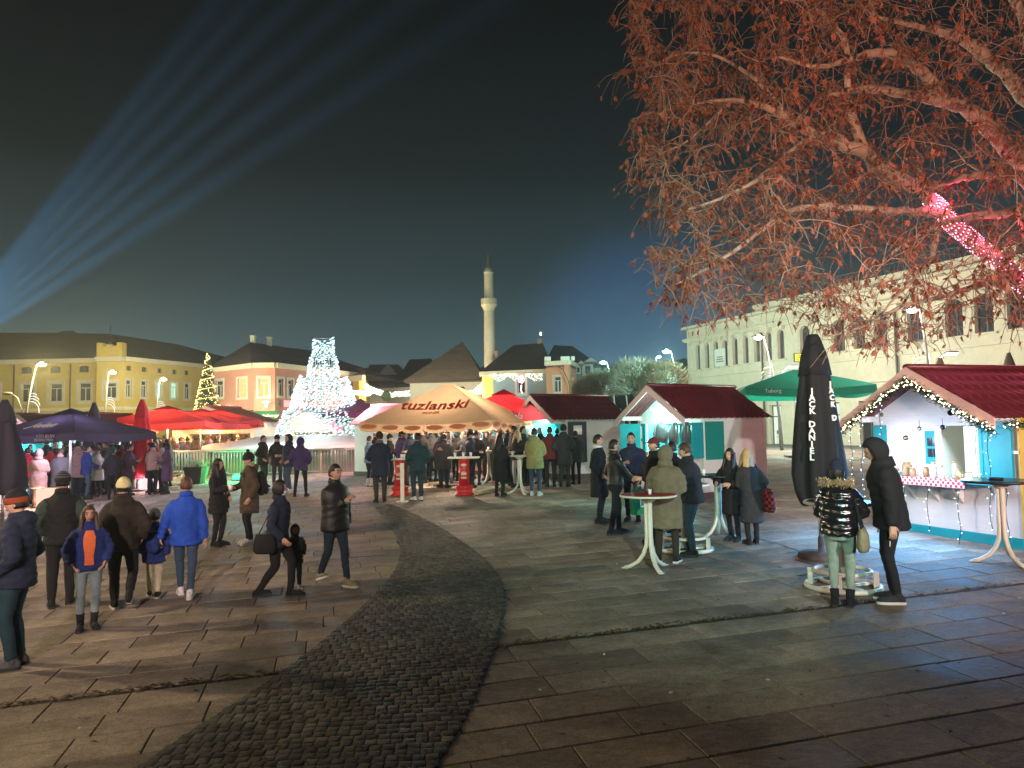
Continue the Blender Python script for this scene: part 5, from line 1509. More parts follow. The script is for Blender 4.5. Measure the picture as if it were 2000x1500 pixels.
for k in range(900):
    v = Vector((R.gauss(0, 1), R.gauss(0, 1), R.gauss(0, 1))).normalized(); c = q + Vector((v.x * .46, v.y * .46, v.z * .5)) * R.uniform(.75, 1.05); u = v.orthogonal().normalized() * .06; w_ = v.cross(u); b.add([c - u, c + w_, c + u, c - w_], [(0, 1, 2, 3)])
tag(b.build('crown', M('clipped_leaves', (.06, .10, .05), island=.4, bump=0), tp), None, None, None, 'stuff')

# ---- street lamps
m_pole = M('grey_lamp_steel', (.22, .22, .22), rough=.4, metal=.4, bump=.03)
def street_lamp(label, hx, hy, d, bx, col, power, low=None, orn=True, lowlit=True, glow=14, ornm=None, orns=1.0, hv=None, fv=None):
    """head at pixel hx, hy and distance d; foot at pixel column bx"""
    if hv is None:
        h = W(hx, hy, d); f = W(bx, 800, d)
    else:
        h, f = Vector(hv), Vector(fv); d = f.y
    f.z = gz(f.x, f.y)
    t = thing('street_lamp', label, 'street lamp', f, 0, 'street lamps')
    sg_ = 1 if h.x > f.x else -1
    def at(q, u=1.0): return f.lerp(Vector((f.x + (h.x - f.x) * u, d, h.z)), q)
    pts = []
    for k in range(13):
        q = k / 12; pts.append(Vector((f.x + (h.x - f.x) * q ** 1.9, d, f.z + (h.z - f.z) * (q if q < .9 else .9 + (q - .9) * .8))))
    b = MB(); b.tube(pts, [.085 - .05 * k / 12 for k in range(13)], 8); b.build('pole', m_pole, t)
    hd = link('lamp_head', None, t) if False else None
    e = pts[-1]
    b = MB(); b.rings([[e + Vector((sg_ * x, w_ * math.sin(a), .05 + hh * max(0, math.cos(a)) - .01)) for a in np.linspace(0, 2 * PI, 10, endpoint=False)] for x, w_, hh in ((-.1, .05, .05), (.1, .14, .1), (.4, .15, .09), (.62, .06, .04))], 0, True); hd = b.build('lamp_head', m_pole, t)
    b = MB(); b.ball(e + Vector((sg_ * .28, 0, .02)), (.20, .17, .12)); b.build('lens', E('lamp_lens_%.2f_%.2f' % (col[0], col[2]), col, glow), hd)
    if power: lamp('street_light', 'POINT', e + Vector((sg_ * .28, 0, -.16)), col, power, t, .15)
    if low:
        lx, ly = low; q = W(lx, ly, d); s2 = 1 if q.x > f.x else -1
        base = pts[5]
        p2 = [base, base.lerp(q, .35) + Vector((-s2 * .12, 0, .25)), base.lerp(q, .7) + Vector((-s2 * .12, 0, .3)), q]
        b = MB(); b.tube(p2, [.05, .042, .035, .03], 7); b.build('low_arm', m_pole, t)
        b = MB(); b.ball(q + Vector((s2 * .2, 0, .03)), (.28, .12, .07)); h2 = b.build('lamp_head', m_pole, t)
        b = MB(); b.ball(q + Vector((s2 * .2, 0, -.01)), (.24, .1, .06)); b.build('lens', E('low_lens_lit', (.85, 1, 1), 8) if lowlit else m_glass, h2)
        if lowlit and power: lamp('street_light', 'POINT', q + Vector((s2 * .2, 0, -.2)), (.85, 1, .95), power * .5, t, .12)
    if orn:
        c = pts[8]; b = MB()
        for k in range(4):
            L_ = (.34 + .15 * k) * orns; a0_ = rad(75 - 26 * k)
            pp2 = [c + Vector((sg_ * -0.05, -.05, .25 - .22 * k * orns))]
            arc = []
            for j in range(8):
                q = j / 7; a = a0_ - q * 1.3
                arc.append(c + Vector((sg_ * (.12 + L_ * q * math.cos(a0_ * .6 - q * .9)), -.06, (.25 - .12 * k) * orns + L_ * (math.sin(a0_ * .5) * q - .75 * q * q))))
            b.tube(arc, .022, 5)
        b.build('light_ornament', ornm or E('ornament_light', (1, .97, .8), .7), t)
    return t
warm = (1.0, .80, .34); cool = (.78, 1.0, .95); teal_l = (.45, 1.0, .92)
m_unlit = M('unlit_ornament', (.55, .55, .5), rough=.5)
street_lamp('tall warm-lit street lamp with star ornament at the far left', 72, 708, 38, 43, warm, 3600, low=(22, 769), lowlit=False, glow=26)
street_lamp('warm street lamp with ornament in front of the yellow corner bay', 212, 724, 46, 203, (1, .86, .46), 2300, glow=16)
street_lamp('street lamp with ornament in front of the green-lit windows', 312, 738, 52, 303, (.95, 1, .72), 1400, glow=14)
street_lamp('tall street lamp with star ornament rising over the green parasol', 1492, 655, 36, 1524, (1, .84, .62), 1500, low=(1540, 716), glow=34, ornm=m_unlit)
street_lamp('teal-glowing street lamp with ornament nearest the palace corner', 1311, 683, 42, 1334, teal_l, 1500, glow=26, ornm=E('teal_ornament', (.5, 1, .95), .9))
street_lamp('teal street lamp with ornament over the willow bushes', 1186, 705, 50, 1205, teal_l, 900, glow=18, ornm=E('teal_ornament', (.5, 1, .95), .9))
street_lamp('white street lamp shining through the hanging plane branches', 1796, 600, 27, 1826, (1, .82, .68), 800, low=(1848, 690), glow=44, orn=True, ornm=E('ornament_light', (1, .97, .8), .7))
street_lamp('thin far street lamp behind the willow bushes', 1281, 694, 70, 1276, teal_l, 300, orn=False, glow=6)
street_lamp('small globe lamp at the foot of the turret house', 1127, 757, 46, 1124, (1, .95, .8), 250, orn=False, glow=6)

# lamps of the same kind that stand just outside the picture
street_lamp('warm street lamp outside the picture, left of the walkers', 0, 0, 0, 0, (1.0, .80, .50), 1500, hv=(-13.2, 9.5, 5.6), fv=(-15, 9.5, 0), orn=False)
street_lamp('warm street lamp outside the picture, behind the viewer', 0, 0, 0, 0, (1.0, .80, .55), 380, hv=(-8.5, -5, 7.0), fv=(-10, -5, 0), orn=False)
def stage_flood(label, loc, aim, col, power, spot):
    loc = Vector(loc); t = thing('floodlight', label, 'floodlight', (loc.x, loc.y, gz(loc.x, loc.y)), 0, 'stage floodlights behind the viewer')
    b = MB(); b.tube([(loc.x, loc.y, gz(loc.x, loc.y)), (loc.x, loc.y, loc.z - .25)], .03, 8); b.build('stand', m_black, t)
    d_ = (Vector(aim) - loc).normalized(); b = MB(); b.tube([loc - d_ * .42, loc - d_ * .1], [.12, .17], 14); b.build('housing', m_black, t)
    b = MB(); b.tube([loc - d_ * .099, loc - d_ * .095], .15, 14); b.build('lens', E('flood_%s' % label[:6], col, 4), t)
    lamp('flood_lamp', 'SPOT', loc + d_ * .05, col, power, t, .14, spot=spot, blend=1.0, aim=aim)
stage_flood('red floodlight behind the viewer aimed at the plane tree', (3.5, -3.5, 3.2), (8.0, 12, 8.0), (1, .45, .32), 4400, 60)
stage_flood('pink floodlight behind the viewer aimed at the huts', (7.5, -2.5, 3.4), (4.6, 20, 1.8), (1, .80, .77), 4200, 42)
stage_flood('warm floodlight behind the viewer aimed at the walkers', (-4.5, -3.5, 4.6), (-5.5, 11, 1.2), (1, .82, .62), 1500, 50)
stage_flood('rose floodlight behind the viewer aimed at the left crowd', (-2.5, -3.5, 4.8), (-8.5, 23, 1.2), (1, .74, .72), 3400, 38)
stage_flood('green-white floodlight behind the viewer aimed at the huts', (1.5, -3.5, 4.8), (2.5, 22, 1.2), (.62, 1, .84), 3600, 40)

# ---- bar tables
m_ivory = M('ivory_paint', (.68, .64, .52), rough=.4, bump=.05, var=.06)
m_redtop = M('dark_red_top', (.32, .012, .012), rough=.5, bump=.03, var=.15)
m_blacktop = M('black_top', (.018, .02, .024), rough=.25, bump=.02)
m_redpaint = M('red_barrel_paint', (.55, .02, .025), rough=.4, bump=.08, var=.15)
def flared_table(label, px, py, H, r_, top, rimm, rot=0.0, rim=None):
    p = G(px, py); t = thing('bar_table', label, 'bar table', p, rot, 'standing bar tables')
    b = MB(); b.lathe([(r_ - .02, H - .035), (r_ - .005, H - .03), (r_ - .005, H), (r_ * .5, H + .0005), (.01, H + .001)], n=36, smooth=False); b.build('table_top', top, t, False)
    b = MB(); b.tube([(r_ * math.cos(a), r_ * math.sin(a), H - .016) for a in np.linspace(0, 2 * PI, 36, endpoint=False)], (.017, .008), 6, closed=True, hint=(0, 0, 1)); b.build('rim', rimm, t, False)
    for k in range(3):
        a = 2 * PI * k / 3 + .5; c, s = math.cos(a), math.sin(a)
        pts = [(.034 * c, .034 * s, H - .036), (.034 * c, .034 * s, .46), (.045 * c, .045 * s, .34), (.09 * c, .09 * s, .21), (.17 * c, .17 * s, .10), (.29 * c, .29 * s, .03), (.36 * c, .36 * s, .012)]
        b = MB(); b.tube(pts, (.03, .034), 8, hint=(c, s, 0)); b.build('leg', m_ivory, t, False)
        b = MB(); b.ball((.37 * c, .37 * s, .012), (.05, .035, .014)); b.build('foot', m_ivory, t, False)
    b = MB(); b.lathe([(.05, H - .12), (.16, H - .036)], n=12); b.build('top_plate', m_ivory, t, False)
    return t, p
def ring_table(label, px, py, H=1.06, r_=.42):
    p = G(px, py); t = thing('bar_table', label, 'bar table', p, .3, 'standing bar tables')
    def ring(rr, z, th): return [(rr * math.cos(a), rr * math.sin(a), z) for a in np.linspace(0, 2 * PI, 40, endpoint=False)]
    b = MB(); b.tube(ring(.42, .04, 0), .032, 8, closed=True); b.build('base_ring', m_ivory, t, False)
    b = MB(); b.tube(ring(.32, .22, 0), .026, 8, closed=True); b.build('foot_ring', m_ivory, t, False)
    for k in range(4):
        a = PI / 4 + k * PI / 2; b = MB(); b.box((.37 * math.cos(a), .37 * math.sin(a), .13), (.06, .03, .2), a); b.build('ring_post', m_ivory, t, False)
    b = MB(); b.box((0, 0, .035), (.8, .05, .03)); b.box((0, 0, .0351), (.05, .8, .0298)); b.build('cross_bar', m_ivory, t, False)
    b = MB(); b.lathe([(.055, .02), (.055, H - .04), (.16, H - .036)], n=16); b.build('column', m_ivory, t, False)
    b = MB(); b.lathe([(r_ - .04, H - .03), (r_ - .04, H), (.01, H + .001)], n=36, smooth=False); b.build('table_top', m_blacktop, t, False)
    b = MB(); b.tube(ring(r_ - .02, H - .015, 0), .022, 8, closed=True); b.build('rim', m_ivory, t, False)
    return t, p
t_red, p_red = flared_table('ivory bar table with dark red round top in the middle of the square', 1270, 1112, 1.06, .40, m_redtop, m_ivory, .25)
t_blk, p_blk = flared_table('bar table with black top where the two women stand', 1405, 1050, 1.08, .42, m_blacktop, m_black, .9)
t_rgt, p_rgt = flared_table('bar table with wide black top in front of the right hut', 1962, 1100, 1.12, .46, m_blacktop, m_black, .1)
t_ring, p_ring = ring_table('ivory bar table on a double ring base under the black parasol', 1647, 1150)
t_ring2, p_ring2 = ring_table('ring-based bar table hidden behind the man in the olive parka', 1338, 1076)
m_glassd = M('dark_glass', (.12, .03, .03), rough=.1, bump=0)
def cup(label, loc, h=.1, r_=.036, mat=m_cupw, group='cups and glasses on the tables', name='cup'):
    t = tag(link(name, None, None, Matrix.Translation(loc)), label, name, group)
    b = MB(); b.lathe([(r_ * .75, 0), (r_, h), (r_ * .9, h - .004), (r_ * .68, .01)], n=12, caps=True); b.build('cup_body', mat, t, False)
    b = MB(); b.tube([(r_ * math.cos(a), r_ * math.sin(a), h) for a in np.linspace(0, 2 * PI, 12, endpoint=False)], .004, 4, closed=True); b.build('lip', mat, t, False)
    return t
for k, (dx, dy) in enumerate(((-.06, .02), (.02, -.03), (.06, .05))):
    cup(('left one of three small glasses on the red table top', 'front one of three small glasses on the red table top', 'rear right one of three small glasses on the red table top')[k], p_red + Vector((dx, dy, 1.062)), .07, .026, m_glassd if k != 1 else m_cupw, name='glass')
cup('white paper cup on the black table before the blond woman', p_blk + Vector((.2, -.1, 1.082)), .12, .042)
cup('small white cup at the left edge of the black table', p_blk + Vector((-.25, -.05, 1.082)), .1, .034)
asht = tag(link('ashtray', None, None, Matrix.Translation(p_rgt + Vector((-.05, 0, 1.122)))), 'dark round ashtray on the wide black table top', 'ashtray')
b = MB(); b.lathe([(.08, 0), (.1, .03), (.085, .03), (.06, .01), (.01, .01)], n=18); b.build('bowl', m_blacktop, asht, False)

def barrel_table(label, px, py):
    p = G(px, py); t = thing('barrel_table', label, 'barrel table', p, 0, 'red barrel tables')
    b = MB(); b.lathe([(.27, 0), (.27, .06), (.235, .08), (.235, .2), (.26, .22), (.26, .27), (.15, .29)], n=24); b.build('foot_drum', m_redpaint, t, False)
    b = MB(); b.lathe([(.15, .28), (.15, .62), (.165, .64), (.15, .66), (.155, 1.0), (.17, 1.03)], n=24); b.build('column', m_redpaint, t, False)
    b = MB(); b.box((0, 0, 1.06), (.9, .42, .045)); b.build('table_top', m_ivory, t, False)
    b = MB()
    for z, w_, h_ in ((.86, .1, .07), (.62, .12, .1), (.5, .1, .06)):
        for k in range(5):
            a = -PI / 2 + (k - 2) * .2; b.box((.157 * math.cos(a), .157 * math.sin(a), z), (.034, .006, h_ * (1 - .12 * abs(k - 2))), a + PI / 2)
    tag(b.build('bottle_emblem', M('cream_print', (.7, .55, .4), bump=0), t, False), None, None, None, 'stuff')
    return p
q1 = barrel_table('red barrel table with white board between the two men in dark coats', 781, 968)
q2 = barrel_table('red barrel table standing alone in front of the orange parasol', 907, 967)
for k, (q, dx, dy) in enumerate(((q1, -.2, 0), (q1, .05, .08), (q1, .15, -.1), (q1, .3, .05), (q2, -.25, 0), (q2, -.02, .05), (q2, .2, -.05))):
    cup(('white cup at the left end of the left barrel table', 'white cup at the back of the left barrel table', 'white cup at the front of the left barrel table', 'white cup at the right end of the left barrel table', 'white cup at the left end of the right barrel table', 'white cup in the middle of the right barrel table', 'white cup at the right of the right barrel table')[k], q + Vector((dx, dy, 1.083)), .12, .04)
# slim poles and low planks of the parasol frame
p = G(786, 980); t = thing('post', 'slim pale post standing beside the left barrel table', 'post', p); b = MB(); b.box((0, 0, .52), (.1, .06, 1.04)); b.box((0, 0, .01), (.3, .3, .02)); b.build('post_body', m_ivory, t, False)
t, p = flared_table('slim white bar table beside the man in the yellow-green jacket', 1016, 965, 1.08, .36, m_ivory, m_ivory, .4)
cup('white cup at the left of the slim white bar table', p + Vector((-.2, 0, 1.082)), .11, .036); cup('white cup at the right of the slim white bar table', p + Vector((.15, .05, 1.082)), .11, .036)
t, p = flared_table('black-legged bar table among the crowd under the orange parasol', 955, 945, 1.08, .36, m_ivory, m_ivory, 1.4)
cup('white cup on the bar table among the crowd', p + Vector((0, -.1, 1.082)), .11, .036)
for k, (x0, y0, x1, y1) in enumerate(((838, 950, 900, 944), (930, 968, 985, 955))):
    a_, c_ = G(x0, y0), G(x1, y1); t = thing('timber_plank', ('pale timber plank lying at the foot of the orange parasol', 'pale timber plank lying right of the right barrel table')[k], 'plank', (a_ + c_) / 2, math.atan2(c_.y - a_.y, c_.x - a_.x)); b = MB(); b.box((0, 0, .05), ((c_ - a_).length, .14, .09)); b.build('board', m_wood, t, False)

# ---- glowing cube seats and bins on the left
for k, (px, py, w_, h_, col, lb) in enumerate(((14, 985, .5, .55, (1, .6, .6), 'pink glowing cube seat at the far left'), (38, 972, .22, .8, (.1, 1, .35), 'slim green glowing column left of the red jacket'), (22, 968, .3, .6, (.45, .9, .7), 'pale green glowing cube beside the violet parasol'), (92, 990, .5, .55, (1, .55, .42), 'pink glowing cube behind the woman in the beige coat'), (222, 948, .22, .7, (.05, 1, .25), 'bright green glowing column behind the man in black'), (283, 957, .5, .5, (1, .62, .62), 'pink glowing cube under the man in jeans'), (308, 957, .4, .45, (1, .66, .66), 'pink glowing cube right of the man in jeans'))):
    p = G(px, py); t = thing('light_cube', lb, 'light cube', p, R.uniform(-.3, .3), 'glowing bar furniture')
    b = MB(); b.rings([[Vector((sx * w_ / 2 * f, sy * w_ / 2 * f, z)) for sx, sy in ((-1, -1), (1, -1), (1, 1), (-1, 1))] for z, f in ((0.02, .92), (.05, 1), (h_ - .05, 1), (h_, .9))], 0, False); b.build('shell', E('cube_%d' % k, col, .75), t, False)
    b = MB(); b.slab(-w_ * .4, w_ * .4, -w_ * .4, w_ * .4, 0, .019); b.build('foot', m_black, t, False)
    lamp('cube_light', 'POINT', p + Vector((0, -w_ * .7, h_ * .6)), col, 38, t, .15)

# ---- cafe furniture at the right
m_chair = M('cafe_steel', (.3, .28, .25), rough=.5, metal=.3)
def cafe_chair():
    t = thing('cafe_chair', 'x', 'chair', (0, 0, 0), 0, 'cafe chairs by the palace')
    b = MB(); b.slab(-.21, .21, -.21, .21, .43, .46); b.build('seat', m_chair, t, False)
    b = MB(); b.slab(-.21, .21, .19, .215, .62, .86); b.build('backrest', m_chair, t, False)
    me = MB(); me.tube([(0, 0, 0), (0, 0, .43)], .014, 5); lg = me.mesh('leg', m_chair)
    for sx in (-.19, .19):
        link('leg', lg, t, Matrix.Translation((sx, -.19, 0)))
        b = MB(); b.tube([(sx, .21, 0), (sx, .2, .45), (sx, .21, .88)], .014, 5); b.build('leg', m_chair, t, False)
    return t
def cafe_table():
    t = thing('cafe_table', 'x', 'table', (0, 0, 0), 0, 'cafe tables by the palace')
    b = MB(); b.slab(-.4, .4, -.4, .4, .71, .745); b.build('table_top', m_cupw, t, False)
    me = MB(); me.tube([(0, 0, 0), (0, 0, .71)], .02, 6); lg = me.mesh('leg', m_chair)
    for sx in (-.34, .34):
        for sy in (-.34, .34): link('leg', lg, t, Matrix.Translation((sx, sy, 0)))
    return t
cc, ct = cafe_chair(), cafe_table()
first = True
pl_ = ['left table of the cafe row, next to the hut corner', 'second cafe table from the hut corner', 'cafe table just left of the black parasol', 'cafe table between the black parasol and the right hut']
ci = 0
side = ('left', 'right', 'front', 'back')
for k, (px, py) in enumerate(((1514, 862), (1545, 866), (1568, 858), (1668, 866))):
    p = G(px, py); m = Matrix.Translation(p) @ rotz(.2 * k)
    if k == 0: ct.matrix_basis = m; WM[ct.name] = m; ct['label'] = pl_[0]
    else: copy_tree(ct, m, pl_[k])
    for j, (dx, dy, a) in enumerate(((-.62, 0, 90), (.62, .05, -90))):
        q = Vector((p.x + dx, p.y + dy, 0)); q.z = gz(q.x, q.y); mm = Matrix.Translation(q) @ rotz(rad(a))
        lb = 'steel cafe chair on the %s of the %s' % (side[j], ('left table by the hut corner', 'second cafe table', 'table left of the black parasol', 'table left of the right hut')[k])
        if ci == 0: cc.matrix_basis = mm; WM[cc.name] = mm; cc['label'] = lb
        else: copy_tree(cc, mm, lb)
        ci += 1
p = G(1557, 856); t = thing('cushioned_chair', 'red cushioned chair left of the black parasol', 'chair', p, .4)
m_redc = M('red_cushion', (.6, .03, .06), rough=.8)
b = MB(); b.box((0, 0, .42), (.6, .6, .16)); b.build('seat', m_redc, t, False)
b = MB(); b.box((0, .3, .75), (.66, .16, .6)); b.ball((0, .22, .8), (.3, .1, .26)); b.build('backrest', m_redc, t, False)
for sx in (-.25, .25):
    for sy in (-.25, .25): b = MB(); b.tube([(sx, sy, 0), (sx, sy, .34)], .02, 6); b.build('leg', m_chair, t, False)

# ---- searchlight with its beams
def beam_mat():
    m, nt, N, K = new_mat('searchlight_beam')
    out = N('ShaderNodeOutputMaterial'); e = N('ShaderNodeEmission'); at = N('ShaderNodeTexCoord'); sp = N('ShaderNodeSeparateXYZ')
    e.inputs['Color'].default_value = (.07, .34, .74, 1)
    K(at.outputs['Object'], sp.inputs[0])
    # fades with the distance z along the beam and towards its rim
    rr = N('ShaderNodeVectorMath'); rr.operation = 'LENGTH'; cmb = N('ShaderNodeCombineXYZ')
    K(sp.outputs['X'], cmb.inputs[0]); K(sp.outputs['Y'], cmb.inputs[1]); K(cmb.outputs[0], rr.inputs[0])
    rad_ = N('ShaderNodeMath'); rad_.operation = 'MULTIPLY_ADD'; rad_.inputs[1].default_value = BEAM_T; rad_.inputs[2].default_value = .35
    K(sp.outputs['Z'], rad_.inputs[0])
    q = N('ShaderNodeMath'); q.operation = 'DIVIDE'; K(rr.outputs['Value'], q.inputs[0]); K(rad_.outputs[0], q.inputs[1])
    edge = N('ShaderNodeMapRange'); edge.interpolation_type = 'SMOOTHSTEP'; edge.inputs['From Min'].default_value = 1.0; edge.inputs['From Max'].default_value = -.1; edge.inputs['To Min'].default_value = 0; edge.inputs['To Max'].default_value = 1
    K(q.outputs[0], edge.inputs['Value'])
    fall = N('ShaderNodeMath'); fall.operation = 'POWER'; fall.inputs[1].default_value = -4.0
    z1_ = N('ShaderNodeMath'); z1_.operation = 'MULTIPLY_ADD'; z1_.inputs[1].default_value = 1 / 17.0; z1_.inputs[2].default_value = 1.0
    K(sp.outputs['Z'], z1_.inputs[0]); K(z1_.outputs[0], fall.inputs[0])
    s1 = N('ShaderNodeMath'); s1.operation = 'MULTIPLY'; K(edge.outputs['Result'], s1.inputs[0]); K(fall.outputs[0], s1.inputs[1])
    s2 = N('ShaderNodeMath'); s2.operation = 'MULTIPLY'; s2.inputs[1].default_value = BEAM_S; K(s1.outputs[0], s2.inputs[0])
    K(s2.outputs[0], e.inputs['Strength']); K(e.outputs[0], out.inputs['Volume'])
    m.cycles.volume_sampling = 'DISTANCE'
    return m
BEAM_T, BEAM_S = .028, .95
m_beam = beam_mat()
sp0 = W(-170, 735, 58)
sl_ = thing('searchlight', 'blue searchlight beams fanning up from the left edge into the night sky', 'searchlight', (sp0.x, sp0.y, gz(-12, 40)))
b = MB(); b.lathe([(.5, 0), (.5, .2), (.2, .25), (.2, .8)], n=16); b.box((0, 0, 1.1), (.9, .5, .6)); b.build('base', m_black, sl_, False)
b = MB(); b.tube([(0, 0, .7), (0, 0, sp0.z - gz(-12, 40) - .2)], .12, 8); b.build('mast', m_pole, sl_, False)
b = MB(); b.tube([sp0 - Vector((.5, 0, .3)), sp0 + Vector((.3, 0, .2))], [.3, .38], 16); b.build('housing', m_black, sl_)
for k, (tx, ty, dd_) in enumerate(((400, 30, 62), (455, 40, 64), (515, 60, 60), (575, 90, 66), (540, 200, 58), (610, 235, 60))):
    tgt = W(tx, ty, dd_); ax = (tgt - sp0); Lb = 130.0
    m = Matrix.Translation(sp0) @ ax.to_track_quat('Z', 'Y').to_matrix().to_4x4()
    b = MB(); b.lathe([(.35 + BEAM_T * z, z) for z in (.3, 30, 70, Lb)], n=20); o = b.build('light_beam', m_beam, None, False)
    o.parent = sl_; o.matrix_basis = WM[sl_.name].inverted() @ m; WM[o.name] = m
    o.visible_shadow = True

# goods on the counter of the hut with the hanging clothes
for k, (x, w_, h_, mm, lb) in enumerate(((.5, .22, .10, m_tin, 'wicker tray at the left end of the counter under the hanging clothes'), (.95, .16, .14, m_leather, 'folded grey goods in the middle of the counter under the hanging clothes'), (1.4, .2, .08, m_wood, 'small wooden box right of the folded goods on the hut counter'), (1.75, .14, .16, m_cupw, 'white carton at the right end of the counter under the hanging clothes'))):
    t = thing('goods_box', lb, 'box', wmB @ Vector((x, -.2, 1.027)), math.atan2(x_.y, x_.x), 'goods on the clothes hut counter')
    b = MB(); b.rings([[Vector((sx * w_ / 2 * f, sy * .09 * f, z)) for sx, sy in ((-1, -1), (1, -1), (1, 1), (-1, 1))] for z, f in ((0, .9), (h_, 1), (h_, .88), (h_ * .5, .85))], 0, False); b.build('box_body', mm, t, False)
# ================================================================== the plane tree at the right
m_bark = M('plane_bark', (.50, .40, .30), rough=.85, bump=.4, scale=9, var=.3)
m_twig = M('twig_bark', (.34, .23, .17), rough=.9, bump=0, island=.3)
m_leaf = M('dry_plane_leaf', (.30, .105, .062), rough=.75, bump=0, var=.12, island=.5, objrand=.5, trans=.3)
TB = Vector((12.7, 15.6, gz(12, 15.6)))
tree = thing('plane_tree', 'huge plane tree with brown hanging leaves over the right half of the square', 'tree', TB)
limbs = [
    [(2330, 900, 15.6, .55), (2180, 700, 15.4, .42), (2060, 600, 15.0, .22), (1985, 540, 14.6, .155), (1900, 470, 14.2, .135), (1835, 412, 13.8, .13), (1795, 368, 13.5, .135), (1735, 342, 13.2, .125), (1690, 300, 13.0, .12), (1640, 280, 12.8, .11), (1590, 262, 12.6, .09), (1545, 235, 12.4, .075), (1490, 208, 12.2, .055), (1430, 195, 12.0, .035), (1350, 205, 11.8, .02)],
    [(2180, 700, 15.4, .4), (2090, 450, 14.8, .24), (2000, 327, 14.2, .17), (1947, 266, 13.8, .16), (1891, 215, 13.4, .14), (1844, 200, 13.1, .10), (1783, 187, 12.7, .085), (1713, 175, 12.3, .07), (1667, 176, 12.0, .055), (1610, 192, 11.7, .04), (1560, 230, 11.5, .025)],
    [(2090, 450, 14.8, .24), (2060, 260, 14.4, .19), (2000, 187, 14.0, .15), (1947, 130, 13.8, .12), (1919, 107, 13.6, .11), (1877, 75, 13.4, .09), (1830, 60, 13.1, .06), (1774, 47, 12.8, .04), (1700, 30, 12.5, .025)],
    [(1844, 200, 13.1, .12), (1815, 155, 12.9, .10), (1783, 126, 12.7, .09), (1737, 102, 12.4, .08), (1690, 106, 12.2, .065), (1643, 121, 12.0, .05), (1590, 130, 11.8, .035), (1520, 110, 11.6, .02)],
    [(1835, 412, 13.8, .12), (1790, 413, 13.4, .07), (1737, 411, 13.0, .065), (1667, 406, 12.5, .06), (1573, 404, 12.0, .055), (1510, 432, 11.6, .045), (1450, 478, 11.3, .035), (1380, 525, 11.0, .025), (1310, 560, 10.8, .015)],
    [(2090, 450, 14.8, .2), (2000, 350, 13.9, .10), (1947, 343, 13.5, .085), (1891, 345, 13.3, .07), (1850, 357, 13.2, .05), (1800, 375, 13.0, .03)],
    [(2060, 600, 15.0, .2), (2000, 428, 14.0, .10), (1947, 421, 13.7, .085), (1891, 424, 13.5, .07), (1830, 440, 13.1, .045), (1760, 480, 12.6, .03), (1700, 540, 12.2, .02)],
    [(1690, 300, 13.0, .1), (1660, 200, 12.9, .06), (1653, 93, 12.7, .05), (1634, 56, 12.6, .045), (1583, 0, 12.5, .035), (1540, -60, 12.4, .025)],
    [(1590, 262, 12.6, .07), (1540, 300, 12.2, .045), (1480, 350, 11.8, .035), (1400, 390, 11.5, .025), (1310, 420, 11.3, .015)],
    [(2060, 260, 14.4, .19), (2010, 60, 14.2, .14), (1950, -60, 14.0, .10), (1850, -140, 13.8, .06)],
    [(1985, 540, 14.6, .12), (1900, 560, 13.6, .05), (1840, 580, 13.0, .04), (1760, 600, 12.4, .03), (1680, 640, 12.0, .02), (1600, 660, 11.8, .012)],
    [(1830, 440, 13.1, .06), (1820, 500, 12.9, .045), (1790, 540, 12.7, .03), (1740, 590, 12.5, .02), (1700, 650, 12.3, .012)],
    [(1545, 235, 12.4, .05), (1480, 160, 12.2, .035), (1400, 110, 12.0, .025), (1330, 105, 11.9, .015), (1270, 130, 11.8, .01)],
    [(1430, 195, 12.0, .03), (1350, 270, 11.8, .02), (1290, 300, 11.6, .012)],
]
nodes, nrad = [], []
b = MB(); b.tube([TB + Vector((.2, 0, -.2)), TB + Vector((.05, 0, 1.2)), W(2330, 900, 15.6), W(2180, 700, 15.4)], [.75, .6, .55, .42], 14); b.build('trunk', m_bark, tree)
limb_pts = []
for Lm in limbs:
    P_ = [W(x, y, d) for x, y, d, r_ in Lm]; rr = [q[3] for q in Lm]
    pts, rs = [], []
    for i in range(len(P_) - 1):
        p0_, p1_, p2_, p3_ = P_[max(0, i - 1)], P_[i], P_[i + 1], P_[min(len(P_) - 1, i + 2)]
        for k in range(4):
            t = k / 4
            q = .5 * ((2 * p1_) + (p2_ - p0_) * t + (2 * p0_ - 5 * p1_ + 4 * p2_ - p3_) * t * t + (3 * p1_ - p0_ - 3 * p2_ + p3_) * t ** 3)
            r_ = rr[i] + (rr[i + 1] - rr[i]) * t
            pts.append(q + Vector((R.gauss(0, .12 * r_), R.gauss(0, .12 * r_), R.gauss(0, .18 * r_)))); rs.append(r_ * R.uniform(.93, 1.08))
    pts.append(P_[-1]); rs.append(rr[-1])
    b = MB(); b.tube(pts, rs, 9); b.build('branch', m_bark, tree)
    limb_pts.append(pts)
    for p, r_ in zip(pts, rs):
        if r_ < .2: nodes.append(p); nrad.append(min(r_ * .55, .03))
CROWN = [(1228, -160), (1222, 60), (1212, 135), (1238, 250), (1222, 320), (1252, 385), (1262, 440), (1285, 470), (1252, 545), (1290, 600), (1345, 632), (1430, 615), (1500, 600), (1560, 640), (1600, 672), (1690, 690), (1780, 680), (1860, 660), (1940, 630), (2040, 640), (2120, 520), (2150, -160)]
CXp, CYp = np.array([q[0] for q in CROWN], float), np.array([q[1] for q in CROWN], float)
def in_crown(x, y):
    x2, y2 = np.roll(CXp, -1), np.roll(CYp, -1)
    c = ((CYp > y) != (y2 > y)) & (x < (x2 - CXp) * (y - CYp) / (y2 - CYp + 1e-9) + CXp)
    return bool(c.sum() % 2)
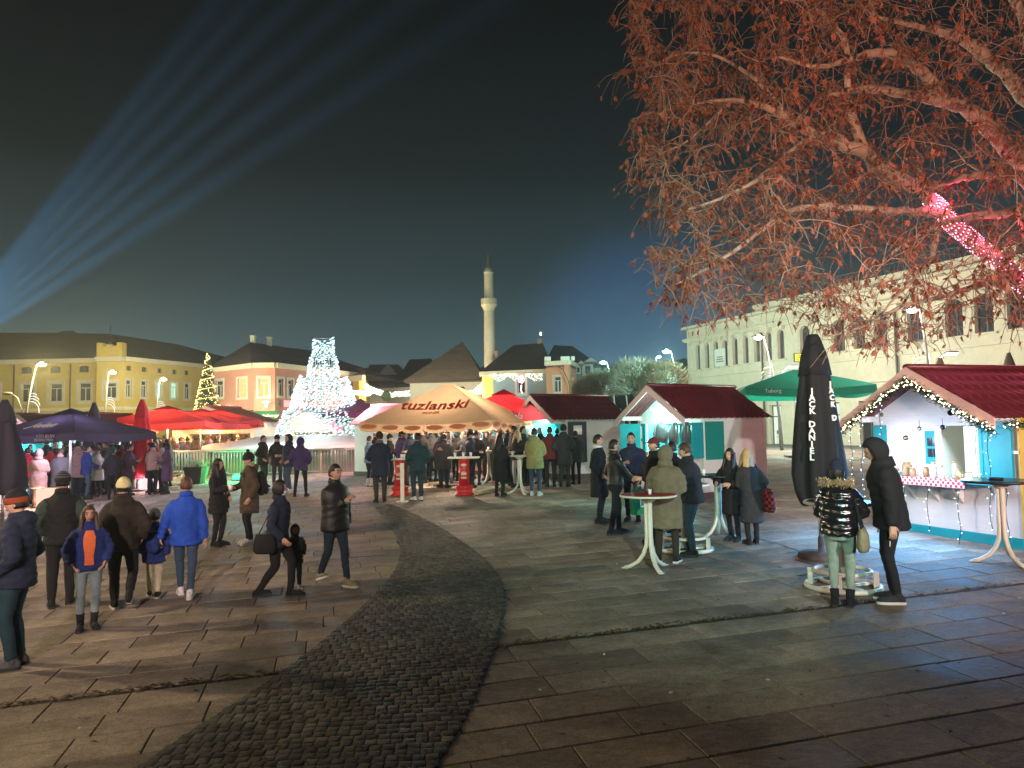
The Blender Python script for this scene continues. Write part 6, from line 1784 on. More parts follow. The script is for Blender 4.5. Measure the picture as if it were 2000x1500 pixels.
holes = [(1600, 320, 28, 45), (1700, 230, 40, 22), (1440, 290, 20, 30), (1590, 450, 25, 25), (1330, 450, 16, 40), (1670, 520, 30, 40), (1390, 370, 20, 20), (1300, 60, 22, 30), (1850, 480, 40, 25), (1500, 560, 22, 18), (1760, 260, 20, 30)]
NP = np.zeros((9000, 3)); cnt = 0
for p in nodes: NP[cnt] = p; cnt += 1
att = []
rt = random.Random(5)
while len(att) < 1650:
    x, y = rt.uniform(1205, 2150), rt.uniform(-160, 700)
    if not in_crown(x, y): continue
    if any(((x - hx) / a) ** 2 + ((y - hy) / c) ** 2 < 1 for hx, hy, a, c in holes) and rt.random() < .8: continue
    if x > 1480 and y > 560 + (x < 1560) * 30 and rt.random() < .45: continue
    if x > 1700 and y < 420 and rt.random() < .35: continue
    d = max(9.6, min(16.5, rt.gauss(12.4 if x > 1400 else 11.6, 1.3)))
    att.append((x, y, d))
att.sort(key=lambda q: min((NP[:cnt][:, 0] - W(*q).x) ** 2 + (NP[:cnt][:, 1] - W(*q).y) ** 2 + (NP[:cnt][:, 2] - W(*q).z) ** 2))
tw = MB(); tips = []
for x, y, d in att:
    p = W(x, y, d); pv = np.array(p)
    dd_ = ((NP[:cnt] - pv) ** 2).sum(1); i = int(dd_.argmin()); q = Vector(NP[i]); ln = (p - q).length
    r0_ = nrad[i] * .8; n = max(2, min(6, int(ln / .25) + 1))
    side_ = Vector((rt.gauss(0, 1), rt.gauss(0, 1), rt.gauss(0, 1))) * ln * .12
    pts, rs = [q], [max(.010, min(r0_, .026))]
    for k in range(1, n + 1):
        t = k / n
        w_ = q.lerp(p, t) + side_ * math.sin(t * PI) + Vector((rt.gauss(0, .03), rt.gauss(0, .03), rt.gauss(0, .03) - .10 * ln * t * t + .10 * ln * t))
        pts.append(w_); rs.append(max(.006, rs[0] * (1 - .75 * t)))
        if cnt < 9000: NP[cnt] = w_; nrad.append(rs[-1]); cnt += 1
    tw.tube(pts, rs, 4, caps=False)
    tips.append((pts, x, y))
    for k in range(rt.randint(3, 5)):      # side twigs that droop
        a = pts[rt.randrange(1, len(pts))]; v = Vector((rt.gauss(0, 1), rt.gauss(0, 1), rt.gauss(-.5, .7))).normalized() * rt.uniform(.2, .5)
        m_ = a + v * .5 + Vector((0, 0, .03)); e = a + v + Vector((0, 0, -.08)); tw.tube([a, m_, e], [.008, .006, .004], 3, caps=False); tips.append(([a, m_, e], x, y))
tag(tw.build('twigs', m_twig, tree), None, None, None, 'stuff')
def leaf_geo(rr):
    out = [Vector((0, 0, 0))]
    for a, r_ in ((-150, .35), (-105, .62), (-75, .45), (-45, .85), (-20, .6), (0, 1.05), (20, .6), (45, .85), (75, .45), (105, .62), (150, .35)):
        a = rad(a); out.append(Vector((r_ * .5 * math.sin(a), rr.uniform(-.06, .06) + .22 * abs(math.sin(a)) * r_, -.28 - r_ * .5 * math.cos(a))))
    return out, [(0, i, i + 1) for i in range(1, 11)]
lv = [leaf_geo(random.Random(k)) for k in range(5)]
lm_ = []
for v, f in lv:
    b = MB(); b.add(v, f); lm_.append(b.mesh('leaf', m_leaf))
LF = []
for pts, x, y in tips:
    n = rt.choice((0, 1, 1, 2, 3)) if len(pts) > 3 or len(pts) == 3 else 3
    if y > 570 and x > 1480: n = rt.choice((0, 1, 2))
    if x > 1780 and y < 520: n = rt.choice((0, 0, 1, 2))
    for k in range(n):
        i = rt.randrange(1, len(pts)); p = pts[i - 1].lerp(pts[i], rt.random())
        s = rt.uniform(.085, .165)
        m = Matrix.Translation(p) @ rotz(rt.uniform(0, 2 * PI)) @ Matrix.Rotation(rt.gauss(0, .5), 4, 'X') @ Matrix.Rotation(rt.gauss(0, .4), 4, 'Y') @ Matrix.Diagonal((s * rt.uniform(.5, 1.0), s, s, 1))
        LF.append((p.y, m, rt.randrange(5)))
LF.sort(key=lambda q: q[0])
lb_ = MB()
near = 0
tmi = WM[tree.name].inverted()
for y_, m, k in LF:
    p = m.translation
    if near < 300 and abs(p.x) < .68 * p.y and p.z < 2.34 + .56 * p.y:
        near += 1; link('leaf', lm_[k], tree, tmi @ m)
    else:
        lb_.add([m @ v for v in lv[k][0]], lv[k][1])
tag(lb_.build('leaves', m_leaf, tree), None, None, None, 'stuff')
# pink string lights wound round the lowest limb
pts = limb_pts[0]
sl2 = thing('string_lights', 'pink string lights wound round the lowest limb of the plane tree', 'string lights', W(2000, 545, 14.6))
b = MB(); wr = []
seg = [i for i, p in enumerate(pts) if 6 <= i <= 22]
for k in range(620):
    f = k / 620 * (len(seg) - 1); i = seg[int(f)]; p = pts[i].lerp(pts[i + 1], f - int(f)); t = (pts[i + 1] - pts[i]).normalized()
    u = t.orthogonal().normalized(); w_ = t.cross(u); r_ = np.interp(i, [6, 10, 14, 18, 22], [.24, .19, .165, .15, .14]); a = k * 2 * PI / 15.5
    q = p + (u * math.cos(a) + w_ * math.sin(a)) * r_; wr.append(q); bulb(b, q, .011, 1.3, (1, 0, -.3))
tag(b.build('bulbs', E('pink_bulb', (1, .22, .38), 9), sl2), None, None, None, 'stuff')
b = MB(); b.tube(wr, .006, 3, caps=False); b.build('wire', m_dkgrey, sl2)
for i, pw_ in ((9, 14), (14, 18), (19, 14)):
    q = pts[i]; lamp('string_glow', 'POINT', q + Vector((-.25, -.55, .2)), (1, .10, .26), pw_, sl2, .25)
    lamp('string_glow', 'POINT', q + Vector((.1, .5, -.3)), (1, .10, .26), pw_ * .6, sl2, .25)

# ---- willow bushes behind the huts
m_wil = M('willow_leaf', (.22, .21, .13), rough=.8, bump=0, island=.4, trans=.3)
wl2 = ['broad pale willow bush right of the small globe lamp', 'pale bushy willow behind hut roofs under the teal lamp', 'tall willow bush under the nearest teal lamp', 'low willow bush at the left of the pale bushes']
for k, (px, py, hw, hh, d) in enumerate(((1180, 752, 44, 24, 43), (1238, 738, 50, 36, 41), (1296, 742, 46, 34, 40), (1146, 764, 24, 18, 42))):
    c = W(px, py, d); s = d / F
    t = thing('willow_bush', wl2[k], 'bush', (c.x, d, gz(c.x, d)), 0, 'willow bushes')
    b = MB()
    for q in range(5):
        a = R.uniform(0, 6.28); b.tube([(c.x + .2 * math.cos(a), d + .2 * math.sin(a), gz(c.x, d) - .1), (c.x + hw * s * .5 * math.cos(a), d + hw * s * .5 * math.sin(a), c.z)], [.07, .03], 5)
    b.build('stem', m_twig, t)
    b = MB()
    for q in range(2600):
        v = Vector((R.gauss(0, 1), R.gauss(0, 1), R.gauss(0, 1))).normalized() * R.uniform(.5, 1.0) ** .6
        p = c + Vector((v.x * hw * s, v.y * hw * s, v.z * hh * s)); dv = (Vector((v.x * .8, v.y * .8, v.z * .6 + .5)).normalized() + Vector((R.gauss(0, .3), R.gauss(0, .3), R.gauss(0, .3)))) * R.uniform(.18, .42)
        w_ = dv.orthogonal().normalized() * .022; b.add([p - w_, p + w_, p + dv], [(0, 1, 2)])
    tag(b.build('foliage', m_wil, t), None, None, None, 'stuff')
# ================================================================== people
m_skin = M('skin', (.50, .29, .20), rough=.55, bump=.05, scale=30, var=.08)
m_lip = M('lip', (.36, .12, .10), rough=.5, bump=0)
m_eye = M('eye', (.02, .015, .012), rough=.25, bump=0)
HAIRC = dict(dark=(.012, .009, .007), brown=(.055, .026, .013), redbrown=(.10, .035, .02), blond=(.45, .29, .12), grey=(.15, .13, .12))
def hair_m(k): return M('hair_' + k, HAIRC[k], rough=.5, bump=.5, scale=60, var=.3, stretch=(1, 1, .15))
FAB = dict(black=(.010, .010, .012), navy=(.012, .018, .040), blue=(.015, .07, .42), midblue=(.012, .028, .14), teal=(.012, .035, .045), grey=(.09, .09, .095), dgrey=(.03, .03, .033), olive=(.15, .125, .075), brown=(.06, .038, .022), dbrown=(.025, .019, .013), beige=(.34, .24, .15), pinkbeige=(.40, .25, .20), cream=(.55, .48, .34), white=(.62, .60, .58), red=(.42, .012, .03), maroon=(.13, .015, .02), ygreen=(.25, .24, .09), violet=(.05, .03, .12), purple=(.10, .05, .10), jeans=(.035, .06, .105), djeans=(.016, .03, .045), ljeans=(.21, .27, .27), mint=(.25, .31, .26), lblue=(.16, .25, .40), orange=(.75, .17, .05), khaki=(.25, .22, .13), dgreen=(.03, .05, .035), rim=(.22, .04, .015), yellowish=(.62, .55, .25), pale=(.5, .46, .3), shiny=(.008, .008, .009))
def fab(k):
    if k == 'shiny': return M('fabric_shiny', FAB[k], rough=.16, bump=.25, scale=10, spec=.7, coat=.5)
    if k == 'leather': return M('fabric_leather', (.014, .013, .013), rough=.5, bump=.4, scale=14)
    return M('fabric_' + k, FAB[k], rough=.88, bump=.7, scale=11, var=.28)
m_sole = M('white_sole', (.62, .6, .54), rough=.6, bump=0)
m_dsole = M('dark_sole', (.02, .02, .02), rough=.6, bump=0)
REM, WRI = [], {}
def ik(a, t, l1, l2, pole):
    d = t - a; L_ = min(d.length, (l1 + l2) * .999); d.normalize(); t = a + d * L_
    c = (l1 * l1 + L_ * L_ - l2 * l2) / (2 * l1 * L_); c = max(-1, min(1, c))
    pv = pole - d * pole.dot(d)
    if pv.length < 1e-5: pv = d.orthogonal()
    return a + d * (l1 * c) + pv.normalized() * (l1 * math.sqrt(1 - c * c)), t
def shell(b, c, rot, rx, ry, rz, keep, th=.014, nu=24, nv=16, mat=0, band=None):
    c = Vector(c); P_, Q = [], []
    D = []
    for i in range(nv + 1):
        e = -PI / 2 + PI * i / nv
        for j in range(nu):
            a = 2 * PI * j / nu; D.append(Vector((math.cos(e) * math.cos(a), math.cos(e) * math.sin(a), math.sin(e))))
    o = [c + rot @ Vector((d.x * rx, d.y * ry, d.z * rz)) for d in D]
    k = [c + rot @ Vector((d.x * (rx - th), d.y * (ry - th), d.z * (rz - th))) for d in D]
    fs = []; edges = {}; fm = []
    for i in range(nv):
        for j in range(nu):
            f = (i * nu + j, i * nu + (j + 1) % nu, (i + 1) * nu + (j + 1) % nu, (i + 1) * nu + j)
            m_ = (D[f[0]] + D[f[2]]) / 2
            if keep(m_.normalized()):
                fs.append(f); fm.append(mat if band is None else band(i))
                for x in range(4):
                    e = (f[x], f[(x + 1) % 4])
                    if (e[1], e[0]) in edges: del edges[(e[1], e[0])]
                    else: edges[e] = 1
    n = len(o)
    used = sorted({i for f in fs for i in f}); mp = {v: i for i, v in enumerate(used)}; m = len(used)
    vs = [o[i] for i in used] + [k[i] for i in used]
    for f, mm in zip(fs, fm):
        b.add([], [], mm)
    base = len(b.v); b.v += [tuple(v) for v in vs]
    for f, mm in zip(fs, fm):
        b.f.append(tuple(base + mp[i] for i in f)); b.m.append(mm); b.s.append(True)
        b.f.append(tuple(base + m + mp[i] for i in f[::-1])); b.m.append(mm); b.s.append(True)
    for e in edges:
        b.f.append((base + mp[e[1]], base + mp[e[0]], base + m + mp[e[0]], base + m + mp[e[1]])); b.m.append(mat); b.s.append(True)
def head_geo(b, c, rot, det=True, mask=None):
    nu, nv = (20, 15) if det else (14, 10)
    rr = []
    for i in range(nv + 1):
        e = max(-PI / 2 + .03, min(PI / 2 - .03, -PI / 2 + PI * i / nv)); q = []
        for j in range(nu):
            a = 2 * PI * j / nu - PI / 2; x, y, z = math.cos(e) * math.cos(a), math.cos(e) * math.sin(a), math.sin(e)
            X, Y, Z = x * .074, y * .094, z * .117
            if z < -.15: X *= 1 - .34 * ((-z - .15) / .85); Y *= 1 - .12 * ((-z - .15) / .85)
            if y > 0 and z > -.2: Y *= 1.07
            if y < -.5:
                Y -= .024 * math.exp(-(x / .17) ** 2 - ((z + .16) / .2) ** 2) + .006 * math.exp(-(x / .3) ** 2 - ((z + .75) / .2) ** 2)
                Y += .009 * math.exp(-((abs(x) - .38) / .17) ** 2 - ((z - .06) / .13) ** 2)
            q.append(c + rot @ Vector((X, Y, Z)))
        rr.append(q)
    b.rings(rr, 0, True, True)
    if det:
        for s in (-1, 1):
            b.ball(c + rot @ Vector((s * .075, .012, -.01)), (.011, .02, .03), 8, 6, rot)
            b.ball(c + rot @ Vector((s * .029, -.079, .008)), (.013, .01, .007), 8, 6, rot, 2)
            b.box(c + rot @ Vector((s * .031, -.087, .034)), (.036, .012, .009), rot, 3)
        b.ball(c + rot @ Vector((0, -.088, -.058)), (.024, .009, .008), 8, 5, rot, 1)
def hand_geo(b, w, dirv, nrm, curl=.5, side=1, det=True):
    """palm, four unequal fingers and a thumb; nrm points out of the palm"""
    d = dirv.normalized(); n = (nrm - d * nrm.dot(d)).normalized(); t = d.cross(n) * side
    b.tube([w - d * .02, w + d * .03, w + d * .075, w + d * .095], [(.024, .018), (.038, .017), (.042, .015), (.038, .012)], 8, hint=t)
    if not det: 
        b.tube([w + d * .09, w + d * .13 + n * .02, w + d * .15 + n * .05 * curl * 2], [(.036, .011), (.034, .011), (.026, .009)], 8, hint=t); return
    for k, L_ in enumerate((.070, .080, .075, .060)):
        o = w + d * .09 + t * (.030 - .020 * k)
        a1, a2, a3 = curl * .8, curl * 2.0, curl * 2.9
        p1 = o + (d * math.cos(a1) + n * math.sin(a1)) * L_ * .45; p2 = p1 + (d * math.cos(a2) + n * math.sin(a2)) * L_ * .32; p3 = p2 + (d * math.cos(a3) + n * math.sin(a3)) * L_ * .25
        b.tube([o - d * .015, o, p1, p2, p3], [.0095, .0095, .009, .008, .006], 6)
    o = w + d * .03 + t * .036; p1 = o + (t * .65 + d * .6 + n * .35).normalized() * .035; p2 = p1 + (d * .8 + n * (.3 + curl * .6) + t * .1).normalized() * .03
    b.tube([w + d * .015 + t * .018, o, p1, p2], [.014, .013, .010, .007], 6)
TZ = [.40, .60, .80, .92, 1.05, 1.20, 1.32, 1.40, 1.45, 1.49, 1.54]
TX = [.195, .19, .185, .178, .162, .170, .182, .165, .122, .082, .066]
TY = [.150, .148, .145, .138, .122, .128, .132, .115, .095, .078, .068]
POSES = {
    'stand': dict(),
    'pockets': dict(hl=(.21, -.10, .97), hr=(-.21, -.10, .97)),
    'pockets_wide': dict(hl=(.22, -.10, .97), hr=(-.22, -.10, .97), fl=(.17, .0, 0), fr=(-.17, .03, 0)),
    'cup': dict(hl=(.21, -.10, .97), hr=(-.10, -.31, 1.17)),
    'cup_low': dict(hl=(.23, -.05, .9), hr=(-.16, -.34, 1.06)),
    'both_front': dict(hl=(.10, -.30, 1.10), hr=(-.10, -.30, 1.10)),
    'table': dict(hl=(.2, -.36, 1.07), hr=(-.16, -.38, 1.09), lean=(0, -.10)),
    'crossed': dict(hl=(-.10, -.20, 1.20), hr=(.10, -.22, 1.16)),
    'chest': dict(hl=(.26, .02, .84), hr=(.02, -.24, 1.24)),
    'walk': dict(fl=(.07, -.19, 0), fr=(-.07, .25, .04), hl=(.26, .12, .86), hr=(-.26, -.16, .90), drop=.035, lean=(0, -.03)),
    'walk2': dict(fl=(.07, .32, .055), fr=(-.07, -.28, 0), hl=(.26, -.14, .88), hr=(-.26, .12, .86), drop=.03, lean=(0, -.03)),
    'walk_short': dict(fl=(.09, -.16, 0), fr=(-.08, .20, .03), hl=(.23, -.06, .93), hr=(-.25, .02, .86), drop=.01),
    'kick': dict(fl=(.09, -.05, 0), fr=(-.10, .34, .20), hl=(.24, -.12, .92), hr=(-.24, -.10, .92), drop=.01),
    'lean_look': dict(hl=(.25, -.02, .80), hr=(-.22, -.06, .84), lean=(0, -.07), hp=28),
    'phone': dict(hl=(.08, -.30, 1.15), hr=(-.06, -.30, 1.17), hp=15, lean=(0, -.03)),
    'hold_child': dict(fl=(.07, -.22, 0), fr=(-.07, .28, .04), hl=(.34, -.08, .86), hr=(-.27, .02, .80), drop=.02),
}
NPERS = [0]
def person(px, py, hy, hd, pose, label, top='black', legs='black', hair='dark', hairs='short', hat=None, hem=.82, ease=.032, female=False, puff=0, hood=None, shoes='black', sole=None, boots=0, bag=None, extra=None, inner=None, skirt=None, hp=0, hyaw=0, hand_det=True, res=.019, group=None, mat_over=None, pants_r=1.0, name='person', child=False, mask=False, sleeves=None, wrinkle=.012, scarf=None, furhood=False, beltw=0, at=None, H=None):
    if at is None:
        p = G(px, py)
        H = (py - hy) / F * p.y * 1.0
    else:
        p = Vector(at)
    s = H / 1.75
    az = math.atan2(p.x, p.y)
    mtx = Matrix.Translation(p) @ rotz(rad(hd) - az) @ Matrix.Scale(s, 4)
    NPERS[0] += 1
    po = dict(hl=(.27, -.02, .80), hr=(-.27, -.02, .80), fl=(.10, 0, 0), fr=(-.10, 0, 0), drop=0, lean=(0, 0), hp=0)
    po.update(POSES[pose] if isinstance(pose, str) else pose)
    hsz = 1.22 if child else 1.0
    shw = .150 if female else .174
    ln = Vector((po['lean'][0], po['lean'][1], 0)); drop = po['drop']
    def off(z): f = max(0, min(1.25, (z - .95) / .5)); return Vector((ln.x * f, ln.y * f, -drop))
    hips = {1: Vector((.092, 0, .93 - drop)), -1: Vector((-.092, 0, .93 - drop))}
    sh = {k: Vector((k * shw, .005, 1.37)) + off(1.37) for k in (1, -1)}
    wr, el, ank, kn = {}, {}, {}, {}
    for k, h_, f_ in ((1, 'hl', 'fl'), (-1, 'hr', 'fr')):
        el[k], wr[k] = ik(sh[k], Vector(po[h_]), .285, .25, Vector((k * .55, .7, -.35)))
        kn[k], ank[k] = ik(hips[k], Vector(po[f_]) + Vector((0, .01, .085)), .43, .425, Vector((k * .12, -1, 0)))
    tz = hp + po['hp']
    nb = Vector((0, .012, 1.50)) + off(1.50)
    hrot = Matrix.Rotation(rad(hyaw), 3, 'Z') @ Matrix.Rotation(rad(tz), 3, 'X')
    hc = nb + Vector((0, -.005, .02)) + hrot @ Vector((0, -.012, .115 * hsz))
    # body: one figure, head to feet
    b = MB()
    head_geo(b, hc, hrot @ Matrix.Scale(hsz, 3) if child else hrot, hand_det)
    b.tube([nb + Vector((0, .005, -.08)), nb, hc + hrot @ Vector((0, .015, -.06))], [.062, .054, .05], 10, caps=True)
    rr = []
    for z in (.86, .95, 1.05, 1.2, 1.32, 1.40, 1.46):
        rx, ry = float(np.interp(z, TZ, TX)) * .86, float(np.interp(z, TZ, TY)) * .82
        rr.append([Vector((rx * math.cos(a), ry * math.sin(a), z)) + off(z) for a in np.linspace(0, 2 * PI, 12, endpoint=False)])
    b.rings(rr, 0, True, True)
    for k in (1, -1):
        b.tube([sh[k] - Vector((k * .04, 0, 0)), sh[k], el[k], wr[k]], [.045, .045, .036, .026], 8)
        b.tube([hips[k] + Vector((0, 0, .03)), hips[k], kn[k], ank[k]], [.07, .07, .048, .036], 8)
        if not (isinstance(po.get('hide'), str) and po['hide'] == 'both'):
            d = (wr[k] - el[k]).normalized(); curl = po.get('curl', .45)
            nrm = Vector((-k, -.25, 0)) if abs(d.z) > .6 else Vector((-k * .8, 0, -.35))
            hand_geo(b, wr[k], d, nrm, curl, 1 if k > 0 else -1, hand_det)
    o = link(name, b.mesh('body', [m_skin, m_lip, m_eye, hair_m('dark' if hair == 'blond' else hair)]), None, mtx)
    tag(o, label, 'child' if child else 'person', group)
    # trousers
    if legs:
        b = MB()
        rr = []
        for z in (.80, .86, .94, 1.02, 1.08):
            rx, ry = float(np.interp(z, TZ, TX)) * .93 + .004, float(np.interp(z, TZ, TY)) * .93 + .004
            if z < .85: rx, ry = rx * .9, ry * .9
            rr.append([Vector((rx * math.cos(a), ry * math.sin(a), z)) + off(z) for a in np.linspace(0, 2 * PI, 16, endpoint=False)])
        b.rings(rr, 0, True, True)
        for k in (1, -1):
            q = pants_r
            pts = [hips[k] + Vector((0, 0, .02)), hips[k].lerp(kn[k], .35), kn[k], kn[k].lerp(ank[k], .45) + Vector((0, .008, 0)), ank[k] + (kn[k] - ank[k]).normalized() * (.01 if not boots else .12)]
            b.tube(pts, [.098 * min(1.08, q), .088 * min(1.12, q), .064 * q, .058 * q, .05 * q], 12)
        t = b.build('trousers', fab(legs), o, False)
        REM.append((t, res, 'cloth', .005, NPERS[0]))
    # jacket
    b = MB(); rr = []
    zs = [z for z in (hem, .5, .6, .7, .8, .88, .95, 1.02, 1.1, 1.2, 1.3, 1.37, 1.42, 1.46, 1.49, 1.53) if z >= hem]
    for z in sorted(set(zs)):
        e = ease * (1 if z < 1.38 else max(.25, 1 - (z - 1.38) / .12))
        rx, ry = float(np.interp(z, TZ, TX)), float(np.interp(z, TZ, TY))
        if female: rx *= .93 if z > 1.1 else .97
        if z > .98 and beltw: e *= 1.0
        if beltw and .98 < z < 1.12: rx -= beltw; ry -= beltw
        rx += e; ry += e
        rr.append([Vector((rx * math.cos(a), ry * math.sin(a), z)) + off(z) for a in np.linspace(0, 2 * PI, 20, endpoint=False)])
    b.rings(rr, 0, True, True)
    tmats = [fab(top)]
    if sleeves: tmats.append(fab(sleeves))
    es = ease * .75
    for k in (1, -1):
        d = (wr[k] - el[k]).normalized()
        b.tube([sh[k] + Vector((-k * .10, 0, .03)), sh[k] + Vector((-k * .02, 0, .0)), sh[k].lerp(el[k], .3), el[k], el[k].lerp(wr[k], .5), wr[k] - d * .005], [.05 + es * .5, .064 + es * .7, .058 + es, .050 + es, .042 + es, .036 + es * .8], 12)
    if hood == 'down':
        b.ball(Vector((0, .10, 1.47)) + off(1.47), (.13, .075, .085), 14, 10)
        b.tube([Vector((k_ * .10, -.05 + .0 * abs(k_), 1.47)) + off(1.47) if abs(k_) == 1 else Vector((0, .1, 1.50)) + off(1.5) for k_ in (-1, 0, 1)], [.035, .05, .035], 8)
    j = b.build('jacket', tmats, o, False)
    REM.append((j, res, 'puff' if puff else 'cloth', puff or wrinkle, NPERS[0] + 50))
    if sleeves:
        b = MB()
        for k in (1, -1):
            d = (wr[k] - el[k]).normalized()
            b.tube([sh[k] - Vector((k * .03, 0, 0)), sh[k].lerp(el[k], .3), el[k], el[k].lerp(wr[k], .5), wr[k] + d * .004], [.066 + es, .060 + es * 1.25, .052 + es * 1.25, .046 + es * 1.25, .042 + es], 12)
        t = b.build('sleeves', fab(sleeves), o, False); REM.append((t, res, 'cloth', .006, NPERS[0]))
    # collar
    if hood != 'up':
        b = MB(); c_ = nb + Vector((0, .0, .0))
        b.tube([c_ + Vector((.078 * math.cos(a), .082 * math.sin(a), .012 + .012 * math.sin(a))) for a in np.linspace(0, 2 * PI, 16, endpoint=False)], (.04, .016), 8, closed=True, hint=(0, 0, 1)); b.build('collar', fab(scarf or top), o, False)
    if furhood:
        b = MB()
        for k in range(700):
            a = R.uniform(-.2, PI + .2); q = Vector((.17 * math.cos(a) + R.gauss(0, .02), .05 + .10 * math.sin(a) + R.gauss(0, .02), 1.50 + R.gauss(0, .02))) + off(1.5)
            d = Vector((R.gauss(0, 1), R.gauss(0, 1), R.gauss(.3, 1))).normalized() * .045; w_ = d.orthogonal().normalized() * .006; b.add([q - w_, q + w_, q + d], [(0, 1, 2)])
        tag(b.build('fur_trim', M('fur', (.42, .30, .16), island=.4, bump=0), o, False), None, None, None, 'stuff')
    if inner:
        b = MB(); fr = []
        for z in (.93, 1.05, 1.2, 1.32, 1.42):
            ry = float(np.interp(z, TZ, TY)) + ease + .012; rx = float(np.interp(z, TZ, TX)) + ease + .01
            w_ = .26 if z < 1.2 else .34 if z < 1.38 else .24
            fr.append([Vector((rx * math.sin(a), -ry * math.cos(a), z)) + off(z) for a in np.linspace(-w_, w_, 8)])
        n_ = 8
        b.add([v for q in fr for v in q], [(i * n_ + j_, i * n_ + j_ + 1, (i + 1) * n_ + j_ + 1, (i + 1) * n_ + j_) for i in range(4) for j_ in range(7)], 0, True)
        b.build('shirt', fab(inner), o, False)
    # skirt
    if skirt:
        b = MB(); b.rings([[Vector(((rx + .02) * math.cos(a), (ry + .02) * math.sin(a), z)) + off(z) for a in np.linspace(0, 2 * PI, 16, endpoint=False)] for z, rx, ry in ((.60, .2, .17), (.75, .195, .16), (.95, .18, .14), (1.05, .165, .13))]); b.build('skirt', fab(skirt), o, False)
    # shoes
    prof_ = [(.088, .026, .055), (.06, .037, .085), (.0, .039, .095), (-.06, .043, .076), (-.12, .047, .058), (-.165, .041, .048), (-.192, .02, .034)]
    for k, f_ in ((1, 'fl'), (-1, 'fr')):
        b = MB(); z0 = Vector(po[f_]); pit = -min(1.0, z0.z * 5.5); yw = k * .16 + po.get('yaw' + str(k), 0)
        rm = Matrix.Rotation(yw, 3, 'Z') @ Matrix.Rotation(pit if z0.y > 0 else 0, 3, 'X')
        def T_(v): return z0 + rm @ Vector(v)
        if pit < 0 and z0.y > 0:
            pass
        b.rings([[T_((w_ * x, y, .02 + h_ * zz)) for x, zz in ((-1, 0), (1, 0), (.95, .5), (.55, .95), (-.55, .95), (-.95, .5))] for y, w_, h_ in prof_], 0, True, True)
        b.rings([[T_((w_ * 1.08 * x, y * 1.03, zz)) for x, zz in ((-1, .0), (1, .0), (1, .028), (-1, .028))] for y, w_, h_ in prof_], 1, False, True)
        b.tube([T_((0, .03, .05)), ank[k] + (kn[k] - ank[k]).normalized() * (.05 if not boots else boots)], [.045, .043 if not boots else .055], 10)
        b.build('shoe' if not boots else 'boot', [fab(shoes) if shoes in FAB or shoes == 'leather' else m_sole, (m_sole if sole else m_dsole)], o, False)
    # hair and headgear
    hs = Matrix.Scale(hsz, 3); hr_ = hrot @ hs
    if hairs != 'bald' and hat != 'hood':
        b = MB()
        if hairs == 'short': kp = lambda d: (d.z > .50) if d.y < -.45 else ((d.z > .12) if d.y < .1 else d.z > -.42)
        elif hairs == 'bob': kp = lambda d: (d.z > .52 or (abs(d.x) > .62 and d.z > -.75)) if d.y < -.25 else d.z > -.92
        else: kp = lambda d: (d.z > .50 or (abs(d.x) > .66 and d.z > -.6)) if d.y < -.2 else d.z > -.85
        f = 1.10 if hairs == 'short' else 1.16
        shell(b, hc + hrot @ Vector((0, .006, .004)), hr_, .078 * f, .101 * f, .121 * f, kp, .02)
        if hairs == 'long':
            rr = []
            for z, rx, ry, yo in ((.05, .088, .06, .045), (-.08, .095, .065, .05), (-.18, .10, .055, .07), (-.28, .095, .04, .085), (-.36, .07, .025, .09), (-.40, .03, .012, .09)):
                rr.append([hc + hrot @ Vector((rx * math.cos(a) * (1 + .06 * math.sin(5 * a)), yo + ry * math.sin(a), z)) for a in np.linspace(0, 2 * PI, 18, endpoint=False)])
            b.rings(rr, 0, True, True)
            for k in (1, -1):
                b.tube([hc + hrot @ Vector((k * .075, -.01, .03)), hc + hrot @ Vector((k * .09, -.03, -.09)), hc + hrot @ Vector((k * .105, -.075, -.22)), hc + hrot @ Vector((k * .09, -.11, -.33))], [(.03, .045), (.03, .05), (.03, .042), (.012, .02)], 10)
        b.build('hair', hair_m(hair), o, False)
    if hat in ('beanie', 'pom', 'stripe', 'slouch', 'rimbeanie'):
        b = MB(); col = extra or 'black'
        lo = .10
        up = .03 if hat != 'slouch' else .045
        shell(b, hc + hrot @ Vector((0, .008, up)), hr_, .094, .115, .122, lambda d: d.z > lo, .02, 24, 22, 0, (lambda i: i % 2) if hat == 'stripe' else None)
        b.tube([hc + hrot @ (hs @ Vector((.088 * math.cos(a), .008 + .108 * math.sin(a), .034))) for a in np.linspace(0, 2 * PI, 22, endpoint=False)], (.034, .009), 8, 1 if hat == 'rimbeanie' else 0, closed=True, hint=(0, 0, 1))
        b.build('beanie', [fab(col), fab('grey' if hat == 'stripe' else 'rim')], o, False)
        if hat == 'pom': b = MB(); b.ball(hc + hrot @ Vector((0, .02, .17)), .035, 10, 8); b.build('pompom', fab(col), o, False)
    if hat == 'cap':
        b = MB(); shell(b, hc + hrot @ Vector((0, .005, .03)), hr_, .09, .11, .11, lambda d: d.z > .05, .015)
        b.rings([[hc + hrot @ Vector((x * w_, -.10 - y, .045 - y * .12 + zz)) for x, zz in ((-1, 0), (1, 0), (1, .006), (-1, .006))] for y, w_ in ((-.01, .075), (.04, .07), (.075, .045))], 0, False, True); b.build('cap', fab(extra or 'maroon'), o, False)
    if hat == 'hood' or hood == 'up':
        b = MB(); shell(b, hc + hrot @ Vector((0, .016, .0)), hr_, .115, .135, .148, lambda d: not (d.y < -.50 and -.85 < d.z < .62) and d.z > -.96, .022, 26, 18)
        b.tube([hc + hrot @ Vector((.0, .03, -.10)), nb + Vector((0, .02, -.06))], [.105, .125], 16); b.build('hood', fab(extra if hat == 'hood' and extra else top), o, False)
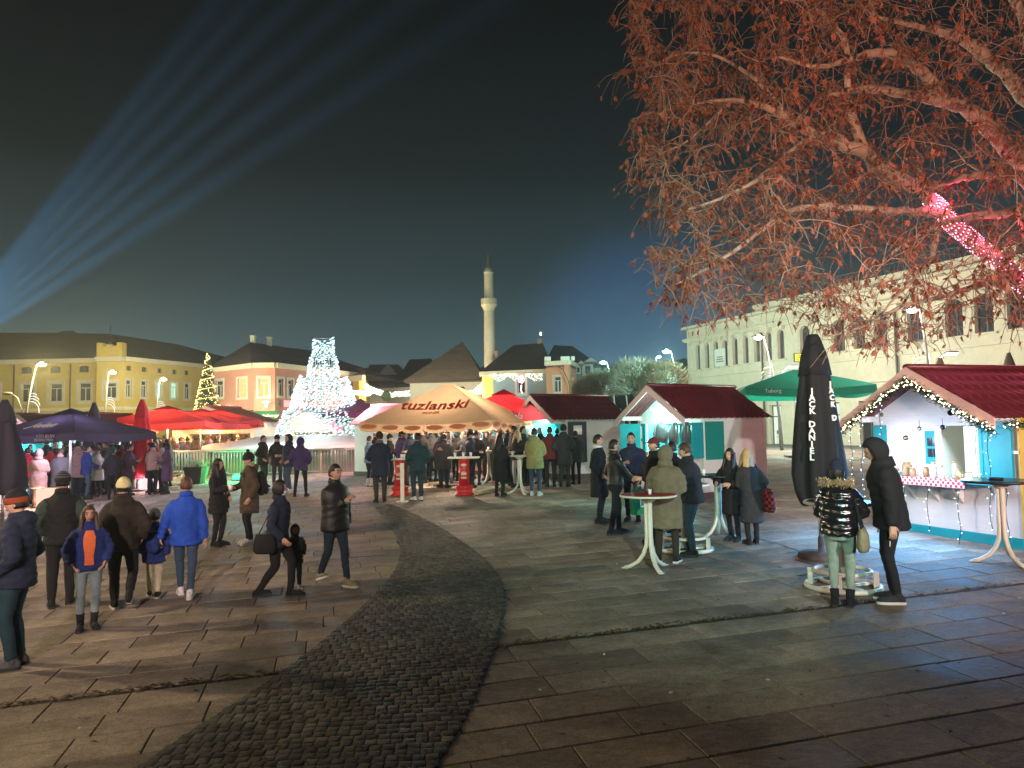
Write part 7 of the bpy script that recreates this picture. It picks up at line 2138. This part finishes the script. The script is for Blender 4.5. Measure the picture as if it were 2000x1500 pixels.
    if mask:
        b = MB(); shell(b, hc + hrot @ Vector((0, -.004, -.006)), hrot, .080, .112, .115, lambda d: d.y < -.35 and -.88 < d.z < -.12, .006); b.build('face_mask', M('mask_cloth', (.55, .62, .62), bump=.05), o, False)
    # things carried as one's own
    if bag:
        kind, col = bag
        if kind == 'back':
            b = MB(); b.ball(Vector((0, .22, 1.16)) + off(1.2), (.16, .11, .24), 14, 12); b.ball(Vector((0, .31, 1.06)) + off(1.1), (.12, .05, .12), 12, 8); t = b.build('backpack', fab(col), o, False)
            b = MB()
            for k in (1, -1): b.tube([Vector((k * .11, .16, 1.33)) + off(1.3), Vector((k * .12, .04, 1.47)) + off(1.47), Vector((k * .12, -.14, 1.36)) + off(1.36), Vector((k * .15, -.06, 1.1)) + off(1.1), Vector((k * .13, .14, 1.0)) + off(1.0)], (.022, .006), 6)
            b.build('strap', fab(col), t, False)
        else:
            sx = -1 if kind.endswith('r') else 1
            yb = .10 if 'b' in kind[:-1] else -.02; bs_ = 1.55 if col == 'check' else 1.0
            b = MB(); c_ = Vector((sx * .27, yb, .84)); dz = .15
            b.rings([[c_ + Vector((w_ * bs_ * math.cos(a), h_ * bs_ * math.sin(a), z * bs_)) for a in np.linspace(0, 2 * PI, 14, endpoint=False)] for z, w_, h_ in ((-.15, .05, .13), (-.1, .075, .17), (.05, .065, .155), (.13, .03, .13))]); t = b.build('handbag', fab(col) if col != 'check' else m_tartan, o, False)
            b = MB(); b.tube([c_ + Vector((0, -.1, .1)), Vector((sx * .2, -.02, 1.3)) + off(1.3), Vector((sx * .15, .02, 1.49)) + off(1.49), Vector((sx * .2, .08, 1.3)) + off(1.3), c_ + Vector((0, .1, .1))], (.012, .005), 6); b.build('strap', fab('black'), t, False)
    WRI[o.name] = (wr[1].copy(), wr[-1].copy())
    return o
def held_cup(o, k=1, label='white paper cup', r_=.04, h=.11, mat=None):
    w = WRI[o.name][k]; m = WM[o.name]
    q = m @ (w + Vector((0, -.075, .015)))
    return cup(label, q - Vector((0, 0, h * .4)), h, r_, mat or m_cupw, None)
def finish_cloth():
    """join each garment into one continuous surface, then give it folds"""
    for o, res, kind, amp, seed in REM:
        m = o.modifiers.new('r', 'REMESH'); m.mode = 'VOXEL'; m.voxel_size = res; m.use_smooth_shade = True
        sm_ = o.modifiers.new('s', 'SMOOTH'); sm_.factor = .5; sm_.iterations = 6
    bpy.context.view_layer.update()
    dg = bpy.context.evaluated_depsgraph_get()
    new = [bpy.data.meshes.new_from_object(o.evaluated_get(dg)) for o, *_ in REM]
    for (o, res, kind, amp, seed), me in zip(REM, new):
        o.modifiers.clear()
        mats = list(o.data.materials); o.data = me; me.name = o.name
        me.materials.clear()
        for q in mats[:1]: me.materials.append(q)
        n = len(me.vertices); co = np.empty(n * 3, np.float32); me.vertices.foreach_get('co', co); co = co.reshape(-1, 3)
        no = np.empty(n * 3, np.float32); me.vertex_normals.foreach_get('vector', no); no = no.reshape(-1, 3)
        r_ = np.random.RandomState(seed)
        if kind == 'puff':
            zz = co[:, 2] + .02 * np.sin(co[:, 0] * 9 + seed) 
            d = amp * (np.abs(np.sin(np.pi * zz / .085)) ** .6 - .45)
            d += .005 * np.sin(co[:, 0] * 55 + 3 * np.sin(co[:, 2] * 30)) * np.sin(co[:, 2] * 60)
        else:
            d = np.zeros(n, np.float32)
            for f, a in ((14, 1.0), (26, .7), (45, .45)):
                k = r_.normal(size=(2, 3)); k /= np.linalg.norm(k, axis=1)[:, None]
                d += a * np.sin(co @ (k[0] * f) + r_.uniform(0, 6) + 1.6 * np.sin(co @ (k[1] * f * .6) + r_.uniform(0, 6)))
            d += .9 * np.sin(co[:, 2] * 62 + 2.5 * np.sin(co[:, 0] * 13 + seed) + 1.5 * np.sin(co[:, 1] * 17)) * np.clip(np.sin(co[:, 2] * 9 + seed) + .2, 0, 1)
            d *= amp * .5
        co += no * d[:, None]
        me.vertices.foreach_set('co', co.ravel()); me.update()
        me.polygons.foreach_set('use_smooth', [True] * len(me.polygons))
# ------------------------------------------------------------------ who stands where
wk = dict
person(28, 1303, 970, -112, 'pockets', 'man in navy puffer jacket and red-rimmed black beanie cut off by the left edge', top='navy', legs='teal', hat='rimbeanie', puff=.013, hood='down', hem=.80, shoes='grey', pants_r=1.12, hp=6)
person(118, 1185, 930, 174, wk(hl=(.21, -.12, .97), hr=(-.22, -.08, .95), fl=(.10, .02, 0), fr=(-.09, -.12, 0)), 'man in striped beanie and black quilted vest seen from behind', top='black', sleeves='dgreen', legs='black', hat='stripe', puff=.009, hem=.82, pants_r=1.15)
person(170, 1228, 995, 4, wk(hl=(.2, -.1, .95), hr=(-.2, -.1, .95), fl=(.09, 0, 0), fr=(-.09, -.05, 0)), 'smiling girl with long brown hair in open blue puffer jacket and orange top', top='midblue', legs='ljeans', hair='brown', hairs='long', puff=.011, inner='orange', female=True, boots=.16, hem=.84, ease=.045)
o4 = person(238, 1188, 940, 178, 'kick', 'man in pale yellow beanie and dark brown hooded jacket walking away', top='dbrown', legs='black', hat='beanie', extra='yellowish', hood='down', sole=True, hem=.80, pants_r=1.15)
person(300, 1166, 1003, 176, 'walk_short', 'small child in blue jacket and pale trousers walking away between two men', top='midblue', legs='pale', hat='beanie', extra='grey', child=True, sole=True, hem=.72, ease=.05, bag=('back', 'midblue'), pants_r=1.2)
person(362, 1166, 935, 178, 'hold_child', 'man with red-brown hair in bright blue jacket and jeans walking away', top='blue', legs='jeans', hair='redbrown', shoes='white', sole=True, hem=.78)
ow = person(425, 1066, 900, 52, 'cup', 'woman with long dark hair in black coat holding a white cup', top='black', legs='black', hairs='long', female=True, hem=.66, boots=.26, bag=('bl', 'black'), beltw=.01)
held_cup(ow, 1, 'white paper cup in the hand of the long-haired woman in black')
om_ = person(487, 1063, 888, -78, 'cup_low', 'man in black pompom beanie and long brown coat with a backpack', top='brown', legs='black', hat='pom', hood='down', hem=.60, shoes='white', sole=True, bag=('back', 'black'), scarf='beige', hp=10)
held_cup(om_, 1, 'dark cup held by the man in the pompom beanie', mat=m_tin)
person(542, 1168, 940, 72, 'walk', 'woman in face mask and navy jacket walking right with a dark handbag', top='navy', legs='black', hairs='bob', female=True, mask=True, hem=.78, boots=.2, bag=('br', 'black'), pants_r=1.08)
person(576, 1148, 1031, 12, 'walk_short', 'toddler in black hooded overall beside the woman in the mask', top='black', legs='black', hood='up', child=True, shoes='white', sole=True, ease=.05, hem=.7, pants_r=1.25)
person(655, 1143, 910, 38, wk(fl=(.03, -.24, 0), fr=(-.03, .30, .05), hl=(.27, .06, .84), hr=(.03, -.19, 1.22), drop=.02), 'man with short dark hair in black jacket walking with a hand on his chest', top='leather', legs='djeans', shoes='khaki', sole=True, hem=.80, ease=.045, hyaw=8, wrinkle=.006)
person(514, 952, 852, 62, 'pockets', 'man in black jacket turned right, left one of the three by the barriers', top='black', legs='dgrey', hood='down', hem=.76, res=.024)
person(541, 955, 851, 8, 'both_front', 'man in black jacket facing the camera in the middle of the three by the barriers', top='black', legs='dgrey', hem=.78, hat='beanie', res=.024)
person(563, 962, 850, -62, 'pockets', 'hooded man in navy jacket and pale jeans, right one of the three by the barriers', top='navy', legs='jeans', hood='up', shoes='white', sole=True, hem=.78, res=.024)
person(587, 970, 856, 168, 'pockets_wide', 'hooded man in dark jacket under violet light standing alone with legs apart', top='violet', legs='black', hood='up', hem=.78, res=.024)  # dark jacket; the purple light on it is put into the cloth colour
person(743, 981, 846, 186, 'table', 'broad man in long navy coat with his back turned at the left barrel table', top='navy', legs='dgrey', hat='beanie', hem=.66, scarf='grey', ease=.05, res=.024, pants_r=1.15)
person(816, 978, 848, 200, 'pockets', 'man in dark teal jacket and blue jeans right of the left barrel table', top='teal', legs='djeans', hem=.76, ease=.05, res=.024, shoes='white', pants_r=1.15)
person(722, 950, 853, 130, 'both_front', 'slim woman in light blue jacket and white boots left of the barrel table', top='lblue', legs='navy', hair='brown', female=True, boots=.2, shoes='white', res=.026)
person(1046, 968, 838, 168, 'both_front', 'man in yellow-green hooded jacket and blue jeans seen from behind', top='ygreen', legs='jeans', hood='down', shoes='white', sole=True, hem=.70, ease=.045, res=.022)
person(976, 969, 850, 155, 'phone', 'woman with dark curly hair in long black coat near the slim white table', top='black', legs='black', hairs='long', female=True, hem=.42, boots=.22, res=.024)
person(1012, 952, 842, -35, 'both_front', 'blond woman in black jacket and white trousers behind the slim white table', top='black', legs='white', hair='blond', hairs='long', female=True, hem=.84, res=.026, scarf='grey')
person(1076, 951, 835, 182, 'pockets', 'man in maroon jacket seen from behind before the pink-lit hut', top='maroon', legs='black', hem=.80, ease=.05, res=.024)
person(1103, 951, 831, 172, 'pockets', 'big man in charcoal parka and black cap seen from behind at the hut', top='dgrey', legs='dgrey', hat='beanie', hood='down', hem=.62, ease=.05, res=.024)
person(1126, 946, 843, 190, 'both_front', 'slim man in dark jacket at the right end of the queue by the hut', top='dgrey', legs='black', hem=.74, res=.024)
person(1172, 1021, 852, 82, 'pockets', 'man with glasses in long black overcoat facing right', top='black', legs='black', hem=.52, scarf='white', res=.021)
ob = person(1204, 1043, 862, 108, wk(hl=(.2, -.1, .95), hr=(-.16, -.36, .92), fl=(.1, -.10, 0), fr=(-.1, .12, 0)), 'bearded man in black leather jacket standing between the overcoat and the red table', top='leather', legs='black', hem=.90, ease=.02, res=.021, hyaw=-10)
person(1237, 1017, 848, -8, 'cup', 'man in dark navy jacket facing the camera beside the bearded man', top='navy', legs='black', hem=.80, ease=.045, res=.021)
person(1304, 1100, 876, 172, wk(hl=(.1, -.3, 1.08), hr=(-.1, -.3, 1.08), lean=(0, -.07), hp=14, fl=(.13, .0, 0), fr=(-.12, -.08, 0)), 'person in olive parka with hood up, back turned, behind the red table', top='olive', legs='dbrown', hood='up', sole=True, hem=.52, ease=.055, wrinkle=.009)
person(1356, 1085, 869, -104, wk(hl=(.1, -.3, 1.06), hr=(-.12, -.28, 1.05), lean=(0, -.06), hp=16, fl=(.1, 0, 0), fr=(-.1, -.12, 0)), 'brown-haired man in black jacket and jeans looking down right of the olive parka', top='black', legs='djeans', hair='brown', hem=.82, ease=.04, pants_r=1.12)
person(1282, 1062, 859, -58, 'both_front', 'man in rust red cap behind the olive parka', top='black', legs='black', hat='cap', extra='maroon', hem=.78, res=.024)
person(1318, 1052, 866, 176, 'both_front', 'dark-haired person half hidden between the red cap and the brown-haired man', top='black', legs='dgrey', hem=.78, res=.024)
o32 = person(1434, 1056, 880, -28, wk(hl=(.12, -.32, 1.10), hr=(-.18, -.30, 1.12), lean=(0, -.05), fl=(.09, 0, 0), fr=(-.09, .06, 0)), 'woman with long dark hair in black quilted coat at the black table', top='black', legs='black', hairs='long', female=True, puff=.009, hem=.50, boots=.18)
person(1471, 1063, 882, 200, wk(hl=(.06, -.28, 1.12), hr=(-.22, -.08, .96), lean=(.04, -.06), fl=(.09, .02, 0), fr=(-.09, -.06, 0)), 'blond woman in long dark coat with a red tartan bag', top='dgrey', legs='black', hair='blond', hairs='long', female=True, puff=.006, hem=.40, boots=.14, bag=('br', 'check'))
person(1646, 1184, 908, 172, wk(hl=(.10, -.30, 1.14), hr=(-.14, -.30, 1.16), hp=8, fl=(.085, 0, 0), fr=(-.085, -.05, 0)), 'girl in shiny black puffer jacket with fur hood and pale green leggings', top='shiny', legs='mint', hat='slouch', extra='navy', female=True, puff=.016, furhood=True, hem=.86, ease=.05, boots=.12, bag=('br', 'khaki'), hairs='bob')
om2 = person(1748, 1176, 862, -82, 'lean_look', 'tall man in black jacket with hood up looking down at the girl', top='black', legs='black', hood='up', hem=.78, ease=.045, shoes='dgrey', sole=True, hair='redbrown', pants_r=1.02)
w = WM[om2.name] @ (WRI[om2.name][0] + Vector((0, -.03, -.16)))
t = thing('cigarette', 'lit cigarette held low by the tall hooded man', 'cigarette', w)
b = MB(); b.tube([(0, 0, 0), (-.01, -.01, -.06)], .0045, 6); b.build('paper_tube', m_cupw, t, False); b = MB(); b.tube([(-.01, -.01, -.06), (-.011, -.011, -.068)], .005, 6); b.build('ash', m_dkgrey, t, False)
w = WM[ob.name] @ (WRI[ob.name][1] + Vector((0, -.08, -.06)))
t = thing('shopping_bag', 'green shopping bag with a white letter hanging from the bearded man\'s hand', 'bag', w, rad(20))
b = MB(); b.rings([[Vector((sx * a, sy * c, z)) for sx, sy in ((-1, -1), (1, -1), (1, 1), (-1, 1))] for z, a, c in ((-.52, .15, .06), (-.3, .17, .08), (-.12, .16, .06), (-.06, .12, .03))], 0, False); gb = b.build('bag_body', M('green_plastic', (.02, .32, .11), rough=.35, bump=.3), t, False)
for s_x in (-.03, .03): b = MB(); b.tube([(-.08, s_x, -.07), (-.05, s_x * .6, .0), (.05, s_x * .6, .0), (.08, s_x, -.07)], .008, 5); b.build('handle', m_cupw, t, False)
text_mesh('D', .2, m_wtext, gb, Matrix.Translation((.02, -.085, -.32)) @ Matrix.Rotation(rad(90), 4, 'X'), 'lettering')

MID = wk(res=.028, hand_det=False)
src = {}
def mid(key, *a, **k):
    kk = dict(MID); kk.update(k); src[key] = person(*a, **kk); return src[key]
# the crowd under the orange parasol
mid('a', 762, 946, 850, 70, 'both_front', 'woman in dark pompom hat behind the left barrel table', top='black', legs='black', hat='pom', female=True)
mid('b', 788, 948, 843, 10, 'both_front', 'man in violet jacket and dark cap between the two dark-coated men', top='violet', legs='black', hat='cap', extra='black')
mid('c', 735, 942, 843, 40, 'cup', 'dark-haired man behind the broad man in the navy coat', top='black', legs='black')
mid('d', 846, 940, 839, 150, 'both_front', 'man in grey-blue puffer under the left half of the orange parasol', top='grey', legs='djeans', puff=.01)
mid('e', 830, 938, 843, 20, 'phone', 'dark figure just behind the man in the teal jacket', top='navy', legs='black')
mid('f', 872, 937, 845, -60, 'both_front', 'woman in brown coat beside the parasol pole', top='brown', legs='khaki', hair='brown', hairs='long', female=True, hem=.55)
mid('g', 889, 943, 845, 140, 'table', 'person in dark brown fur-hooded jacket left of the second barrel table', top='dbrown', legs='black', hood='down', furhood=False)
mid('h', 914, 946, 838, 178, 'table', 'man in black fur-hooded jacket behind the second barrel table', top='black', legs='black', hood='down', ease=.05)
mid('i', 930, 948, 841, 165, 'pockets', 'man in black jacket and blue scarf right of the second barrel table', top='black', legs='dgrey', scarf='lblue')
mid('j', 952, 938, 844, -20, 'both_front', 'woman in black behind the bar table in the crowd', top='black', legs='black', female=True, hairs='long')
mid('k', 996, 940, 840, 30, 'cup', 'pale-faced man in grey coat behind the curly-haired woman', top='grey', legs='black', hem=.6)
mid('l', 1014, 930, 828, 0, 'pockets', 'tall hooded person behind the blond woman with the white trousers', top='black', legs='black', hood='up')
mid('m', 1058, 945, 835, -30, 'phone', 'bald man with glasses behind the maroon jacket', top='black', legs='black', hairs='bald')
mid('n', 1090, 938, 838, 175, 'pockets', 'person in brown jacket squeezed between maroon jacket and charcoal parka', top='brown', legs='black')
mid('o', 866, 925, 838, 185, 'pockets', 'person in blue denim jacket at the counter behind the parasol pole', top='lblue', legs='black', hair='brown')
mid('p', 938, 925, 842, 190, 'both_front', 'person in light blue jacket at the bright teal counter', top='lblue', legs='djeans', hair='brown', hairs='long', female=True)
mid('q', 900, 922, 836, 170, 'pockets', 'person with blond hair at the bright counter under the parasol', top='dgrey', legs='black', hair='blond', hairs='long', female=True)
mid('r', 970, 925, 836, 175, 'pockets', 'man in dark green jacket at the counter under the parasol', top='dgreen', legs='black')
# the crowd on the left
mid('s', 52, 985, 876, 150, 'both_front', 'person in bright red jacket next to the violet closed parasol', top='red', legs='jeans', ease=.045)
mid('t', 74, 992, 879, 172, 'both_front', 'woman in belted beige coat with pale pink hood', top='pinkbeige', legs='dbrown', hood='up', female=True, hem=.58, ease=.055, beltw=.02, boots=.3, shoes='brown')
mid('u', 97, 970, 874, 190, 'pockets', 'person in red jacket partly behind the beige coat', top='red', legs='black')
mid('v', 116, 985, 877, 176, 'phone', 'woman in grey coat with big scarf right of the beige coat', top='grey', legs='dgrey', hair='brown', female=True, hem=.55, ease=.06, scarf='pinkbeige')
mid('w', 107, 955, 862, 20, 'pockets', 'person with pinkish scarf behind the grey coat', top='black', legs='black', scarf='pinkbeige')
mid('x', 140, 966, 867, 120, 'pockets', 'tall man in dark navy coat under the violet parasol', top='navy', legs='navy', hem=.6)
mid('y', 153, 960, 869, -40, 'cup', 'person in dark jacket just behind the tall navy coat', top='navy', legs='black')
mid('z', 168, 976, 872, 95, 'cup_low', 'man in navy and violet-lit jacket and jeans facing right', top='midblue', legs='jeans', ease=.04)
mid('aa', 190, 970, 878, -30, 'both_front', 'girl in white fur jacket, white skirt and black tights', top='white', legs='black', skirt='white', female=True, hem=.92, hair='dark')
mid('ab', 219, 975, 878, 172, 'table', 'broad man in black jacket in front of the green glowing column', top='black', legs='black', ease=.06, hood='down')
mid('ac', 239, 950, 864, 180, 'pockets', 'person in bright red jacket before the closed red parasol', top='red', legs='navy', ease=.06)
mid('ad', 264, 958, 862, 176, 'table', 'big man in navy jacket and jeans leaning beside a pink cube', top='navy', legs='jeans', ease=.06)
mid('ae', 296, 962, 866, 160, 'both_front', 'person in charcoal coat hugging another at the right end of the left crowd', top='dgrey', legs='black', hem=.5)
mid('af', 319, 962, 866, 200, 'both_front', 'person in long black coat being hugged beside the barriers', top='black', legs='black', hem=.45, hairs='bob', female=True)
mid('ag', 249, 968, 893, 150, 'both_front', 'small child in light grey jacket beside the broad man in black', top='white', legs='navy', child=True)
mid('ah', 206, 955, 869, 160, 'pockets', 'person in dark teal jacket behind the girl in white', top='teal', legs='black')
mid('ai', 178, 950, 866, 10, 'phone', 'person with green-lit hat behind the man in jeans', top='dgreen', legs='black', hat='beanie', extra='teal')
mid('aj', 30, 962, 872, 60, 'pockets', 'dark figure between the violet closed parasol and the red jacket', top='black', legs='black')
mid('ak', 278, 945, 858, 185, 'pockets', 'dark-haired person between the red parasol and the big man in navy', top='black', legs='black')
mid('al', 303, 945, 857, 10, 'pockets', 'person in grey knit hat behind the hugging pair', top='grey', legs='black', hat='beanie', extra='grey')
# the packed crowd farther off, between the red parasols and the fountain
keys = ['a', 'b', 'c', 'd', 'e', 'f', 'h', 'i', 'j', 'm', 'n', 'x', 'y', 'v', 'af', 'ah']
rc = random.Random(3)
TRAIT = dict(a='woman in pompom hat', b='man in dark cap', c='dark-haired man with bent arm', d='man in quilted jacket', e='man with lowered head', f='long-haired woman', h='man leaning with hood down', i='man in pale blue scarf', j='long-haired woman in trousers', m='bald man', n='short-haired man', x='tall man in long coat', y='man with one hand raised', v='woman in scarf', af='bob-haired woman in long coat', ah='man with hands in pockets')
CN = dict(black='black', purple='plum', navy='navy', brown='brown', dgrey='charcoal', grey='grey', dbrown='dark brown', pinkbeige='beige', red='red', white='pale')
used_l = {}
def crowd_label(key, col, place):
    l = '%s, %s top, %s' % (TRAIT[key], CN[col], place)
    used_l[l] = used_l.get(l, 0) + 1
    return l
nf = 0
taken = []
def far_copy(px, d, col, place, group, hscale=None):
    global nf
    p = W(px, 850, d); p.z = gz(p.x, d)
    key = rc.choice(keys)
    for _ in range(12):
        if '%s, %s top, %s' % (TRAIT[key], CN[col], place) not in used_l: break
        key = rc.choice(keys)
    s_o = src[key]; label = crowd_label(key, col, place)
    H = hscale or rc.uniform(.94, 1.06)
    m = Matrix.Translation(p) @ rotz(rc.uniform(0, 2 * PI)) @ Matrix.Scale(H, 4)
    c = copy_tree(s_o, m, label, group)
    c['category'] = 'person'
    for ch in c.children:
        if ch.name.startswith(('jacket', 'sleeves', 'collar')):
            ch.material_slots[0].link = 'OBJECT'; ch.material_slots[0].material = fab(col)
    nf += 1
def far_people():
    n = 0
    spots = []
    for _ in range(900):
        if len(spots) >= 34: break
        px = rc.uniform(125, 335); d = rc.uniform(24.9, 28.8)
        X = (px - 1000) / F * d
        if any((X - q[0]) ** 2 + (d - q[1]) ** 2 < .2 for q in spots): continue
        spots.append((X, d)); col = rc.choice(('black', 'navy', 'dgrey', 'purple', 'grey', 'pinkbeige', 'red', 'white'))
        far_copy(px, d, col, ('in the crowd under the violet parasol' if px < 210 else 'in the crowd by the closed red parasol' if px < 290 else 'behind the hugging pair'), 'crowd by the violet parasol')
    for k in range(22):
        px = rc.uniform(760, 1040); d = rc.uniform(22.8, 26.3)
        far_copy(px, d, ('black', 'dgrey', 'navy', 'dbrown')[k % 4], 'deep under the orange parasol, ' + ('left' if px < 860 else 'middle' if px < 960 else 'right') + ' part', 'crowd under the orange parasol')
    while n < 74:
        px = rc.uniform(292, 548); d = rc.uniform(36.5, 47) if px > 400 else rc.uniform(34, 45)
        X = (px - 1000) / F * d
        if math.hypot(X - fx, d - fy) < 6.4: continue
        if any((X - q[0]) ** 2 + (d - q[1]) ** 2 < .3 for q in taken): continue
        taken.append((X, d)); n += 1
        col = rc.choice(('black', 'purple', 'navy', 'brown') if px < 480 else ('black', 'purple', 'black'))
        pl = ('behind the closed red parasol', 'under the largest red parasol', 'under the dark-topped parasol', 'before the green awnings', 'left of the light sculpture')[min(4, max(0, int((px - 292) / 52)))]
        far_copy(px, d, col, pl + (', front rows' if d < 38 else ', middle rows' if d < 42 else ', back rows'), 'far crowd by the red parasols')
    for px, d in ((838, 30.4), (848, 30.8), (830, 31.5), (822, 29.4), (880, 26.9), (955, 26.6), (985, 26.5), (918, 26.7)):
        far_copy(px, d, 'black', 'waiting at the bright huts', 'people at the bright huts')
    for px, d in ((60, 28), (92, 28.1), (128, 28.4), (215, 28.3), (232, 28.5), (160, 28.6)):
        far_copy(px, d, 'navy', 'waiting at the teal kiosks', 'people at the teal kiosks')
finish_cloth()
far_people()
# ================================================================== damp night air
HZ = .0009
b = MB(); b.slab(-335, 335, -65, 335, -3.0, 100)
m, nt, N, K = new_mat('night_haze')
ho = N('ShaderNodeOutputMaterial'); pv = N('ShaderNodeVolumePrincipled')
pv.inputs['Color'].default_value = (.9, .95, 1, 1); pv.inputs['Density'].default_value = HZ; pv.inputs['Anisotropy'].default_value = .55
K(pv.outputs[0], ho.inputs['Volume'])
tag(b.build('haze', m), 'thin damp haze over the whole square', None, None, 'stuff')
